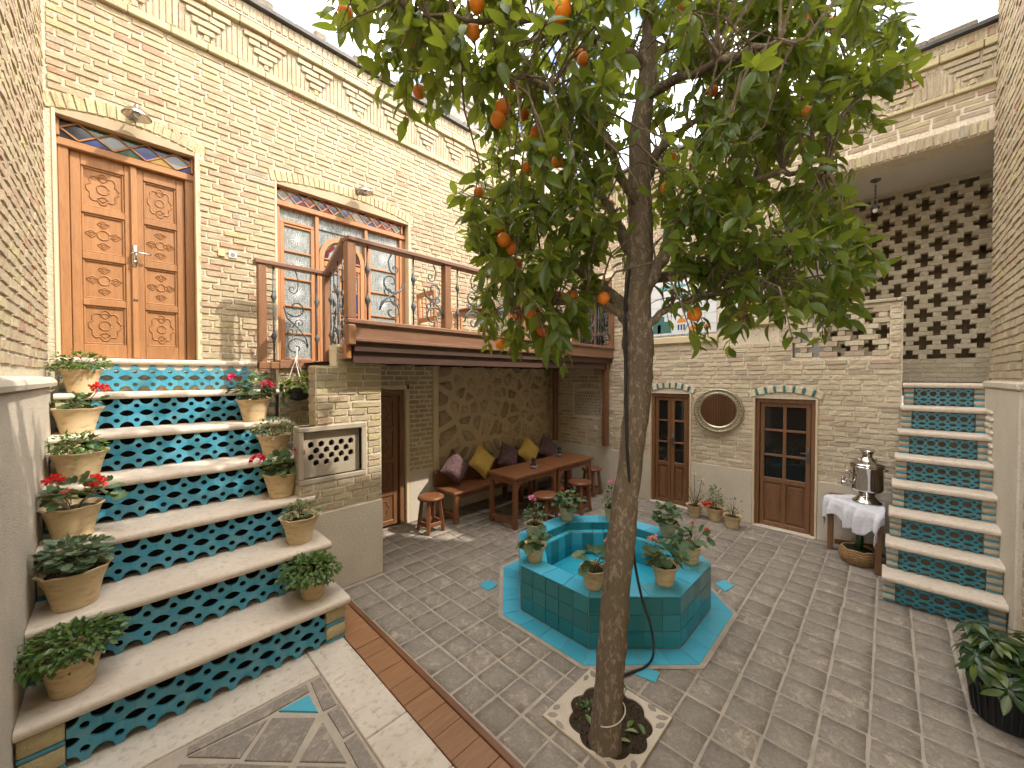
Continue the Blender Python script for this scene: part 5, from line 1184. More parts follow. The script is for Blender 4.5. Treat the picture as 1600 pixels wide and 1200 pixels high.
mb = MB(); mb.bar((1.37, 3.30, 2.14), (1.69, 4.6, 2.14), 0.04, 0.16, 0.004); mb.build('side_fascia', WOOD_W, bal)
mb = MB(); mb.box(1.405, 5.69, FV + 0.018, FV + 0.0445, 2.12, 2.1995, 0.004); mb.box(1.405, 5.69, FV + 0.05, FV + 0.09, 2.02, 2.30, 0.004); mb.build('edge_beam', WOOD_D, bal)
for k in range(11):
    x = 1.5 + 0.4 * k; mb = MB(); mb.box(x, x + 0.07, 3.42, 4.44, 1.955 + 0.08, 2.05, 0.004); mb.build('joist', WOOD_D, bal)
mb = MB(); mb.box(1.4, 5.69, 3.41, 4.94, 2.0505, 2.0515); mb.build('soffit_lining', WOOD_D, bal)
hb = []
for x, y, z0, z1, lab in ((5.60, FV + 0.05, 0.76, 2.195, 'reddish timber board hanging from the balcony fascia corner by the trunk'), (5.47, 4.25, 0.76, 2.03, 'dark timber board hanging in front of the niche stone panel')):
    mb = MB(); mb.box(x - 0.055, x + 0.055, y, y + 0.07 if y < 4 else y + 0.055, z0, z1, 0.006); mb.box(x - 0.035, x + 0.035, y - 0.008, y + 0.001, z0 + 0.05, z1 - 0.05, 0.003)
    o = mb.build('hanging_board', WOOD_B, org=(x, y, z0)); tag(o, lab, 'board')
ra = thing('balcony_railing', 'wrought iron scroll railing with wooden handrail along the balcony front', 'railing', (3.5, FV, 2.39))
RT = 3.06
def scroll_path(h, flip=1, w=0.115):
    """an S of two spirals in the plane of the rail: (s, z) with z from 0 to h"""
    pts = []; r0 = w
    for i in range(19):
        a = -math.pi * 0.5 + 2 * math.pi * 1.35 * (1 - i / 18); rr = 0.014 + (0.085) * (i / 18) ** 0.9; pts.append((flip * (0.01 + rr * math.cos(a)), h * 0.20 + rr * math.sin(a)))
    base = pts[-1]; top = []
    for i in range(17):
        a = math.pi * 0.5 + 2 * math.pi * 1.3 * (1 - i / 16); rr = 0.012 + 0.062 * (i / 16) ** 0.9; top.append((flip * (-0.01 + rr * math.cos(a)), h * 0.74 + rr * math.sin(a)))
    mid = [(flip * 0.075, h * 0.36), (flip * 0.03, h * 0.5), (flip * -0.06, h * 0.60)]
    return pts, top, mid
def iron_panel(mb, org, dr_, h, flip):
    P = lambda s, z: (org[0] + dr_[0] * s, org[1] + dr_[1] * s, org[2] + z)
    def spiral(cs, cz, r1, a_end, turns, sg):
        return [(cs + (0.010 + (r1 - 0.010) * t) * math.cos(a_end + sg * 2 * math.pi * turns * (1 - t)), cz + (0.010 + (r1 - 0.010) * t) * math.sin(a_end + sg * 2 * math.pi * turns * (1 - t))) for t in [i / 20 for i in range(21)]]
    f = flip
    low = spiral(0, h * 0.17, 0.115, math.pi if f > 0 else 0, 1.25, -f)          # ends at the outer side
    up_ = spiral(0, h * 0.60, 0.115, 0 if f > 0 else math.pi, 1.25, -f)
    body = low + [(f * -0.10, h * 0.28), (f * -0.02, h * 0.385), (f * 0.085, h * 0.48)] + up_[::-1]
    mb.tube([P(*p) for p in body], 0.0085, 5)
    s2 = spiral(f * 0.045, h * 0.335, 0.05, math.pi if f > 0 else 0, 1.1, f); mb.tube([P(*p) for p in s2 + [(f * -0.03, h * 0.40)]], 0.0068, 5)
    s3 = spiral(f * -0.04, h * 0.435, 0.045, 0 if f > 0 else math.pi, 1.1, f); mb.tube([P(*p) for p in s3 + [(f * 0.035, h * 0.38)]], 0.0068, 5)
    s4 = spiral(f * 0.03, h * 0.80, 0.05, math.pi if f > 0 else 0, 1.1, f); mb.tube([P(*p) for p in s4 + [(f * -0.03, h * 0.90), (0, h)]], 0.0068, 5)
def baluster(mb, org, h):
    x, y, z = org; mb.tube([(x, y, z), (x, y, z + h)], 0.009, 6)
    for t in (0.27, 0.68):
        zc = z + h * t; mb.lathe((x, y, zc), [(0.008, -0.065), (0.012, -0.055), (0.012, -0.04), (0.030, 0.0), (0.012, 0.04), (0.012, 0.055), (0.008, 0.065)], 4)
def rail_run(p0, p1, zb, zt, posts, n_bays, parent):
    p0, p1 = Vector(p0), Vector(p1); d = (p1 - p0); L = d.length; d.normalize(); h = zt - zb - 0.02; flip = 1
    n = n_bays; step = L / n
    for k in range(n):
        s = step * (k + 0.5); o = (p0.x + d.x * s, p0.y + d.y * s, zb)
        mb = MB()
        if k % 2 == 0: baluster(mb, o, zt - zb); mb.build('baluster', IRON, parent, True)
        else: iron_panel(mb, o, (d.x, d.y), h, flip); flip = -flip; mb.build('iron_scroll', IRON, parent, True)
    return
PR = [1.37, 2.36, 3.50, 4.64, 5.66]
for i, x in enumerate(PR):
    mb = MB(); w = 0.038; mb.box(x - w, x + w, FV + 0.0 - 0.02, FV + 0.056, 2.396, RT - 0.02, 0.006); mb.build('post', WOOD_P, ra)
for a, b in zip(PR, PR[1:]): rail_run((a + 0.04, FV + 0.018, 0), (b - 0.04, FV + 0.018, 0), 2.396, RT - 0.02, None, 5 if b - a > 1.05 else 4, ra)
mb = MB(); mb.box(1.33, 5.69, FV - 0.035, FV + 0.071, RT - 0.022, RT + 0.024, 0.010); mb.build('handrail', WOOD_R, ra)
r2 = thing('balcony_railing', 'short iron scroll railing guarding the stair head left of the balcony corner', 'railing', (1.3, 4.6, 2.0))
# section along the stair head, then the return to the balcony front
mb = MB(); mb.box(0.985, 1.06, 4.565, 4.64, 1.96, 3.07, 0.006); mb.build('post', WOOD_P, r2)
mb = MB(); mb.box(1.625, 1.70, 4.565, 4.64, 1.96, 3.05, 0.006); mb.build('post', WOOD_P, r2)
mb = MB(); mb.box(0.955, 1.72, 4.55, 4.655, 3.05, 3.10, 0.010); mb.build('handrail', WOOD_R, r2)
mb = MB(); mb.box(0.985, 1.72, 4.56, 4.645, 1.985, 2.055, 0.006); mb.build('bottom_rail', WOOD_P, r2)
mb = MB(); baluster(mb, (1.13, 4.60, 2.055), 1.0); mb.build('baluster', IRON, r2, True)
mb = MB(); iron_panel(mb, (1.34, 4.60, 2.055), (1, 0), 0.99, -1); mb.build('iron_scroll', IRON, r2, True)
mb = MB(); baluster(mb, (1.555, 4.60, 2.055), 1.0); mb.build('baluster', IRON, r2, True)
mb = MB(); mb.bar((1.665, 4.55, 3.072), (1.375, FV + 0.08, 3.072), 0.10, 0.052, 0.010); mb.build('return_rail', WOOD_R, r2)
rail_run((1.655, 4.50, 0), (1.40, 3.36, 0), 2.10, 3.05, None, 5, r2)

# ------------------------------------------------------------------ fixtures on the walls
def wall_lamp(x, z, label):
    t = thing('wall_lamp', label, 'lamp', (x, 4.9, z)); X, Y, Z = x, 4.78, z
    mb = MB(); mb.tube([(x - 0.02, 4.94, z + 0.035), (x - 0.02, 4.87, z + 0.05), (X, Y, Z + 0.065), (X, Y, Z + 0.045)], 0.008, 6); mb.lathe((x - 0.02, 4.935, z + 0.035), [(0.03, -0.03), (0.03, 0.03)], 10); mb.build('arm', IRON, t, True)
    mb = MB(); mb.lathe((X, Y, Z), [(0.10, -0.032), (0.098, -0.026), (0.075, 0.012), (0.035, 0.036), (0.018, 0.048), (0.018, 0.065)], 20, cap=False); mb.lathe((X, Y, Z), [(0.016, 0.06), (0.033, 0.032), (0.073, 0.008), (0.097, -0.032)], 20, cap=False); mb.build('lamp_shade', CHROME, t, True)
    mb = MB(); mb.ball((X, Y, Z - 0.012), 0.026, 10, 7); mb.build('bulb', BULB, t, True)
wall_lamp(0.13, 4.235, 'chrome dish lamp on a bracket above the carved double door')
wall_lamp(2.20, 4.27, 'chrome dish lamp on a bracket above the balcony french window')
mb = MB(FA); mb.box(0.715, 0.775, -0.028, 0.0, 3.145, 3.215, 0.006); o = mb.build('light_switch', CREAMP, org=(0.745, 4.93, 3.18)); tag(o, 'cream square light switch on the brick wall beside the carved door', 'switch')
t = thing('wall_socket', 'white wall socket with round hole beside the cream switch', 'socket', (0.84, 4.93, 3.18))
mb = MB(FA); mb.box(0.805, 0.875, -0.026, 0.0, 3.145, 3.215, 0.006); mb.build('plate', WHITEP, t)
mb = MB(FA); mb.prism(circ(0.84, 3.18, 0.022, 0.022, 14), -0.029, -0.0262, 'y'); mb.build('outlet', m_gen('grey_plastic', (0.2, 0.2, 0.2), (0.2, 0.2, 0.2), 3, 0.5, 0), t)
mb = MB(FB); mb.box(-3.60, -3.53, -0.026, -0.012, 1.0, 1.07, 0.005); o = mb.build('wall_socket', WHITEP, org=(5.69, 3.56, 1.0)); tag(o, 'small white socket on the niche side wall below the stone lattice', 'socket')
# round mirror
t = thing('round_mirror', 'round wall mirror in an ornate silver frame between the two doors', 'mirror', (5.68, 1.64, 1.15))
mc = Vector((5.64, 1.64, 1.447)); tilt = Matrix.Translation(mc) @ Matrix.Rotation(R(-4.0), 4, 'Y') @ Matrix.Rotation(R(7.0), 4, 'Z')
def ring(prof, seg, m):
    mb = MB(); vs, fs = [], []; n = len(prof)
    for r_, d in prof:
        for k in range(seg):
            a = 2 * math.pi * k / seg; vs.append(tuple(m @ Vector((d, r_ * math.cos(a), r_ * math.sin(a)))))
    for i in range(n - 1):
        for k in range(seg): fs.append((i * seg + k, i * seg + (k + 1) % seg, (i + 1) * seg + (k + 1) % seg, (i + 1) * seg + k))
    return mb.add(vs, fs)
tilt0 = Matrix.Translation(mc) @ Matrix.Rotation(R(8.0), 4, 'Z')
mb = ring([(0.30, 0.03), (0.302, 0.005), (0.294, -0.018), (0.280, -0.024), (0.268, -0.006), (0.252, -0.006), (0.240, -0.020), (0.222, -0.016), (0.212, 0.006)], 48, tilt0); mb.build('frame', BRASSY, t, True)
for k in range(44):
    a = 2 * math.pi * k / 44
mb = MB()
for k in range(44):
    a = 2 * math.pi * k / 44; p_ = tilt0 @ Vector((-0.010, 0.260 * math.cos(a), 0.260 * math.sin(a))); mb.ball(tuple(p_), 0.013, 6, 4)
mb.build('beading', BRASSY, t, True, kind='stuff')
mb = ring([(0.216, 0.0), (0.001, 0.0)], 48, tilt0); mb.build('mirror_glass', MIRROR, t)
# faucet by the samovar
mb = MB(); mb.tube([(5.69, 0.35, 0.755), (5.62, 0.35, 0.755), (5.59, 0.35, 0.75), (5.575, 0.35, 0.725)], [0.012, 0.012, 0.012, 0.010], 8); mb.tube([(5.635, 0.35, 0.755), (5.635, 0.35, 0.79), (5.66, 0.35, 0.795), (5.61, 0.35, 0.795)], 0.007, 6); mb.lathe((5.676, 0.35, 0.755), [(0.022, -0.02), (0.022, 0.02)], 10)
o = mb.build('faucet', CHROME, org=(5.69, 0.35, 0.755), smooth=True); tag(o, 'small chrome faucet on the plinth above the lace tablecloth', 'faucet')
# pendant in the iwan
t = thing('pendant_lamp', 'small dark pendant bulb hanging on a chain from the iwan ceiling', 'lamp', (6.2, 0.14, 3.85))
mb = MB(); mb.lathe((6.2, 0.14, 4.165), [(0.012, 0), (0.045, 0.02), (0.05, 0.034)], 10); mb.build('ceiling_rose', IRON, t, True)
mb = MB()
for k in range(11):
    z = 3.93 + 0.021 * k; th = math.pi / 2 * (k % 2); mb.tube([(6.2 + 0.007 * math.cos(a) * math.cos(th), 0.14 + 0.007 * math.cos(a) * math.sin(th), z + 0.015 * math.sin(a)) for a in [2 * math.pi * i / 8 for i in range(9)]], 0.003, 4)
mb.build('chain', IRON, t)
mb = MB(); mb.lathe((6.2, 0.14, 3.865), [(0.045, 0.0), (0.03, 0.03), (0.016, 0.045), (0.012, 0.07)], 10); mb.build('lamp_holder', IRON, t, True)
mb = MB(); mb.ball((6.2, 0.14, 3.845), 0.025, 10, 7, (1, 1, 1.25)); mb.build('bulb', BULB, t, True)
# iron hook under the deck by the niche door
mb = MB(); mb.tube([(1.77, 3.62, 1.80), (1.80, 3.60, 1.79), (1.93, 3.58, 1.74), (2.02, 3.58, 1.735)], 0.006, 5); mb.lathe((1.775, 3.62, 1.78), [(0.015, 0), (0.015, 0.05)], 8); o = mb.build('wall_hook', IRON, org=(1.77, 3.62, 1.78)); tag(o, 'thin black iron hook on the pier edge above the dark door', 'hook')

# ------------------------------------------------------------------ furniture of the niche
def copy_tree(o, loc, label):
    c = o.copy(); col.objects.link(c); c.location = loc; c['label'] = label; ORG[c.name] = tuple(loc)
    for ch in list(o.children):
        d = ch.copy(); col.objects.link(d); d.parent = c
        for g_ in ch.children: e = g_.copy(); col.objects.link(e); e.parent = d
    return c
tabs = 'two wooden tables end to end'
def table(x0, x1, y0, y1, h, label, open_end):
    t = thing('wooden_table', label, 'table', ((x0 + x1) / 2, (y0 + y1) / 2, 0), tabs)
    mb = MB(); mb.box(x0, x1, y0, y1, h - 0.035, h, 0.005); mb.build('table_top', WOOD_T, t)
    w = 0.055
    for x in (x0 + 0.02, x1 - 0.02 - w):
        for y in (y0 + 0.02, y1 - 0.02 - w): mb = MB(); mb.box(x, x + w, y, y + w, 0.005, h - 0.036, 0.004); mb.build('leg', WOOD_T, t)
        mb = MB(); mb.box(x + 0.005, x + w - 0.005, y0 + 0.02 + w, y1 - 0.02 - w, 0.05, 0.11, 0.004); mb.build('stretcher', WOOD_T, t)
        mb = MB(); mb.box(x + 0.008, x + w - 0.008, y0 + 0.02 + w, y1 - 0.02 - w, h - 0.11, h - 0.036, 0.004); mb.build('apron', WOOD_T, t)
    for y in (y0 + 0.025, y1 - 0.045):
        mb = MB(); mb.box(x0 + 0.02 + w, x1 - 0.02 - w, y, y + 0.02, h - 0.10, h - 0.036, 0.003); mb.build('apron', WOOD_T, t)
        for sx, sg in ((x0 + 0.02 + w, 1), (x1 - 0.02 - w, -1)):
            mb = MB(); mb.prism(ccw([(sx, h - 0.10), (sx + sg * 0.07, h - 0.10), (sx + sg * 0.03, h - 0.13), (sx, h - 0.19)]), y, y + 0.02, 'y'); mb.build('bracket', WOOD_T, t)
table(3.36, 4.215, 3.24, 3.76, 0.665, 'brown wooden table of the niche, the one standing closer to the pool pots', 0)
table(4.225, 5.09, 3.24, 3.76, 0.665, 'brown wooden table of the niche, the one reaching toward the small lattice', 0)
bn = thing('wooden_bench', 'long low brown bench with cushions against the rubble stone panel', 'bench', (4.2, 4.15, 0))
mb = MB(); mb.box(2.95, 5.55, 3.92, 4.36, 0.385, 0.42, 0.006); mb.build('seat', WOOD_T, bn)
for x in (2.98, 4.2, 5.45):
    for y in (3.94, 4.28): mb = MB(); mb.box(x, x + 0.06, y, y + 0.06, 0.005, 0.384, 0.004); mb.build('leg', WOOD_T, bn)
mb = MB(); mb.box(3.04, 5.45, 3.95, 3.975, 0.32, 0.384, 0.004); mb.build('apron', WOOD_T, bn)
mb = MB(); mb.box(2.99, 3.03, 4.0, 4.28, 0.08, 0.13, 0.004); mb.build('stretcher', WOOD_T, bn)
mb = MB(); mb.box(2.95, 5.55, 4.365, 4.405, 0.40, 0.62, 0.006); mb.build('backrest', WOOD_B, bn)
so = thing('wooden_stool', 'round-topped brown stool standing alone beside the bench end', 'stool', (2.67, 4.03, 0), 'round stools of the niche')
mb = MB(); mb.lathe((2.67, 4.03, 0), [(0.14, 0.395), (0.158, 0.40), (0.162, 0.415), (0.158, 0.43), (0.10, 0.436), (0.001, 0.437)], 24); mb.build('seat', WOOD_T, so, True)
for k in range(4):
    a = math.pi / 4 + math.pi / 2 * k; c_, s_ = math.cos(a), math.sin(a); mb = MB(); mb.bar((2.67 + 0.155 * c_, 4.03 + 0.155 * s_, 0.006), (2.67 + 0.105 * c_, 4.03 + 0.105 * s_, 0.398), 0.042, 0.042, 0.004, up=(c_, s_, 0)); mb.build('leg', WOOD_T, so)
    b_ = a + math.pi / 2; z = 0.10; f = 0.143; mb = MB(); mb.bar((2.67 + f * c_, 4.03 + f * s_, z), (2.67 + f * math.cos(b_), 4.03 + f * math.sin(b_), z), 0.022, 0.05, 0.003); mb.build('stretcher', WOOD_T, so)
copy_tree(so, (3.72, 3.06, 0), 'round-topped brown stool tucked at the table behind the pool geraniums')
copy_tree(so, (4.52, 3.10, 0), 'round-topped brown stool at the middle of the far table')
copy_tree(so, (5.33, 3.42, 0), 'round-topped brown stool past the table end by the lattice wall')
def cushion(x, z, rx, ry, rot, m, label, s=0.29):
    """a square pillow standing on its corner, leaning on the wall"""
    n = 10; vs, fs = [], []
    for side in (1, -1):
        for j in range(n + 1):
            for i in range(n + 1):
                a, b = i / n * 2 - 1, j / n * 2 - 1; th = 0.085 * ((1 - a ** 4) * (1 - b ** 4)) ** 0.6 * side
                pin = 1 - 0.10 * (1 - abs(a)) * (b * b) - 0.10 * (1 - abs(b)) * (a * a); vs.append((a * s / 1.6 * pin, th + rnd.uniform(-0.002, 0.002), b * s / 1.6 * pin))
    for sd in range(2):
        o = sd * (n + 1) ** 2
        for j in range(n):
            for i in range(n):
                f = (o + j * (n + 1) + i, o + j * (n + 1) + i + 1, o + (j + 1) * (n + 1) + i + 1, o + (j + 1) * (n + 1) + i); fs.append(f if sd else f[::-1])
    mb = MB(); mm = Matrix.Rotation(R(-16), 4, 'X') @ Matrix.Rotation(rot, 4, 'Y'); mb.add([tuple(mm @ Vector(p)) for p in vs], fs)
    zmin = min(p[2] for p in mb.v); o = mb.build('cushion', m, smooth=True); o.location = (x, ry, 0.422 - zmin); tag(o, label, 'cushion', 'cushions on the niche bench')
cushion(3.18, 0, 0, 4.20, R(43), KILIM, 'dark patterned kilim cushion at the bench end next to the lone stool')
cushion(3.66, 0, 0, 4.20, R(45), YELLOWC, 'mustard yellow cushion nearer the lone stool', 0.30)
cushion(4.22, 0, 0, 4.22, R(28), KILIM, 'patterned kilim cushion half hidden between the two mustard cushions')
cushion(4.66, 0, 0, 4.19, R(45), YELLOWC, 'mustard yellow cushion farther along the bench behind the table', 0.31)
cushion(5.16, 0, 0, 4.21, R(38), KILIM, 'patterned kilim cushion in the far corner beside the hanging board')
def shaker(x, y, label):
    t = thing('sauce_bottle', label, 'bottle', (x, y, 0.665))
    mb = MB(); mb.lathe((x, y, 0.6655), [(0.036, 0), (0.04, 0.01), (0.04, 0.055), (0.026, 0.075), (0.026, 0.095)], 14); mb.build('body', BLACKP, t, True)
    mb = MB(); mb.lathe((x, y, 0.6655), [(0.0412, 0.018), (0.0412, 0.04)], 14, cap=False); mb.build('label_band', m_gen('label_paper', (0.55, 0.5, 0.6), (0.12, 0.1, 0.3), 90, 0.6, 0), t)
    mb = MB(); mb.lathe((x, y, 0.6655), [(0.027, 0.096), (0.03, 0.10), (0.03, 0.135), (0.02, 0.145)], 14); mb.build('cap', BLACKP, t, True)
shaker(3.90, 3.42, 'small black bottle on the table edge near the yellow cushion')
shaker(4.78, 3.66, 'small black bottle farther back on the niche tables by the hanging board')
# balcony table and chairs
def chair(x, y, rz, label):
    t = thing('wooden_chair', label, 'chair', (x, y, DECK), 'chairs on the balcony'); c_, s_ = math.cos(rz), math.sin(rz)
    X = lambda a, b, z: (x + a * c_ - b * s_, y + a * s_ + b * c_, DECK + z)
    def bar(nm, p, q_, w, h, up=(0, 0, 1)): mb = MB(); mb.bar(X(*p), X(*q_), w, h, 0.004, up); mb.build(nm, WOOD_W, t)
    bar('seat', (-0.2, 0, 0.42), (0.2, 0, 0.42), 0.38, 0.03)
    for a in (-0.18, 0.18): bar('leg', (a, 0.17, 0.002), (a, 0.17, 0.404), 0.036, 0.036, (0, 1, 0)); bar('leg', (a, -0.17, 0.002), (a, -0.21, 0.90), 0.036, 0.036, (0, 1, 0)); bar('stretcher', (a, -0.17, 0.15), (a, 0.17, 0.15), 0.02, 0.03)
    for z in (0.55, 0.87): bar('back_rail', (-0.18, -0.185 - (z - 0.42) * 0.06, z), (0.18, -0.185 - (z - 0.42) * 0.06, z), 0.022, 0.06)
    for a in (-0.09, 0, 0.09): bar('spindle', (a, -0.192, 0.57), (a, -0.208, 0.85), 0.016, 0.016, (0, 1, 0))
chair(2.93, 4.20, R(-90), 'wooden spindle chair on the balcony nearest the french window')
chair(4.25, 4.25, R(90), 'wooden spindle chair across the round balcony table, screened by leaves')
chair(3.62, 4.66, R(180), 'wooden chair with its back to the brick wall behind the balcony table')
t = thing('round_table', 'round dark wooden pedestal table on the balcony', 'table', (3.60, 4.12, DECK))
mb = MB(); mb.lathe((3.60, 4.12, DECK), [(0.36, 0.70), (0.375, 0.705), (0.375, 0.735), (0.36, 0.745), (0.001, 0.746)], 32); mb.build('table_top', WOOD_T, t, True)
mb = MB(); mb.lathe((3.60, 4.12, DECK), [(0.05, 0.08), (0.055, 0.16), (0.035, 0.25), (0.05, 0.42), (0.035, 0.55), (0.08, 0.698)], 14); mb.build('pedestal', WOOD_T, t, True)
for k in range(4):
    a = math.pi / 2 * k + 0.5; mb = MB(); mb.tube([(3.60 + r_ * math.cos(a), 4.12 + r_ * math.sin(a), DECK + z) for r_, z in ((0.03, 0.16), (0.13, 0.14), (0.22, 0.06), (0.27, 0.026))], [0.03, 0.028, 0.024, 0.025], 8); mb.build('foot', WOOD_T, t, True)

# ------------------------------------------------------------------ samovar corner
ct = thing('corner_table', 'small brown corner table under the lace cloth beside the narrow stairs', 'table', (5.4, 0.25, 0))
TH = 0.585
A_, B_ = Vector((5.47, 0.47)), Vector((5.05, 0.05)); dpt = Vector((0.707, -0.707))
mb = MB(); mb.prism(ccw([tuple(A_), tuple(B_), (5.10, 0.02), (5.66, 0.02), (5.66, 0.46)]), TH - 0.03, TH); mb.build('table_top', WOOD_B, ct)
for p in (A_ + Vector((0.01, -0.03)), B_ + Vector((0.03, 0.0)), Vector((5.62, 0.07))):
    mb = MB(); mb.box(p.x - 0.025, p.x + 0.025, p.y - 0.025, p.y + 0.025, 0.005, TH - 0.031, 0.004); mb.build('leg', WOOD_B, ct)
mb = MB(); mb.bar((A_.x + 0.05, A_.y - 0.06, 0.08), (5.62, 0.10, 0.08), 0.02, 0.05, 0.003); mb.build('stretcher', WOOD_B, ct)
mb = MB(); mb.bar((A_.x + 0.0, A_.y - 0.05, TH - 0.07), (B_.x + 0.05, B_.y + 0.03, TH - 0.07), 0.02, 0.07, 0.003); mb.build('apron', WOOD_B, ct)
# lace cloth: a square laid diagonally, falling over the front edge
n = 44; vs, fs = [], []; q = random.Random(12); C0 = Vector((5.33, 0.20)); ex = (A_ - B_).normalized(); ey = Vector((ex.y, -ex.x))
if ey.dot(dpt) < 0: ey = -ey
hw = (A_ - B_).length / 2; fcen = (A_ + B_) / 2
for j in range(n + 1):
    for i in range(n + 1):
        a = (i / n * 2 - 1) * 0.42; b = -0.27 + j / n * 0.66                      # a along the front edge, b depth from the front edge
        drop = max(0.0, -b); side = max(0.0, abs(a) - hw - 0.01)
        z = TH + 0.006; px, py = a, b
        low = 0.55 + 0.42 * math.cos(a * 13 + 0.9) + 0.20 * math.sin(a * 29)
        if drop > 0:
            d = drop * (0.62 + 0.38 * low); z -= d; py = -0.012 - 0.022 * min(1, drop * 12) - (0.026 * math.sin(a * 30 + 2 * math.sin(a * 9)) + 0.016 * math.sin(a * 61 + 1)) * min(1, d * 8)
        if side > 0:
            px = math.copysign(hw + 0.012 + min(side, 0.02), a); z -= side * 0.9
        z += 0.002 * math.sin(a * 40 + b * 31)
        p = fcen + ex * px + ey * py
        p.x = min(p.x, 5.675)
        if p.y < 0.035 and drop == 0: p.y = max(p.y, 0.012)
        vs.append((p.x, p.y, z))
for j in range(n):
    for i in range(n): fs.append((j * (n + 1) + i, j * (n + 1) + i + 1, (j + 1) * (n + 1) + i + 1, (j + 1) * (n + 1) + i))
mb = MB(); mb.add(vs, fs); o = mb.build('tablecloth', LACE, smooth=True, org=(5.33, 0.2, TH)); tag(o, 'white lace tablecloth with scalloped hem draped over the corner table', 'tablecloth')
o.modifiers.new('thick', 'SOLIDIFY').thickness = 0.003
sm = thing('samovar', 'polished steel samovar with tap and crown standing on the lace cloth', 'samovar', (5.42, 0.15, TH + 0.008))
sx, sy, sz = 5.42, 0.15, TH + 0.0095
mb = MB(); mb.lathe((sx, sy, sz), [(0.115, 0.0), (0.12, 0.012), (0.112, 0.022), (0.095, 0.035), (0.07, 0.07), (0.058, 0.085), (0.075, 0.10)], 28); mb.build('base', STEEL, sm, True)
mb = MB(); mb.lathe((sx, sy, sz), [(0.06, 0.10), (0.10, 0.115), (0.122, 0.135), (0.128, 0.15), (0.128, 0.36), (0.135, 0.365), (0.138, 0.375), (0.135, 0.385)], 32); mb.build('body', STEEL, sm, True)
mb = MB(); mb.lathe((sx, sy, sz), [(0.134, 0.386), (0.14, 0.395), (0.13, 0.41), (0.09, 0.425), (0.065, 0.445), (0.05, 0.465), (0.045, 0.475)], 32); LID_ = mb.build('lid', STEEL, sm, True).name
mb = MB(); mb.lathe((sx, sy, sz), [(0.043, 0.475), (0.04, 0.50), (0.046, 0.515), (0.062, 0.535), (0.066, 0.542), (0.060, 0.543), (0.04, 0.53), (0.03, 0.50)], 24, cap=False); mb.build('crown', STEEL, sm, True)
dl = Vector((-0.45, 0.89, 0)); mb = MB(); P0 = Vector((sx, sy, sz + 0.20))
mb.tube([P0 + dl * 0.12, P0 + dl * 0.17, P0 + dl * 0.20, P0 + dl * 0.215 + Vector((0, 0, -0.03))], [0.015, 0.011, 0.012, 0.010], 10); mb.tube([P0 + dl * 0.18, P0 + dl * 0.18 + Vector((0, 0, 0.035))], 0.006, 8); mb.tube([P0 + dl * 0.18 + Vector((-0.02, -0.01, 0.037)), P0 + dl * 0.18 + Vector((0.02, 0.01, 0.037))], 0.006, 8); mb.build('tap', STEEL, sm, True)
rv = Vector((0.7, -0.71, 0))
for sg in (-1, 1):
    mb = MB(); c = Vector((sx, sy, sz + 0.33)) + rv * 0.135 * sg; d = rv * sg
    mb.tube([c - Vector((0, 0, 0.02)), c + d * 0.03 - Vector((0, 0, 0.02)), c + d * 0.045, c + d * 0.06, c + d * 0.085], [0.008, 0.008, 0.010, 0.012, 0.008], 8); mb.build('handle', STEEL, sm, True)
for sg in (-1, 1):
    mb = MB(); c = Vector((sx, sy, sz + 0.425)) + Vector((0.7, -0.71, 0)) * 0.085 * sg; mb.lathe(tuple(c), [(0.006, 0), (0.006, 0.02), (0.014, 0.024), (0.010, 0.034)], 8); mb.build('lid_knob', STEEL, bpy.data.objects[LID_], True)
bk = thing('wicker_basket', 'round wicker basket pot on the floor under the corner table', 'basket', (5.26, 0.20, 0))
for k in range(7):
    z = 0.018 + 0.021 * k; rr = 0.10 + 0.045 * math.sin(math.pi * (k + 1) / 9); mb = MB()
    mb.tube([((5.26 + (rr + 0.004 * math.sin(i * math.pi / 2 + k * math.pi / 2)) * math.cos(i * math.pi / 24)), (0.20 + (rr + 0.004 * math.sin(i * math.pi / 2 + k * math.pi / 2)) * math.sin(i * math.pi / 24)), z + 0.004 * math.sin(i * 0.9)) for i in range(49)], 0.013, 6); mb.build('woven_coil', WICKER, bk, True)
mb = MB(); mb.lathe((5.26, 0.20, 0), [(0.09, 0.006), (0.128, 0.07), (0.11, 0.135)], 20); mb.build('lining', DARK, bk)
mb = MB(); mb.tube([(5.26, 0.2, 0.13), (5.275, 0.19, 0.25), (5.30, 0.19, 0.42)], [0.035, 0.03, 0.012], 8); mb.build('green_stem', LEAF_D, bk, True)

# hose running down the trunk
hp_ = [at(975, y, 1.92) for y in ()]

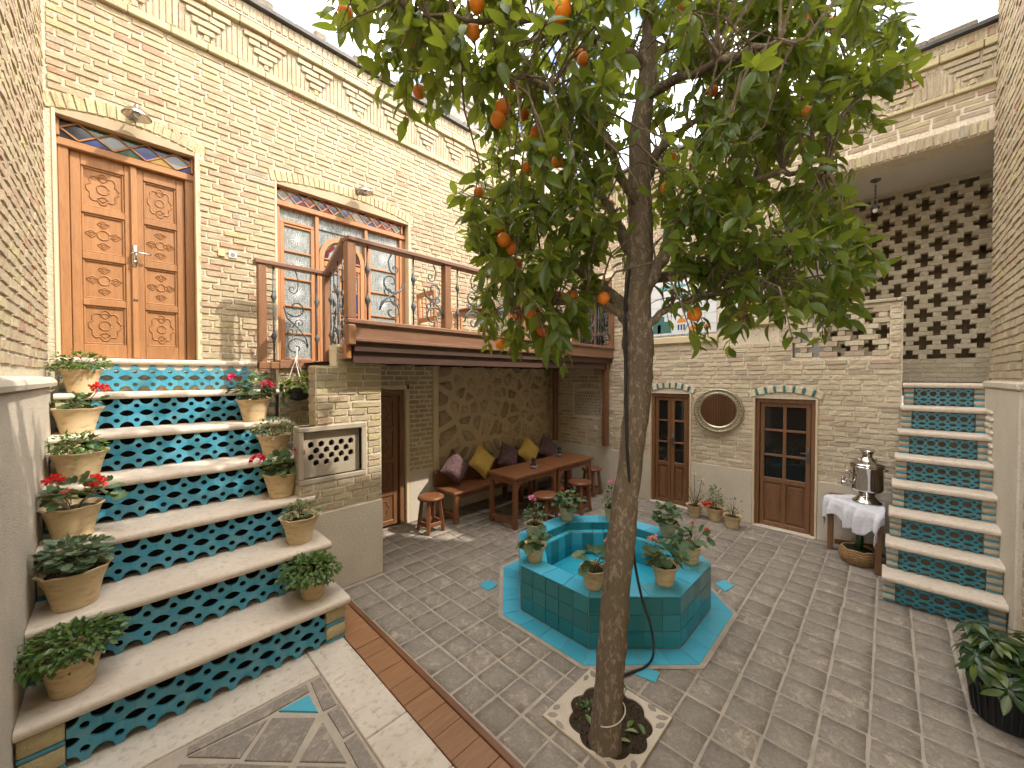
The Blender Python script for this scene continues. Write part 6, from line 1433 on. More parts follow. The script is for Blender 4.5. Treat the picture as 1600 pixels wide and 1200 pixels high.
# ------------------------------------------------------------------ leaves
def leaf_oval(seed, ratio=0.42, fold=0.35, curl=0.25):
    q = random.Random(seed); ts = [0, 0.16, 0.42, 0.68, 0.87, 1.0]; ws = [0.02, 0.62, 1.0, 0.78, 0.38, 0.0]; vs, fs = [], []
    cu = curl * q.uniform(0.4, 1.5); fo = fold * q.uniform(0.5, 1.4); tw = q.uniform(-0.25, 0.25)
    for t, w in zip(ts, ws):
        z = -cu * t * t; y0 = tw * 0.15 * t
        vs += [(t, y0 - w * ratio / 2, z + fo * w * ratio / 2), (t, y0, z), (t, y0 + w * ratio / 2, z + fo * w * ratio / 2)]
    for i in range(5): fs += [(3 * i, 3 * i + 3, 3 * i + 4, 3 * i + 1), (3 * i + 1, 3 * i + 4, 3 * i + 5, 3 * i + 2)]
    return vs, fs
def leaf_simple(seed, ratio=0.5, fold=0.3, curl=0.2):
    q = random.Random(seed); cu = curl * q.uniform(0.3, 1.5); fo = fold * q.uniform(0.4, 1.3); w = ratio / 2
    vs = [(0, 0, 0), (0.45, -w, fo * w - cu * 0.2), (0.5, 0, -cu * 0.2), (0.45, w, fo * w - cu * 0.2), (1, 0, -cu)]
    return vs, [(0, 1, 2), (0, 2, 3), (1, 4, 2), (2, 4, 3)]
def leaf_round(seed, lob=7):
    q = random.Random(seed); vs = [(0.45, 0, -0.05)]; n = 14
    for k in range(n):
        a = math.pi + (2 * math.pi) * (k + 0.5) / n; rr = 0.5 * (1 + 0.10 * math.sin(k * math.pi)) * (0.86 if k % 2 else 1.05); vs.append((0.48 + rr * math.cos(a), rr * math.sin(a) * 1.08, 0.10 * (rr / 0.5) ** 2 + q.uniform(-0.03, 0.03)))
    return vs, [(0, 1 + k, 1 + (k + 1) % n) for k in range(n)]
LV_O = [leaf_oval(i) for i in range(6)]; LV_S = [leaf_simple(i, 0.62) for i in range(5)]; LV_N = [leaf_simple(i + 9, 0.34) for i in range(5)]; LV_R = [leaf_round(i) for i in range(4)]; LV_H = [leaf_oval(30 + i, 0.72, 0.3, 0.35) for i in range(4)]
def orient(p, d, up, L, wf=1.0):
    x = Vector(d).normalized(); y = Vector(up).cross(x)
    if y.length < 1e-4: y = x.orthogonal()
    y.normalize(); z = x.cross(y)
    return Matrix(((x.x * L, y.x * L * wf, z.x * L, p[0]), (x.y * L, y.y * L * wf, z.y * L, p[1]), (x.z * L, y.z * L * wf, z.z * L, p[2]), (0, 0, 0, 1)))
def rvec(q):
    while True:
        v = Vector((q.uniform(-1, 1), q.uniform(-1, 1), q.uniform(-1, 1)))
        if 0.05 < v.length < 1: return v.normalized()

# ------------------------------------------------------------------ orange tree
tr = thing('orange_tree', 'orange tree with bare leaning trunk and fruit-laden crown over the courtyard', 'tree', (1.76, 1.03, -0.02))
q = random.Random(17)
tp = [(946, 1166, 1.985, 60), (947, 1135, 1.985, 54), (951, 1070, 1.985, 51), (958, 980, 1.985, 49), (966, 890, 1.99, 48), (974, 810, 2.0, 46), (984, 730, 2.0, 44), (993, 650, 2.01, 45), (997, 590, 2.01, 47), (997, 540, 2.02, 50), (996, 480, 2.02, 48), (998, 420, 2.03, 47), (1001, 350, 2.04, 43), (998, 280, 2.05, 37), (1001, 200, 2.06, 34), (1012, 120, 2.07, 33), (1014, 50, 2.08, 26), (1016, -70, 2.10, 24), (1030, -250, 2.12, 17), (1040, -420, 2.12, 9)]
pts, rs = [], []
for i in range(len(tp) - 1):
    for s in range(4):
        t = s / 4; a, b = tp[i], tp[i + 1]; x, y, D, w = (a[k] + (b[k] - a[k]) * t for k in range(4)); p = at(x, y, D)
        if i == 0 and s == 0: p.z = -0.03
        pts.append(p + Vector((q.uniform(-.003, .003), q.uniform(-.003, .003), 0))); rs.append(0.87 * w / 2 / 600 * D * (1 + q.uniform(-0.03, 0.03)))
mb = MB(); mb.tube(pts, rs, 16)
for i in range(len(pts) * 16): # knobbly bark
    p = Vector(mb.v[i]); c = pts[i // 16]; d = p - c; k = i % 16
    f = 1 + 0.05 * math.sin(k * 1.7 + i // 16 * 0.33) + 0.03 * math.sin(k * 3.1 - i // 16 * 0.71) + q.uniform(-0.025, 0.025); mb.v[i] = tuple(c + d * f)
trunk = mb.build('trunk', BARK, tr, True)
for (x, y, D, r_) in ((980, 536, 2.0, 0.03), (1013, 548, 2.0, 0.03), (1010, 588, 2.0, 0.024), (985, 560, 2.0, 0.024), (1006, 655, 2.0, 0.02)):
    mb = MB(); p = at(x, y, D + 0.02); mb.ball(tuple(p), r_, 12, 9, (1, 1, 1.9)); mb.build('trunk_knot', BARK, tr, True)
limbs = [[(994, 520, 2.03), (966, 470, 2.05), (940, 448, 2.1), (905, 420, 2.15), (860, 400, 2.2), (800, 385, 2.2)], [(990, 400, 2.05), (962, 345, 2.2), (932, 295, 2.4), (918, 250, 2.5), (895, 190, 2.6)],
         [(995, 480, 2.03), (1020, 430, 2.0), (1050, 380, 1.97), (1075, 335, 1.95), (1130, 290, 1.9), (1220, 270, 1.8), (1290, 270, 1.75)], [(1000, 440, 2.06), (1060, 430, 2.2), (1150, 410, 2.3), (1250, 390, 2.3), (1330, 385, 2.25)],
         [(1010, 110, 2.06), (978, 78, 1.98), (940, 62, 1.85), (860, 35, 1.65), (760, 30, 1.55), (640, 20, 1.5)], [(1012, 90, 2.06), (1070, 60, 2.1), (1130, 20, 2.2), (1250, -20, 2.2), (1340, 0, 2.2)], [(1006, 260, 2.04), (1035, 230, 2.1), (1110, 170, 2.25), (1200, 110, 2.4), (1310, 60, 2.4)],
         [(1000, 330, 2.04), (940, 210, 1.85), (880, 140, 1.65), (800, 120, 1.55), (720, 110, 1.5)], [(1000, 300, 2.05), (1040, 210, 2.5), (1020, 100, 2.8)], [(988, 500, 2.0), (930, 470, 1.95), (870, 470, 1.9), (800, 490, 1.85)], [(1000, 530, 2.0), (1030, 490, 1.95), (1110, 455, 1.9), (1210, 465, 1.9)],
         [(1012, 20, 2.08), (950, -60, 1.9), (850, -120, 1.7), (760, -150, 1.7)], [(1016, -60, 2.1), (1100, -140, 2.2), (1220, -200, 2.4)], [(1016, -80, 2.1), (960, -200, 2.5), (900, -300, 2.9)], [(1010, 150, 2.06), (1090, 110, 1.7), (1180, 70, 1.45), (1260, 60, 1.35)], [(1030, -240, 2.12), (1120, -320, 2.0), (1230, -360, 2.0)]]
nodes = []
for li, L in enumerate(limbs):
    P = [at(*p) for p in L]; pp, rr = [], []
    for i in range(len(P) - 1):
        for s in range(4):
            t = s / 4; w = P[i].lerp(P[i + 1], t) + rvec(q) * 0.012; pp.append(w)
    pp.append(P[-1]); n = len(pp); r0 = (0.045, 0.035, 0.042, 0.034)[li] if li < 4 else 0.026
    rr = [r0 * (1 - 0.82 * i / (n - 1)) for i in range(n)]; mb = MB(); mb.tube(pp, rr, 8); mb.build('limb', BARK, tr, True); nodes += pp[2:]
polys = [([(520, -20), (545, 40), (600, 90), (640, 150), (690, 170), (750, 170), (780, 150), (800, -20)], 52, (1.3, 1.9)),
         ([(770, -60), (750, 150), (738, 200), (732, 300), (760, 420), (742, 500), (790, 545), (850, 530), (920, 525), (945, 470), (985, 380), (985, -60)], 160, (1.45, 2.7)),
         ([(742, 230), (735, 330), (760, 430), (748, 500), (800, 540), (900, 520), (950, 440), (960, 260)], 70, (1.6, 2.4)),
         ([(870, -40), (780, 60), (830, 260), (985, 320), (985, -40)], 60, (1.25, 2.9)),
         ([(1005, -60), (1000, 330), (1030, 470), (1060, 530), (1130, 520), (1200, 480), (1280, 500), (1350, 470), (1372, 400), (1340, 320), (1310, 260), (1340, 190), (1395, 160), (1412, 40), (1400, -60)], 185, (1.4, 2.8)),
         ([(1005, -60), (1010, 200), (1250, 240), (1300, -60)], 60, (1.3, 2.9)),
         ([(1040, 270), (1040, 500), (1330, 480), (1350, 380), (1300, 260)], 95, (1.5, 2.5)),
         ([(1100, 0), (1060, 200), (1280, 250), (1390, 150), (1400, 0)], 60, (1.6, 2.6)),
         ([(600, -60), (640, -260), (1000, -420), (1350, -300), (1420, -60)], 190, (1.4, 2.8))]
def inside(x, y, P):
    c = False; j = len(P) - 1
    for i in range(len(P)):
        if (P[i][1] > y) != (P[j][1] > y) and x < (P[j][0] - P[i][0]) * (y - P[i][1]) / (P[j][1] - P[i][1]) + P[i][0]: c = not c
        j = i
    return c
leaves = []; twigs = MB(); ctr = at(1010, 200, 2.05)
for P, n, (d0, d1) in polys:
    xs = [p[0] for p in P]; ys = [p[1] for p in P]; k = 0
    while k < n:
        x, y = q.uniform(min(xs), max(xs)), q.uniform(min(ys), max(ys))
        if not inside(x, y, P): continue
        if 1052 < x < 1092 and 100 < y < 158: k += 0.3; continue
        D = q.uniform(d0, d1); c = at(x, y, D)
        nb = min(nodes, key=lambda m: (m - c).length)
        if (nb - c).length > 0.55: c = nb + (c - nb).normalized() * q.uniform(0.35, 0.6)
        k += 1
        dirv = (c - nb); dirv = (dirv.normalized() * 0.7 + rvec(q) * 0.6 + Vector((0, 0, -0.35))).normalized()
        L = q.uniform(0.12, 0.24); st_ = c - dirv * L * 0.5; mid = nb.lerp(st_, 0.5) + Vector((0, 0, 0.05)) + rvec(q) * 0.03
        if (nb - st_).length < 0.75: twigs.tube([nb, mid, st_, st_ + dirv * L * 0.5 + Vector((0, 0, -0.01)), st_ + dirv * L + Vector((0, 0, -0.05 * L / 0.2))], [0.0065, 0.005, 0.004, 0.003, 0.0015], 4, cap=False)
        m = q.randint(10, 17)
        for i in range(m):
            t = (i + q.random()) / m; p = st_ + dirv * L * t + Vector((0, 0, -0.05 * t * t)); a = i * 2.4 + q.uniform(-0.4, 0.4)
            o1_ = dirv.orthogonal().normalized(); o2_ = dirv.cross(o1_); d = (o1_ * math.cos(a) + o2_ * math.sin(a)) * 0.8 + dirv * 0.45 + Vector((0, 0, q.uniform(-0.8, 0.25))); d.normalize()
            up = (Vector((0, 0, 1)) + rvec(q) * 0.8)
            leaves.append((orient(p, d, up, q.uniform(0.060, 0.102), q.uniform(0.9, 1.2)), q.randrange(6), q.random()))
twigs.build('twigs', BARK, tr, kind='stuff')
FRUITS = ((540, 20, 1.75), (640, 66, 1.75), (668, 125, 1.9), (655, 143, 1.9), (786, 168, 1.8), (778, 187, 1.8), (877, 16, 1.35), (745, 6, 1.5), (912, 93, 1.9), (800, 128, 2.0), (818, 178, 2.1), (837, 207, 2.1), (871, 252, 1.95), (822, 262, 2.1), (787, 375, 1.85), (800, 388, 1.9), (807, 412, 2.2), (872, 465, 1.95), (893, 463, 2.0), (943, 466, 1.9), (828, 487, 1.9), (837, 491, 2.1), (809, 492, 2.2), (848, 516, 2.0), (783, 538, 2.2), (748, 300, 2.2), (781, 355, 2.0), (903, 84, 2.1), (740, 50, 1.6),
                (1297, 75, 1.9), (1300, 38, 2.1), (1070, 5, 2.0), (1113, 142, 2.1), (1152, 225, 2.2), (1185, 214, 2.1), (1258, 176, 2.1), (1048, 247, 2.2), (1042, 294, 1.9), (1085, 491, 2.0), (1162, 482, 2.2), (1212, 481, 2.0), (1160, 497, 2.3), (952, 320, 2.5), (1255, 30, 1.8))
TRX = [(t_[0], t_[1]) for t_ in tp]
def trunk_x(y):
    for (xa, ya), (xb, yb) in zip(TRX, TRX[1:]):
        if yb <= y <= ya: return xa + (xb - xa) * (ya - y) / (ya - yb)
    return 1010
sc_ = []
for m, k, r_ in leaves:
    c = m @ Vector((0.5, 0, 0)); x, y, w = project(c)
    if 40 < y < 700 and abs(x - trunk_x(y)) < 40 and w < 2.1 and q.random() < (0.93 if y > 120 else 0.6): continue   # the photo's trunk stands clear of the crown
    if 1018 < x < 1085 and 435 < y < 532 and q.random() < 0.75: continue
    if any(abs(x - fx) < 15 and abs(y - fy) < 16 and w < fd for fx, fy, fd in FRUITS) and q.random() < (0.9 if x < 960 else 0.45): continue
    L = m.col[0].xyz.length; vis = w > 0.2 and -20 < x < 1620 and -20 < y < 1220
    sc_.append((-(L / max(w, 0.2)) if vis else 0.0, m, k, r_))
sc_.sort(key=lambda t: t[0]); lme = []
for vs, fs in LV_O:
    mb = MB(); mb.add(vs, fs); me = mb.mesh('leaf', smooth=True); me.materials.append(LEAF_O); lme.append(me)
for s, m, k, r_ in sc_[:300]: inst('leaf', lme[k], tr, m)
mb = MB()
for s, m, k, r_ in sc_[300:]:
    mb.cur = r_; vs, fs = LV_O[k]; mb.add([tuple(m @ Vector(p)) for p in vs], fs)
mb.build('foliage', LEAF_O, tr, True, kind='stuff')
mb = MB(); mb.ball((0, 0, 0), 1.0, 16, 10)
for i, p in enumerate(mb.v):
    f = 1 - 0.09 * max(0, (abs(p[2]) - 0.86) / 0.14); mb.v[i] = (p[0] * f, p[1] * f, p[2] * 0.98 * (0.95 + 0.05 * f))
ome = mb.mesh('orange', smooth=True); ome.materials.append(FRUIT)
for x, y, D in FRUITS:
    p = at(x, y, D); r_ = q.uniform(0.030, 0.037) * (1.12 if y > 3 and D < 1.5 else 1)
    inst('orange', ome, tr, Matrix.Translation(p) @ Matrix.Rotation(q.uniform(-0.4, 0.4), 4, 'X') @ Matrix.Diagonal((r_, r_, r_ * 1.04, 1)))
    mb = MB(); mb.tube([p + Vector((0, 0, r_ * 0.95)), p + Vector((q.uniform(-.01, .01), q.uniform(-.01, .01), r_ + 0.03)), p + Vector((q.uniform(-.03, .03), q.uniform(-.03, .03), r_ + 0.07))], 0.0022, 4); mb.build('fruit_stalk', STEM, tr)
# cord tied round the trunk, hose
c0 = at(951, 1095, 1.985); mb = MB(); mb.tube([(c0.x + 0.083 * math.cos(a), c0.y + 0.083 * math.sin(a), 0.17 + 0.03 * math.cos(a + 0.8)) for a in [2 * math.pi * k / 28 for k in range(29)]], 0.003, 5); o = mb.build('string', CORD, org=(c0.x, c0.y, 0.13)); tag(o, 'pale string looped round the trunk just above the soil', 'string')
mb = MB(); ctl = [at(984, 420, 1.99), at(977, 480, 1.97), at(977, 560, 1.945), at(978, 640, 1.945), at(980, 710, 1.94), at(985, 770, 1.95), at(987, 820, 1.99), at(992, 880, 2.06), at(1003, 935, 2.16), at(1016, 975, 2.30), at(1021, 1005, 2.40), Vector((2.455, 1.10, 0.03)), Vector((2.36, 1.11, 0.014)), Vector((2.24, 1.16, 0.014)), Vector((2.10, 1.20, 0.014)), Vector((1.98, 1.16, 0.02))]
pp = []
for i in range(len(ctl) - 1):
    p0, p1, p2, p3 = ctl[max(i - 1, 0)], ctl[i], ctl[i + 1], ctl[min(i + 2, len(ctl) - 1)]
    for s in range(6):
        t = s / 6; pp.append(0.5 * ((2 * p1) + (p2 - p0) * t + (2 * p0 - 5 * p1 + 4 * p2 - p3) * t * t + (3 * p1 - p0 - 3 * p2 + p3) * t ** 3))
mb.tube(pp, 0.0075, 7); o = mb.build('cable', BLACKP, org=tuple(ctl[-1]), smooth=True); tag(o, 'black cable looping down the tree trunk to the paving', 'cable')
# fallen leaves and sprouts in the pit
for k, (x, y) in enumerate(((1.715, 1.10), (1.90, 0.925), (1.95, 0.95), (1.885, 0.98), (1.825, 0.93), (1.80, 1.19))):
    mb = MB(); vs, fs = LV_O[k % 6]; m = orient((x, y, 0.012), (math.cos(k * 2.1), math.sin(k * 2.1), 0.12), (0.2, 0.1, 1), 0.07); mb.add([tuple(m @ Vector(p)) for p in vs], fs); o = mb.build('fallen_leaf', LEAF_Y, org=(x, y, 0)); tag(o, 'yellow fallen leaf lying on the soil of the tree pit', 'leaf', 'fallen leaves in the tree pit')
def sprout(x, y, label, h=0.10):
    t = thing('sprout', label, 'plant', (x, y, -0.02)); mb = MB(); ms = MB(); qq = random.Random(int(x * 1000))
    for k in range(5):
        top = Vector((x + qq.uniform(-.035, .035), y + qq.uniform(-.035, .035), h * qq.uniform(0.6, 1))); ms.tube([(x, y, -0.02), top], 0.002, 4)
        for i in range(7):
            p = Vector((x, y, 0)).lerp(top, (i + 2) / 8); m = orient(p, rvec(qq) + Vector((0, 0, 0.3)), (0, 0, 1), 0.024); mb.cur = qq.random(); vs, fs = LV_S[i % 5]; mb.add([tuple(m @ Vector(p_)) for p_ in vs], fs)
    mb.build('foliage', LEAF_S, t, True); ms.build('stem', STEM, t)
sprout(2.02, 1.09, 'small green sprout beside the trunk in the tree pit'); sprout(1.83, 1.21, 'tiny weed behind the trunk in the scalloped tree pit', 0.05)

# ------------------------------------------------------------------ potted plants
def pot(t, x, y, z, r, h, wave=0.0, m=POT, seed=0):
    mb = MB(); prof = [(r * 0.62, 0.001), (r * 0.65, h * 0.06), (r * 0.66, h * 0.14), (r * 0.78, h * 0.55), (r * 0.93, h * 0.90), (r * 1.03, h * 0.965), (r * 1.04, h), (r * 0.95, h), (r * 0.91, h * 0.93), (r * 0.86, h * 0.84)]
    mb.lathe((x, y, z), prof[:7], 24, cap=False); mb.lathe((x, y, z), prof[6:], 24, cap=False); mb.lathe((x, y, z), [(0.001, 0.001), (r * 0.60, 0.001)], 24, cap=False)
    if wave:
        for i, p in enumerate(mb.v):
            if p[2] - z > h * 0.88:
                a = math.atan2(p[1] - y, p[0] - x); f = 1 + wave * math.sin(a * 11 + seed); mb.v[i] = (x + (p[0] - x) * f, y + (p[1] - y) * f, p[2] + wave * 0.06 * math.sin(a * 7 + seed))
    pot_o = mb.build('pot', m, t, True)
    mb = MB(); qq = random.Random(seed); vs = [(x, y, z + h * 0.86)]; fs = []
    for i in (1, 2):
        for k in range(16): vs.append((x + r * 0.87 * i / 2 * math.cos(k * math.pi / 8), y + r * 0.87 * i / 2 * math.sin(k * math.pi / 8), z + h * 0.85 + qq.uniform(-0.005, 0.005)))
    for k in range(16): fs += [(0, 1 + k, 1 + (k + 1) % 16), (1 + k, 17 + k, 17 + (k + 1) % 16, 1 + (k + 1) % 16)]
    mb.add(vs, fs); mb.build('soil', SOIL, pot_o, True)
def flower_head(t, c, r, m, n=26, seed=0, stalk=None):
    qq = random.Random(seed); mb = MB()
    for k in range(n):
        d = rvec(qq); d.z = abs(d.z) * 0.9 - 0.15; d.normalize(); p = Vector(c) + d * r * qq.uniform(0.45, 1.0); mb.cur = qq.random()
        for i in range(3):
            e = (d + rvec(qq) * 0.75).normalized(); mm = orient(p, e, d.cross(e) + rvec(qq) * 0.3, r * qq.uniform(0.4, 0.6)); vs, fs = LV_H[i]; mb.add([tuple(mm @ Vector(v)) for v in vs], fs)
    fo = mb.build('flower', m, t, True)
    if stalk is not None: ms = MB(); s0 = Vector(stalk); c = Vector(c); ms.tube([s0, s0.lerp(c, 0.5) + Vector((0.005, 0.0, 0.01)), c], 0.003, 5); ms.build('flower_stalk', STEM, fo)
def bush(t, c, rad, n, size, variants, m, seed, shell=0.45, droop=0.2, stems=8, base=None, skew=(0, 0, 0)):
    """leaves on petioles spread through a lumpy ellipsoid, with stems up from the soil"""
    qq = random.Random(seed); mb = MB(); ms = MB(); base = Vector(base or (c[0], c[1], c[2] - rad[2])); tips = []
    lumps = [(rvec(qq), qq.uniform(0.75, 1.12)) for _ in range(7)]
    for k in range(stems):
        d = rvec(qq); d.z = abs(d.z); e = Vector((c[0] + d.x * rad[0] * 0.7, c[1] + d.y * rad[1] * 0.7, c[2] + (d.z - 0.3) * rad[2] * 0.7)); mid = base.lerp(e, 0.5) + Vector((0, 0, 0.01)); ms.tube([base + Vector((d.x, d.y, 0)) * 0.012, mid, e], [0.004, 0.003, 0.002], 5); tips.append((mid, e))
    for k in range(n):
        d = rvec(qq)
        if d.z < -0.35: d.z *= 0.4; d.normalize()
        f = max(s * (0.6 + 0.4 * max(0, d.dot(l))) for l, s in lumps); rr = (shell + (1 - shell) * qq.random() ** 0.6) * f
        p = Vector((c[0] + d.x * rad[0] * rr + skew[0] * d.z, c[1] + d.y * rad[1] * rr + skew[1] * d.z, c[2] + d.z * rad[2] * rr)); e = (d + rvec(qq) * 0.6 + Vector((0, 0, -droop))).normalized(); up = (d * 0.6 + Vector((0, 0, 1)) + rvec(qq) * 0.4)
        mm = orient(p, e, up, size * qq.uniform(0.65, 1.25)); vs, fs = variants[qq.randrange(len(variants))]; mb.cur = qq.random(); mb.add([tuple(mm @ Vector(v)) for v in vs], fs)
    mb.build('foliage', m, t, True, kind='stuff')
    if stems: ms.build('stems', STEM, t, kind='stuff')
def potted(x, y, z, r, h, label, kind, fl=(), seed=0, scale=1.0, wave=0.03, sk=(0, 0, 0), grp='potted plants'):
    t = thing('potted_plant', label, 'plant', (x, y, z), grp); pot(t, x, y, z, r, h, wave, seed=seed); top = z + h * 0.9; s = scale
    if kind == 'geranium': bush(t, (x, y, top + 0.10 * s), (0.16 * s, 0.16 * s, 0.105 * s), int(78 * s), 0.062, LV_R, LEAF_G, seed, 0.4, 0.25, 9, (x, y, top - 0.01), sk)
    elif kind == 'sparse': bush(t, (x, y, top + 0.085 * s), (0.19 * s, 0.17 * s, 0.075 * s), int(42 * s), 0.068, LV_R, LEAF_G, seed, 0.55, 0.2, 9, (x, y, top - 0.01), sk)
    elif kind == 'jade': bush(t, (x, y, top + 0.06 * s), (0.17 * s, 0.16 * s, 0.10 * s), int(330 * s), 0.036, LV_S, LEAF_S, seed, 0.35, 0.1, 8, (x, y, top - 0.01), sk)
    elif kind == 'trail':
        bush(t, (x, y, top + 0.045 * s), (0.20 * s, 0.18 * s, 0.105 * s), int(760 * s), 0.038, LV_S, LEAF_S, seed, 0.3, 0.35, 8, (x, y, top - 0.01), sk)
    elif kind == 'mint': bush(t, (x, y, top + 0.085 * s), (0.17 * s, 0.16 * s, 0.11 * s), int(260 * s), 0.042, LV_R, m_leaf('mint_leaf', (0.075, 0.13, 0.07), (0.11, 0.17, 0.095), (0.17, 0.22, 0.13), 0.25, 0.6) if 'mint_leaf' not in bpy.data.materials else bpy.data.materials['mint_leaf'], seed, 0.4, 0.2, 9, (x, y, top - 0.01), sk)
    elif kind == 'varieg': bush(t, (x, y, top + 0.07 * s), (0.19 * s, 0.15 * s, 0.09 * s), int(260 * s), 0.034, LV_S, LEAF_V, seed, 0.3, 0.1, 12, (x, y, top - 0.01), sk)
    elif kind == 'rose': bush(t, (x, y, top + 0.12 * s), (0.12 * s, 0.12 * s, 0.14 * s), int(120 * s), 0.038, LV_S, LEAF_G, seed, 0.35, 0.15, 8, (x, y, top - 0.01), sk)
    elif kind == 'upright': bush(t, (x, y, top + 0.13 * s), (0.09 * s, 0.09 * s, 0.15 * s), int(140 * s), 0.036, LV_S, LEAF_S, seed, 0.3, 0.0, 6, (x, y, top - 0.01), sk)
    elif kind == 'bare': bush(t, (x, y, top + 0.12 * s), (0.12 * s, 0.12 * s, 0.16 * s), int(40 * s), 0.026, LV_S, LEAF_G, seed, 0.5, 0.1, 12, (x, y, top - 0.01), sk)
    for i, (dx, dy, dz, fr, pm) in enumerate(fl): flower_head(t, (x + dx, y + dy, top + dz), fr, pm, seed=seed * 7 + i, stalk=(x + dx * 0.3, y + dy * 0.3, top + 0.02))
    return t
# by the side wall, one on each step from the bottom up
ux, vx = (RIGHT.x, RIGHT.y), None
def rt(d, z): return (d * RIGHT.x, d * RIGHT.y, z)
gl_ = 'pots along the side wall of the wide stairs'; gr_ = 'pots along the open side of the wide stairs'
potted(-0.195, 2.985, 0.296, 0.125, 0.20, 'trailing dense green plant in a clay pot on the bottom step by the wall', 'trail', seed=1, scale=1.22, grp=gl_)
potted(-0.20, 3.335, 0.591, 0.145, 0.215, 'grey-green round leaved plant in a clay pot on the second step by the wall', 'mint', seed=2, wave=0.05, grp=gl_)
potted(-0.225, 3.69, 0.886, 0.14, 0.205, 'sparse geranium with two red blooms in a clay pot by the side wall', 'sparse', [rt(-0.11, 0.165) + (0.042, PET_R), rt(0.155, 0.155) + (0.045, PET_R), rt(-0.03, 0.10) + (0.018, PET_R)], 3, 1.0, grp=gl_)
potted(-0.21, 4.04, 1.181, 0.145, 0.20, 'glossy olive jade plant in a clay pot on the fourth step by the wall', 'jade', seed=4, scale=0.95, grp=gl_)
potted(-0.235, 4.39, 1.476, 0.14, 0.19, 'dark leaved geranium with one red bloom near the top by the wall', 'sparse', [rt(0.165, 0.155) + (0.05, PET_R)], 5, 0.72, sk=(0.05, -0.05, 0), grp=gl_)
potted(-0.225, 4.715, 1.771, 0.125, 0.19, 'bright green bushy plant in the topmost clay pot by the wall and door', 'jade', seed=6, scale=1.12, grp=gl_)
potted(0.965, 2.99, 0.296, 0.112, 0.185, 'dense leafy green bush in a clay pot on the bottom step beside the hatch', 'trail', seed=7, scale=1.08, wave=0.01, grp=gr_)
potted(0.985, 3.345, 0.591, 0.136, 0.205, 'pale green compact plant in a ruffled clay pot on the second step end', 'varieg', seed=8, scale=0.85, wave=0.06, grp=gr_)
potted(0.945, 3.69, 0.886, 0.136, 0.205, 'geranium with two magenta blooms in a ruffled clay pot on the third step end', 'geranium', [rt(-0.20, 0.12) + (0.05, PET_M), rt(0.16, 0.19) + (0.042, PET_M)], 9, 0.85, wave=0.05, grp=gr_)
potted(0.985, 4.05, 1.181, 0.136, 0.19, 'variegated spreading plant in a plain clay pot below the hanging planter', 'varieg', seed=10, scale=1.25, grp=gr_)
potted(0.905, 4.40, 1.476, 0.145, 0.21, 'big bushy geranium with magenta blooms in a clay pot near the stair head', 'geranium', [rt(-0.19, 0.215) + (0.052, PET_M), rt(0.12, 0.15) + (0.052, PET_M)], 11, 1.25, wave=0.02, grp=gr_)
bt = bpy.data.objects
# pots on the pool rim
gp_ = 'pots on the pool rim'; zr = PH + 0.004
potted(2.745, 2.395, zr, 0.092, 0.135, 'pink flowered geranium on the pool rim nearest the wooden table', 'rose', [rt(-0.02, 0.24) + (0.035, PET_P)], 20, 0.8, grp=gp_)
potted(2.40, 2.085, zr, 0.092, 0.135, 'leggy young plant leaning over the water on the pool rim', 'sparse', (), 21, 0.62, sk=(0.06, -0.05, 0), grp=gp_)
potted(3.33, 2.445, zr, 0.092, 0.14, 'large bushy geranium with a small red bud on the far pool rim', 'geranium', [rt(-0.05, 0.20) + (0.018, PET_R), rt(0.05, 0.13) + (0.022, PET_S)], 22, 0.98, grp=gp_)
potted(2.385, 1.515, zr, 0.095, 0.145, 'green geranium on the pool rim touching the tree trunk in view', 'sparse', [rt(0.10, 0.20) + (0.022, PET_S)], 23, 0.75, grp=gp_)
potted(2.79, 1.165, zr, 0.098, 0.15, 'leafy geranium with a pale salmon bloom on the near pool rim', 'geranium', [rt(-0.08, 0.19) + (0.034, PET_S)], 24, 0.86, grp=gp_)
potted(3.27, 1.155, zr, 0.098, 0.15, 'spreading green geranium on the pool rim corner facing the narrow stairs', 'sparse', [rt(0.14, 0.13) + (0.016, PET_R), rt(0.02, 0.18) + (0.014, PET_R)], 25, 0.86, grp=gp_)
potted(3.66, 1.50, zr, 0.094, 0.14, 'rounded green geranium on the pool rim toward the low doors', 'geranium', (), 26, 0.84, grp=gp_)
potted(3.66, 2.10, zr, 0.090, 0.135, 'tall pink flowered plant on the pool rim half hidden behind the trunk', 'rose', [rt(0.0, 0.28) + (0.032, PET_P)], 27, 0.95, grp=gp_)
# small pots on the floor by the wall
gf_ = 'pots on the floor under the mirror'
potted(5.45, 1.87, 0.002, 0.105, 0.16, 'thin rose bush with pale blooms in a clay pot under the mirror', 'bare', [rt(0.0, 0.44) + (0.028, PET_W), rt(0.10, 0.36) + (0.02, PET_W)], 30, 1.5, grp=gf_)
potted(5.50, 1.62, 0.002, 0.115, 0.17, 'clay pot with an upright green shoot and a large red bloom on the floor', 'upright', [rt(-0.10, 0.05) + (0.06, PET_R)], 31, 1.1, grp=gf_)
potted(5.38, 1.385, 0.002, 0.105, 0.155, 'nearly bare single-stemmed plant in a clay pot beside the six-pane door', 'bare', (), 32, 1.0, grp=gf_)
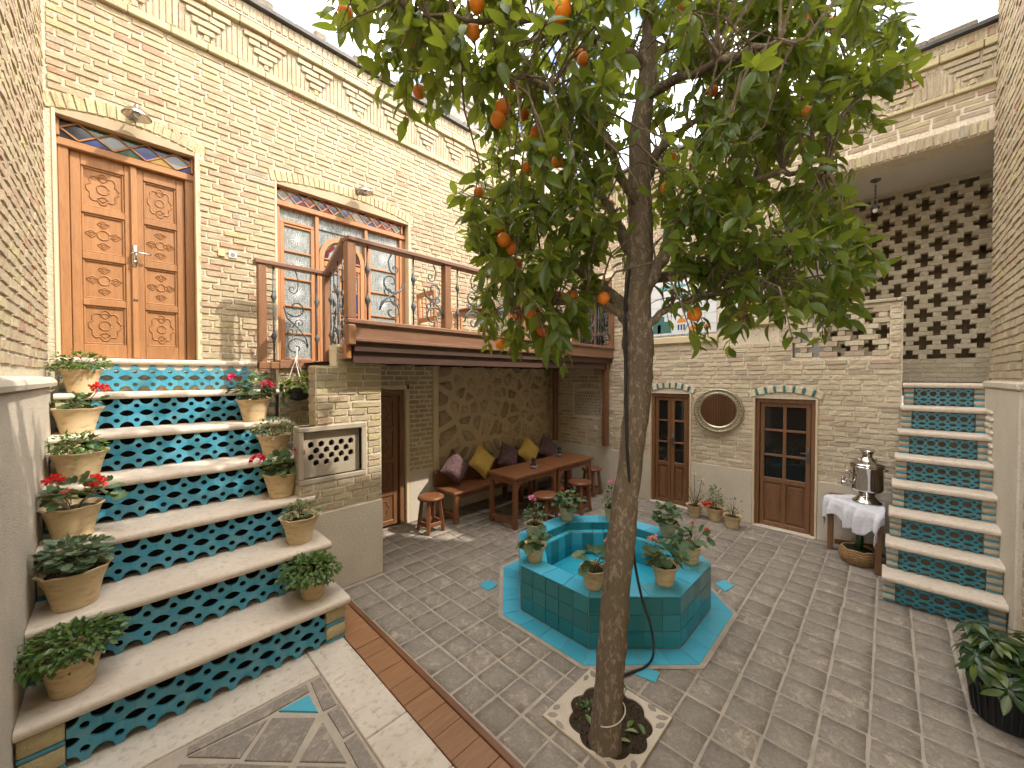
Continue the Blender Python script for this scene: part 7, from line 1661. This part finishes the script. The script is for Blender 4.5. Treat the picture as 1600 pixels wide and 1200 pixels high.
# umbrella plant in the black tub at the border
t = thing('potted_plant', 'umbrella plant with whorled leaves in a ribbed black tub at the photo edge', 'plant', (3.40, -0.485, 0))
X0, Y0 = 3.40, -0.485
mb = MB(); mb.lathe((X0, Y0, 0), [(0.115, 0.002), (0.12, 0.01), (0.145, 0.235), (0.155, 0.24), (0.155, 0.265), (0.14, 0.265), (0.135, 0.22)], 28, cap=False)
mb.build('tub', BLACKP, t, True); mb = MB(); mb.lathe((X0, Y0, 0), [(0.137, 0.225), (0.001, 0.228)], 20, cap=False); mb.build('soil', SOIL, t)
for k in range(28):
    a = 2 * math.pi * k / 28; mb = MB(); mb.bar((X0 + 0.122 * math.cos(a), Y0 + 0.122 * math.sin(a), 0.012), (X0 + 0.147 * math.cos(a), Y0 + 0.147 * math.sin(a), 0.232), 0.008, 0.008, 0.002, up=(math.cos(a), math.sin(a), 0)); mb.build('rib', BLACKP, t)
qq = random.Random(44); mb = MB(); ms = MB()
for k in range(42):
    d = rvec(qq); d.z = abs(d.z) * 0.9 + 0.05; rr = qq.uniform(0.45, 1.0); c = Vector((X0 + d.x * 0.21 * rr, Y0 + max(d.y * 0.21 * rr, -0.10), 0.25 + d.z * 0.33 * rr)); ms.tube([(X0 + d.x * 0.02, Y0 + d.y * 0.02, 0.22), (X0 + d.x * 0.07, Y0 + d.y * 0.07, 0.25 + d.z * 0.15), c], [0.005, 0.004, 0.002], 5)
    n = qq.randint(7, 9); up = (d + Vector((0, 0, 0.8))).normalized(); o1_ = up.orthogonal().normalized(); o2_ = up.cross(o1_); L = qq.uniform(0.085, 0.13)
    for i in range(n):
        a = 2 * math.pi * i / n + k; e = (o1_ * math.cos(a) + o2_ * math.sin(a)) + up * qq.uniform(-0.25, 0.1); mm = orient(c + e * 0.015, e, up, L * qq.uniform(0.8, 1.1)); vs, fs = leaf_oval(i + k, 0.36, 0.3, 0.3); mb.cur = qq.random() ** 1.3; mb.add([tuple(mm @ Vector(v)) for v in vs], fs)
mb.build('foliage', LEAF_D, t, True, kind='stuff'); ms.build('stems', STEM, t, kind='stuff')
# hanging planter below the short railing
t = thing('hanging_planter', 'black hanging bowl of lime green leaves slung on pale cords from the railing', 'plant', (1.30, 4.42, 1.72))
hx, hy = 1.30, 4.40
mb = MB(); mb.lathe((hx, hy, 1.70), [(0.03, -0.045), (0.075, -0.03), (0.115, 0.03), (0.128, 0.09), (0.122, 0.092), (0.11, 0.04)], 24); mb.build('bowl', BLACKP, t, True)
for k in range(3):
    a = 2.1 * k + 0.5; mb = MB(); mb.tube([(hx + 0.127 * math.cos(a), hy + 0.127 * math.sin(a), 1.785), (hx + 0.012 * math.cos(a), hy + 0.08, 2.06), (1.33, 4.55, 2.13)], 0.004, 5); mb.build('cord', CORD, t)
mb = MB(); mb.tube([(1.33, 4.55, 2.06), (1.335, 4.565, 2.20)], 0.009, 6); mb.build('knot', CORD, t)
bush(t, (hx, hy, 1.83), (0.15, 0.14, 0.085), 60, 0.095, LV_H, LEAF_Y, 51, 0.45, 0.45, 6, (hx, hy, 1.76))
mb = MB(); qq = random.Random(5)
for s in ((0.16, -0.02), (0.19, 0.02), (-0.14, 0.03)):
    for k in range(7):
        p = Vector((hx + s[0] + qq.uniform(-.02, .02), hy + s[1] - 0.02, 1.83 - 0.032 * k)); mm = orient(p, (qq.uniform(-.5, .5), -0.3, -0.8), (0, -1, 0.4), 0.055); mb.cur = qq.random(); vs, fs = LV_H[k % 4]; mb.add([tuple(mm @ Vector(v)) for v in vs], fs)
mb.build('trailing_shoots', LEAF_G, t, True, kind='stuff')
# striped cloth bundle at the very edge
mb = MB(); mb.box(3.55, 3.85, -0.60, -0.42, 0.30, 0.33, 0.01)
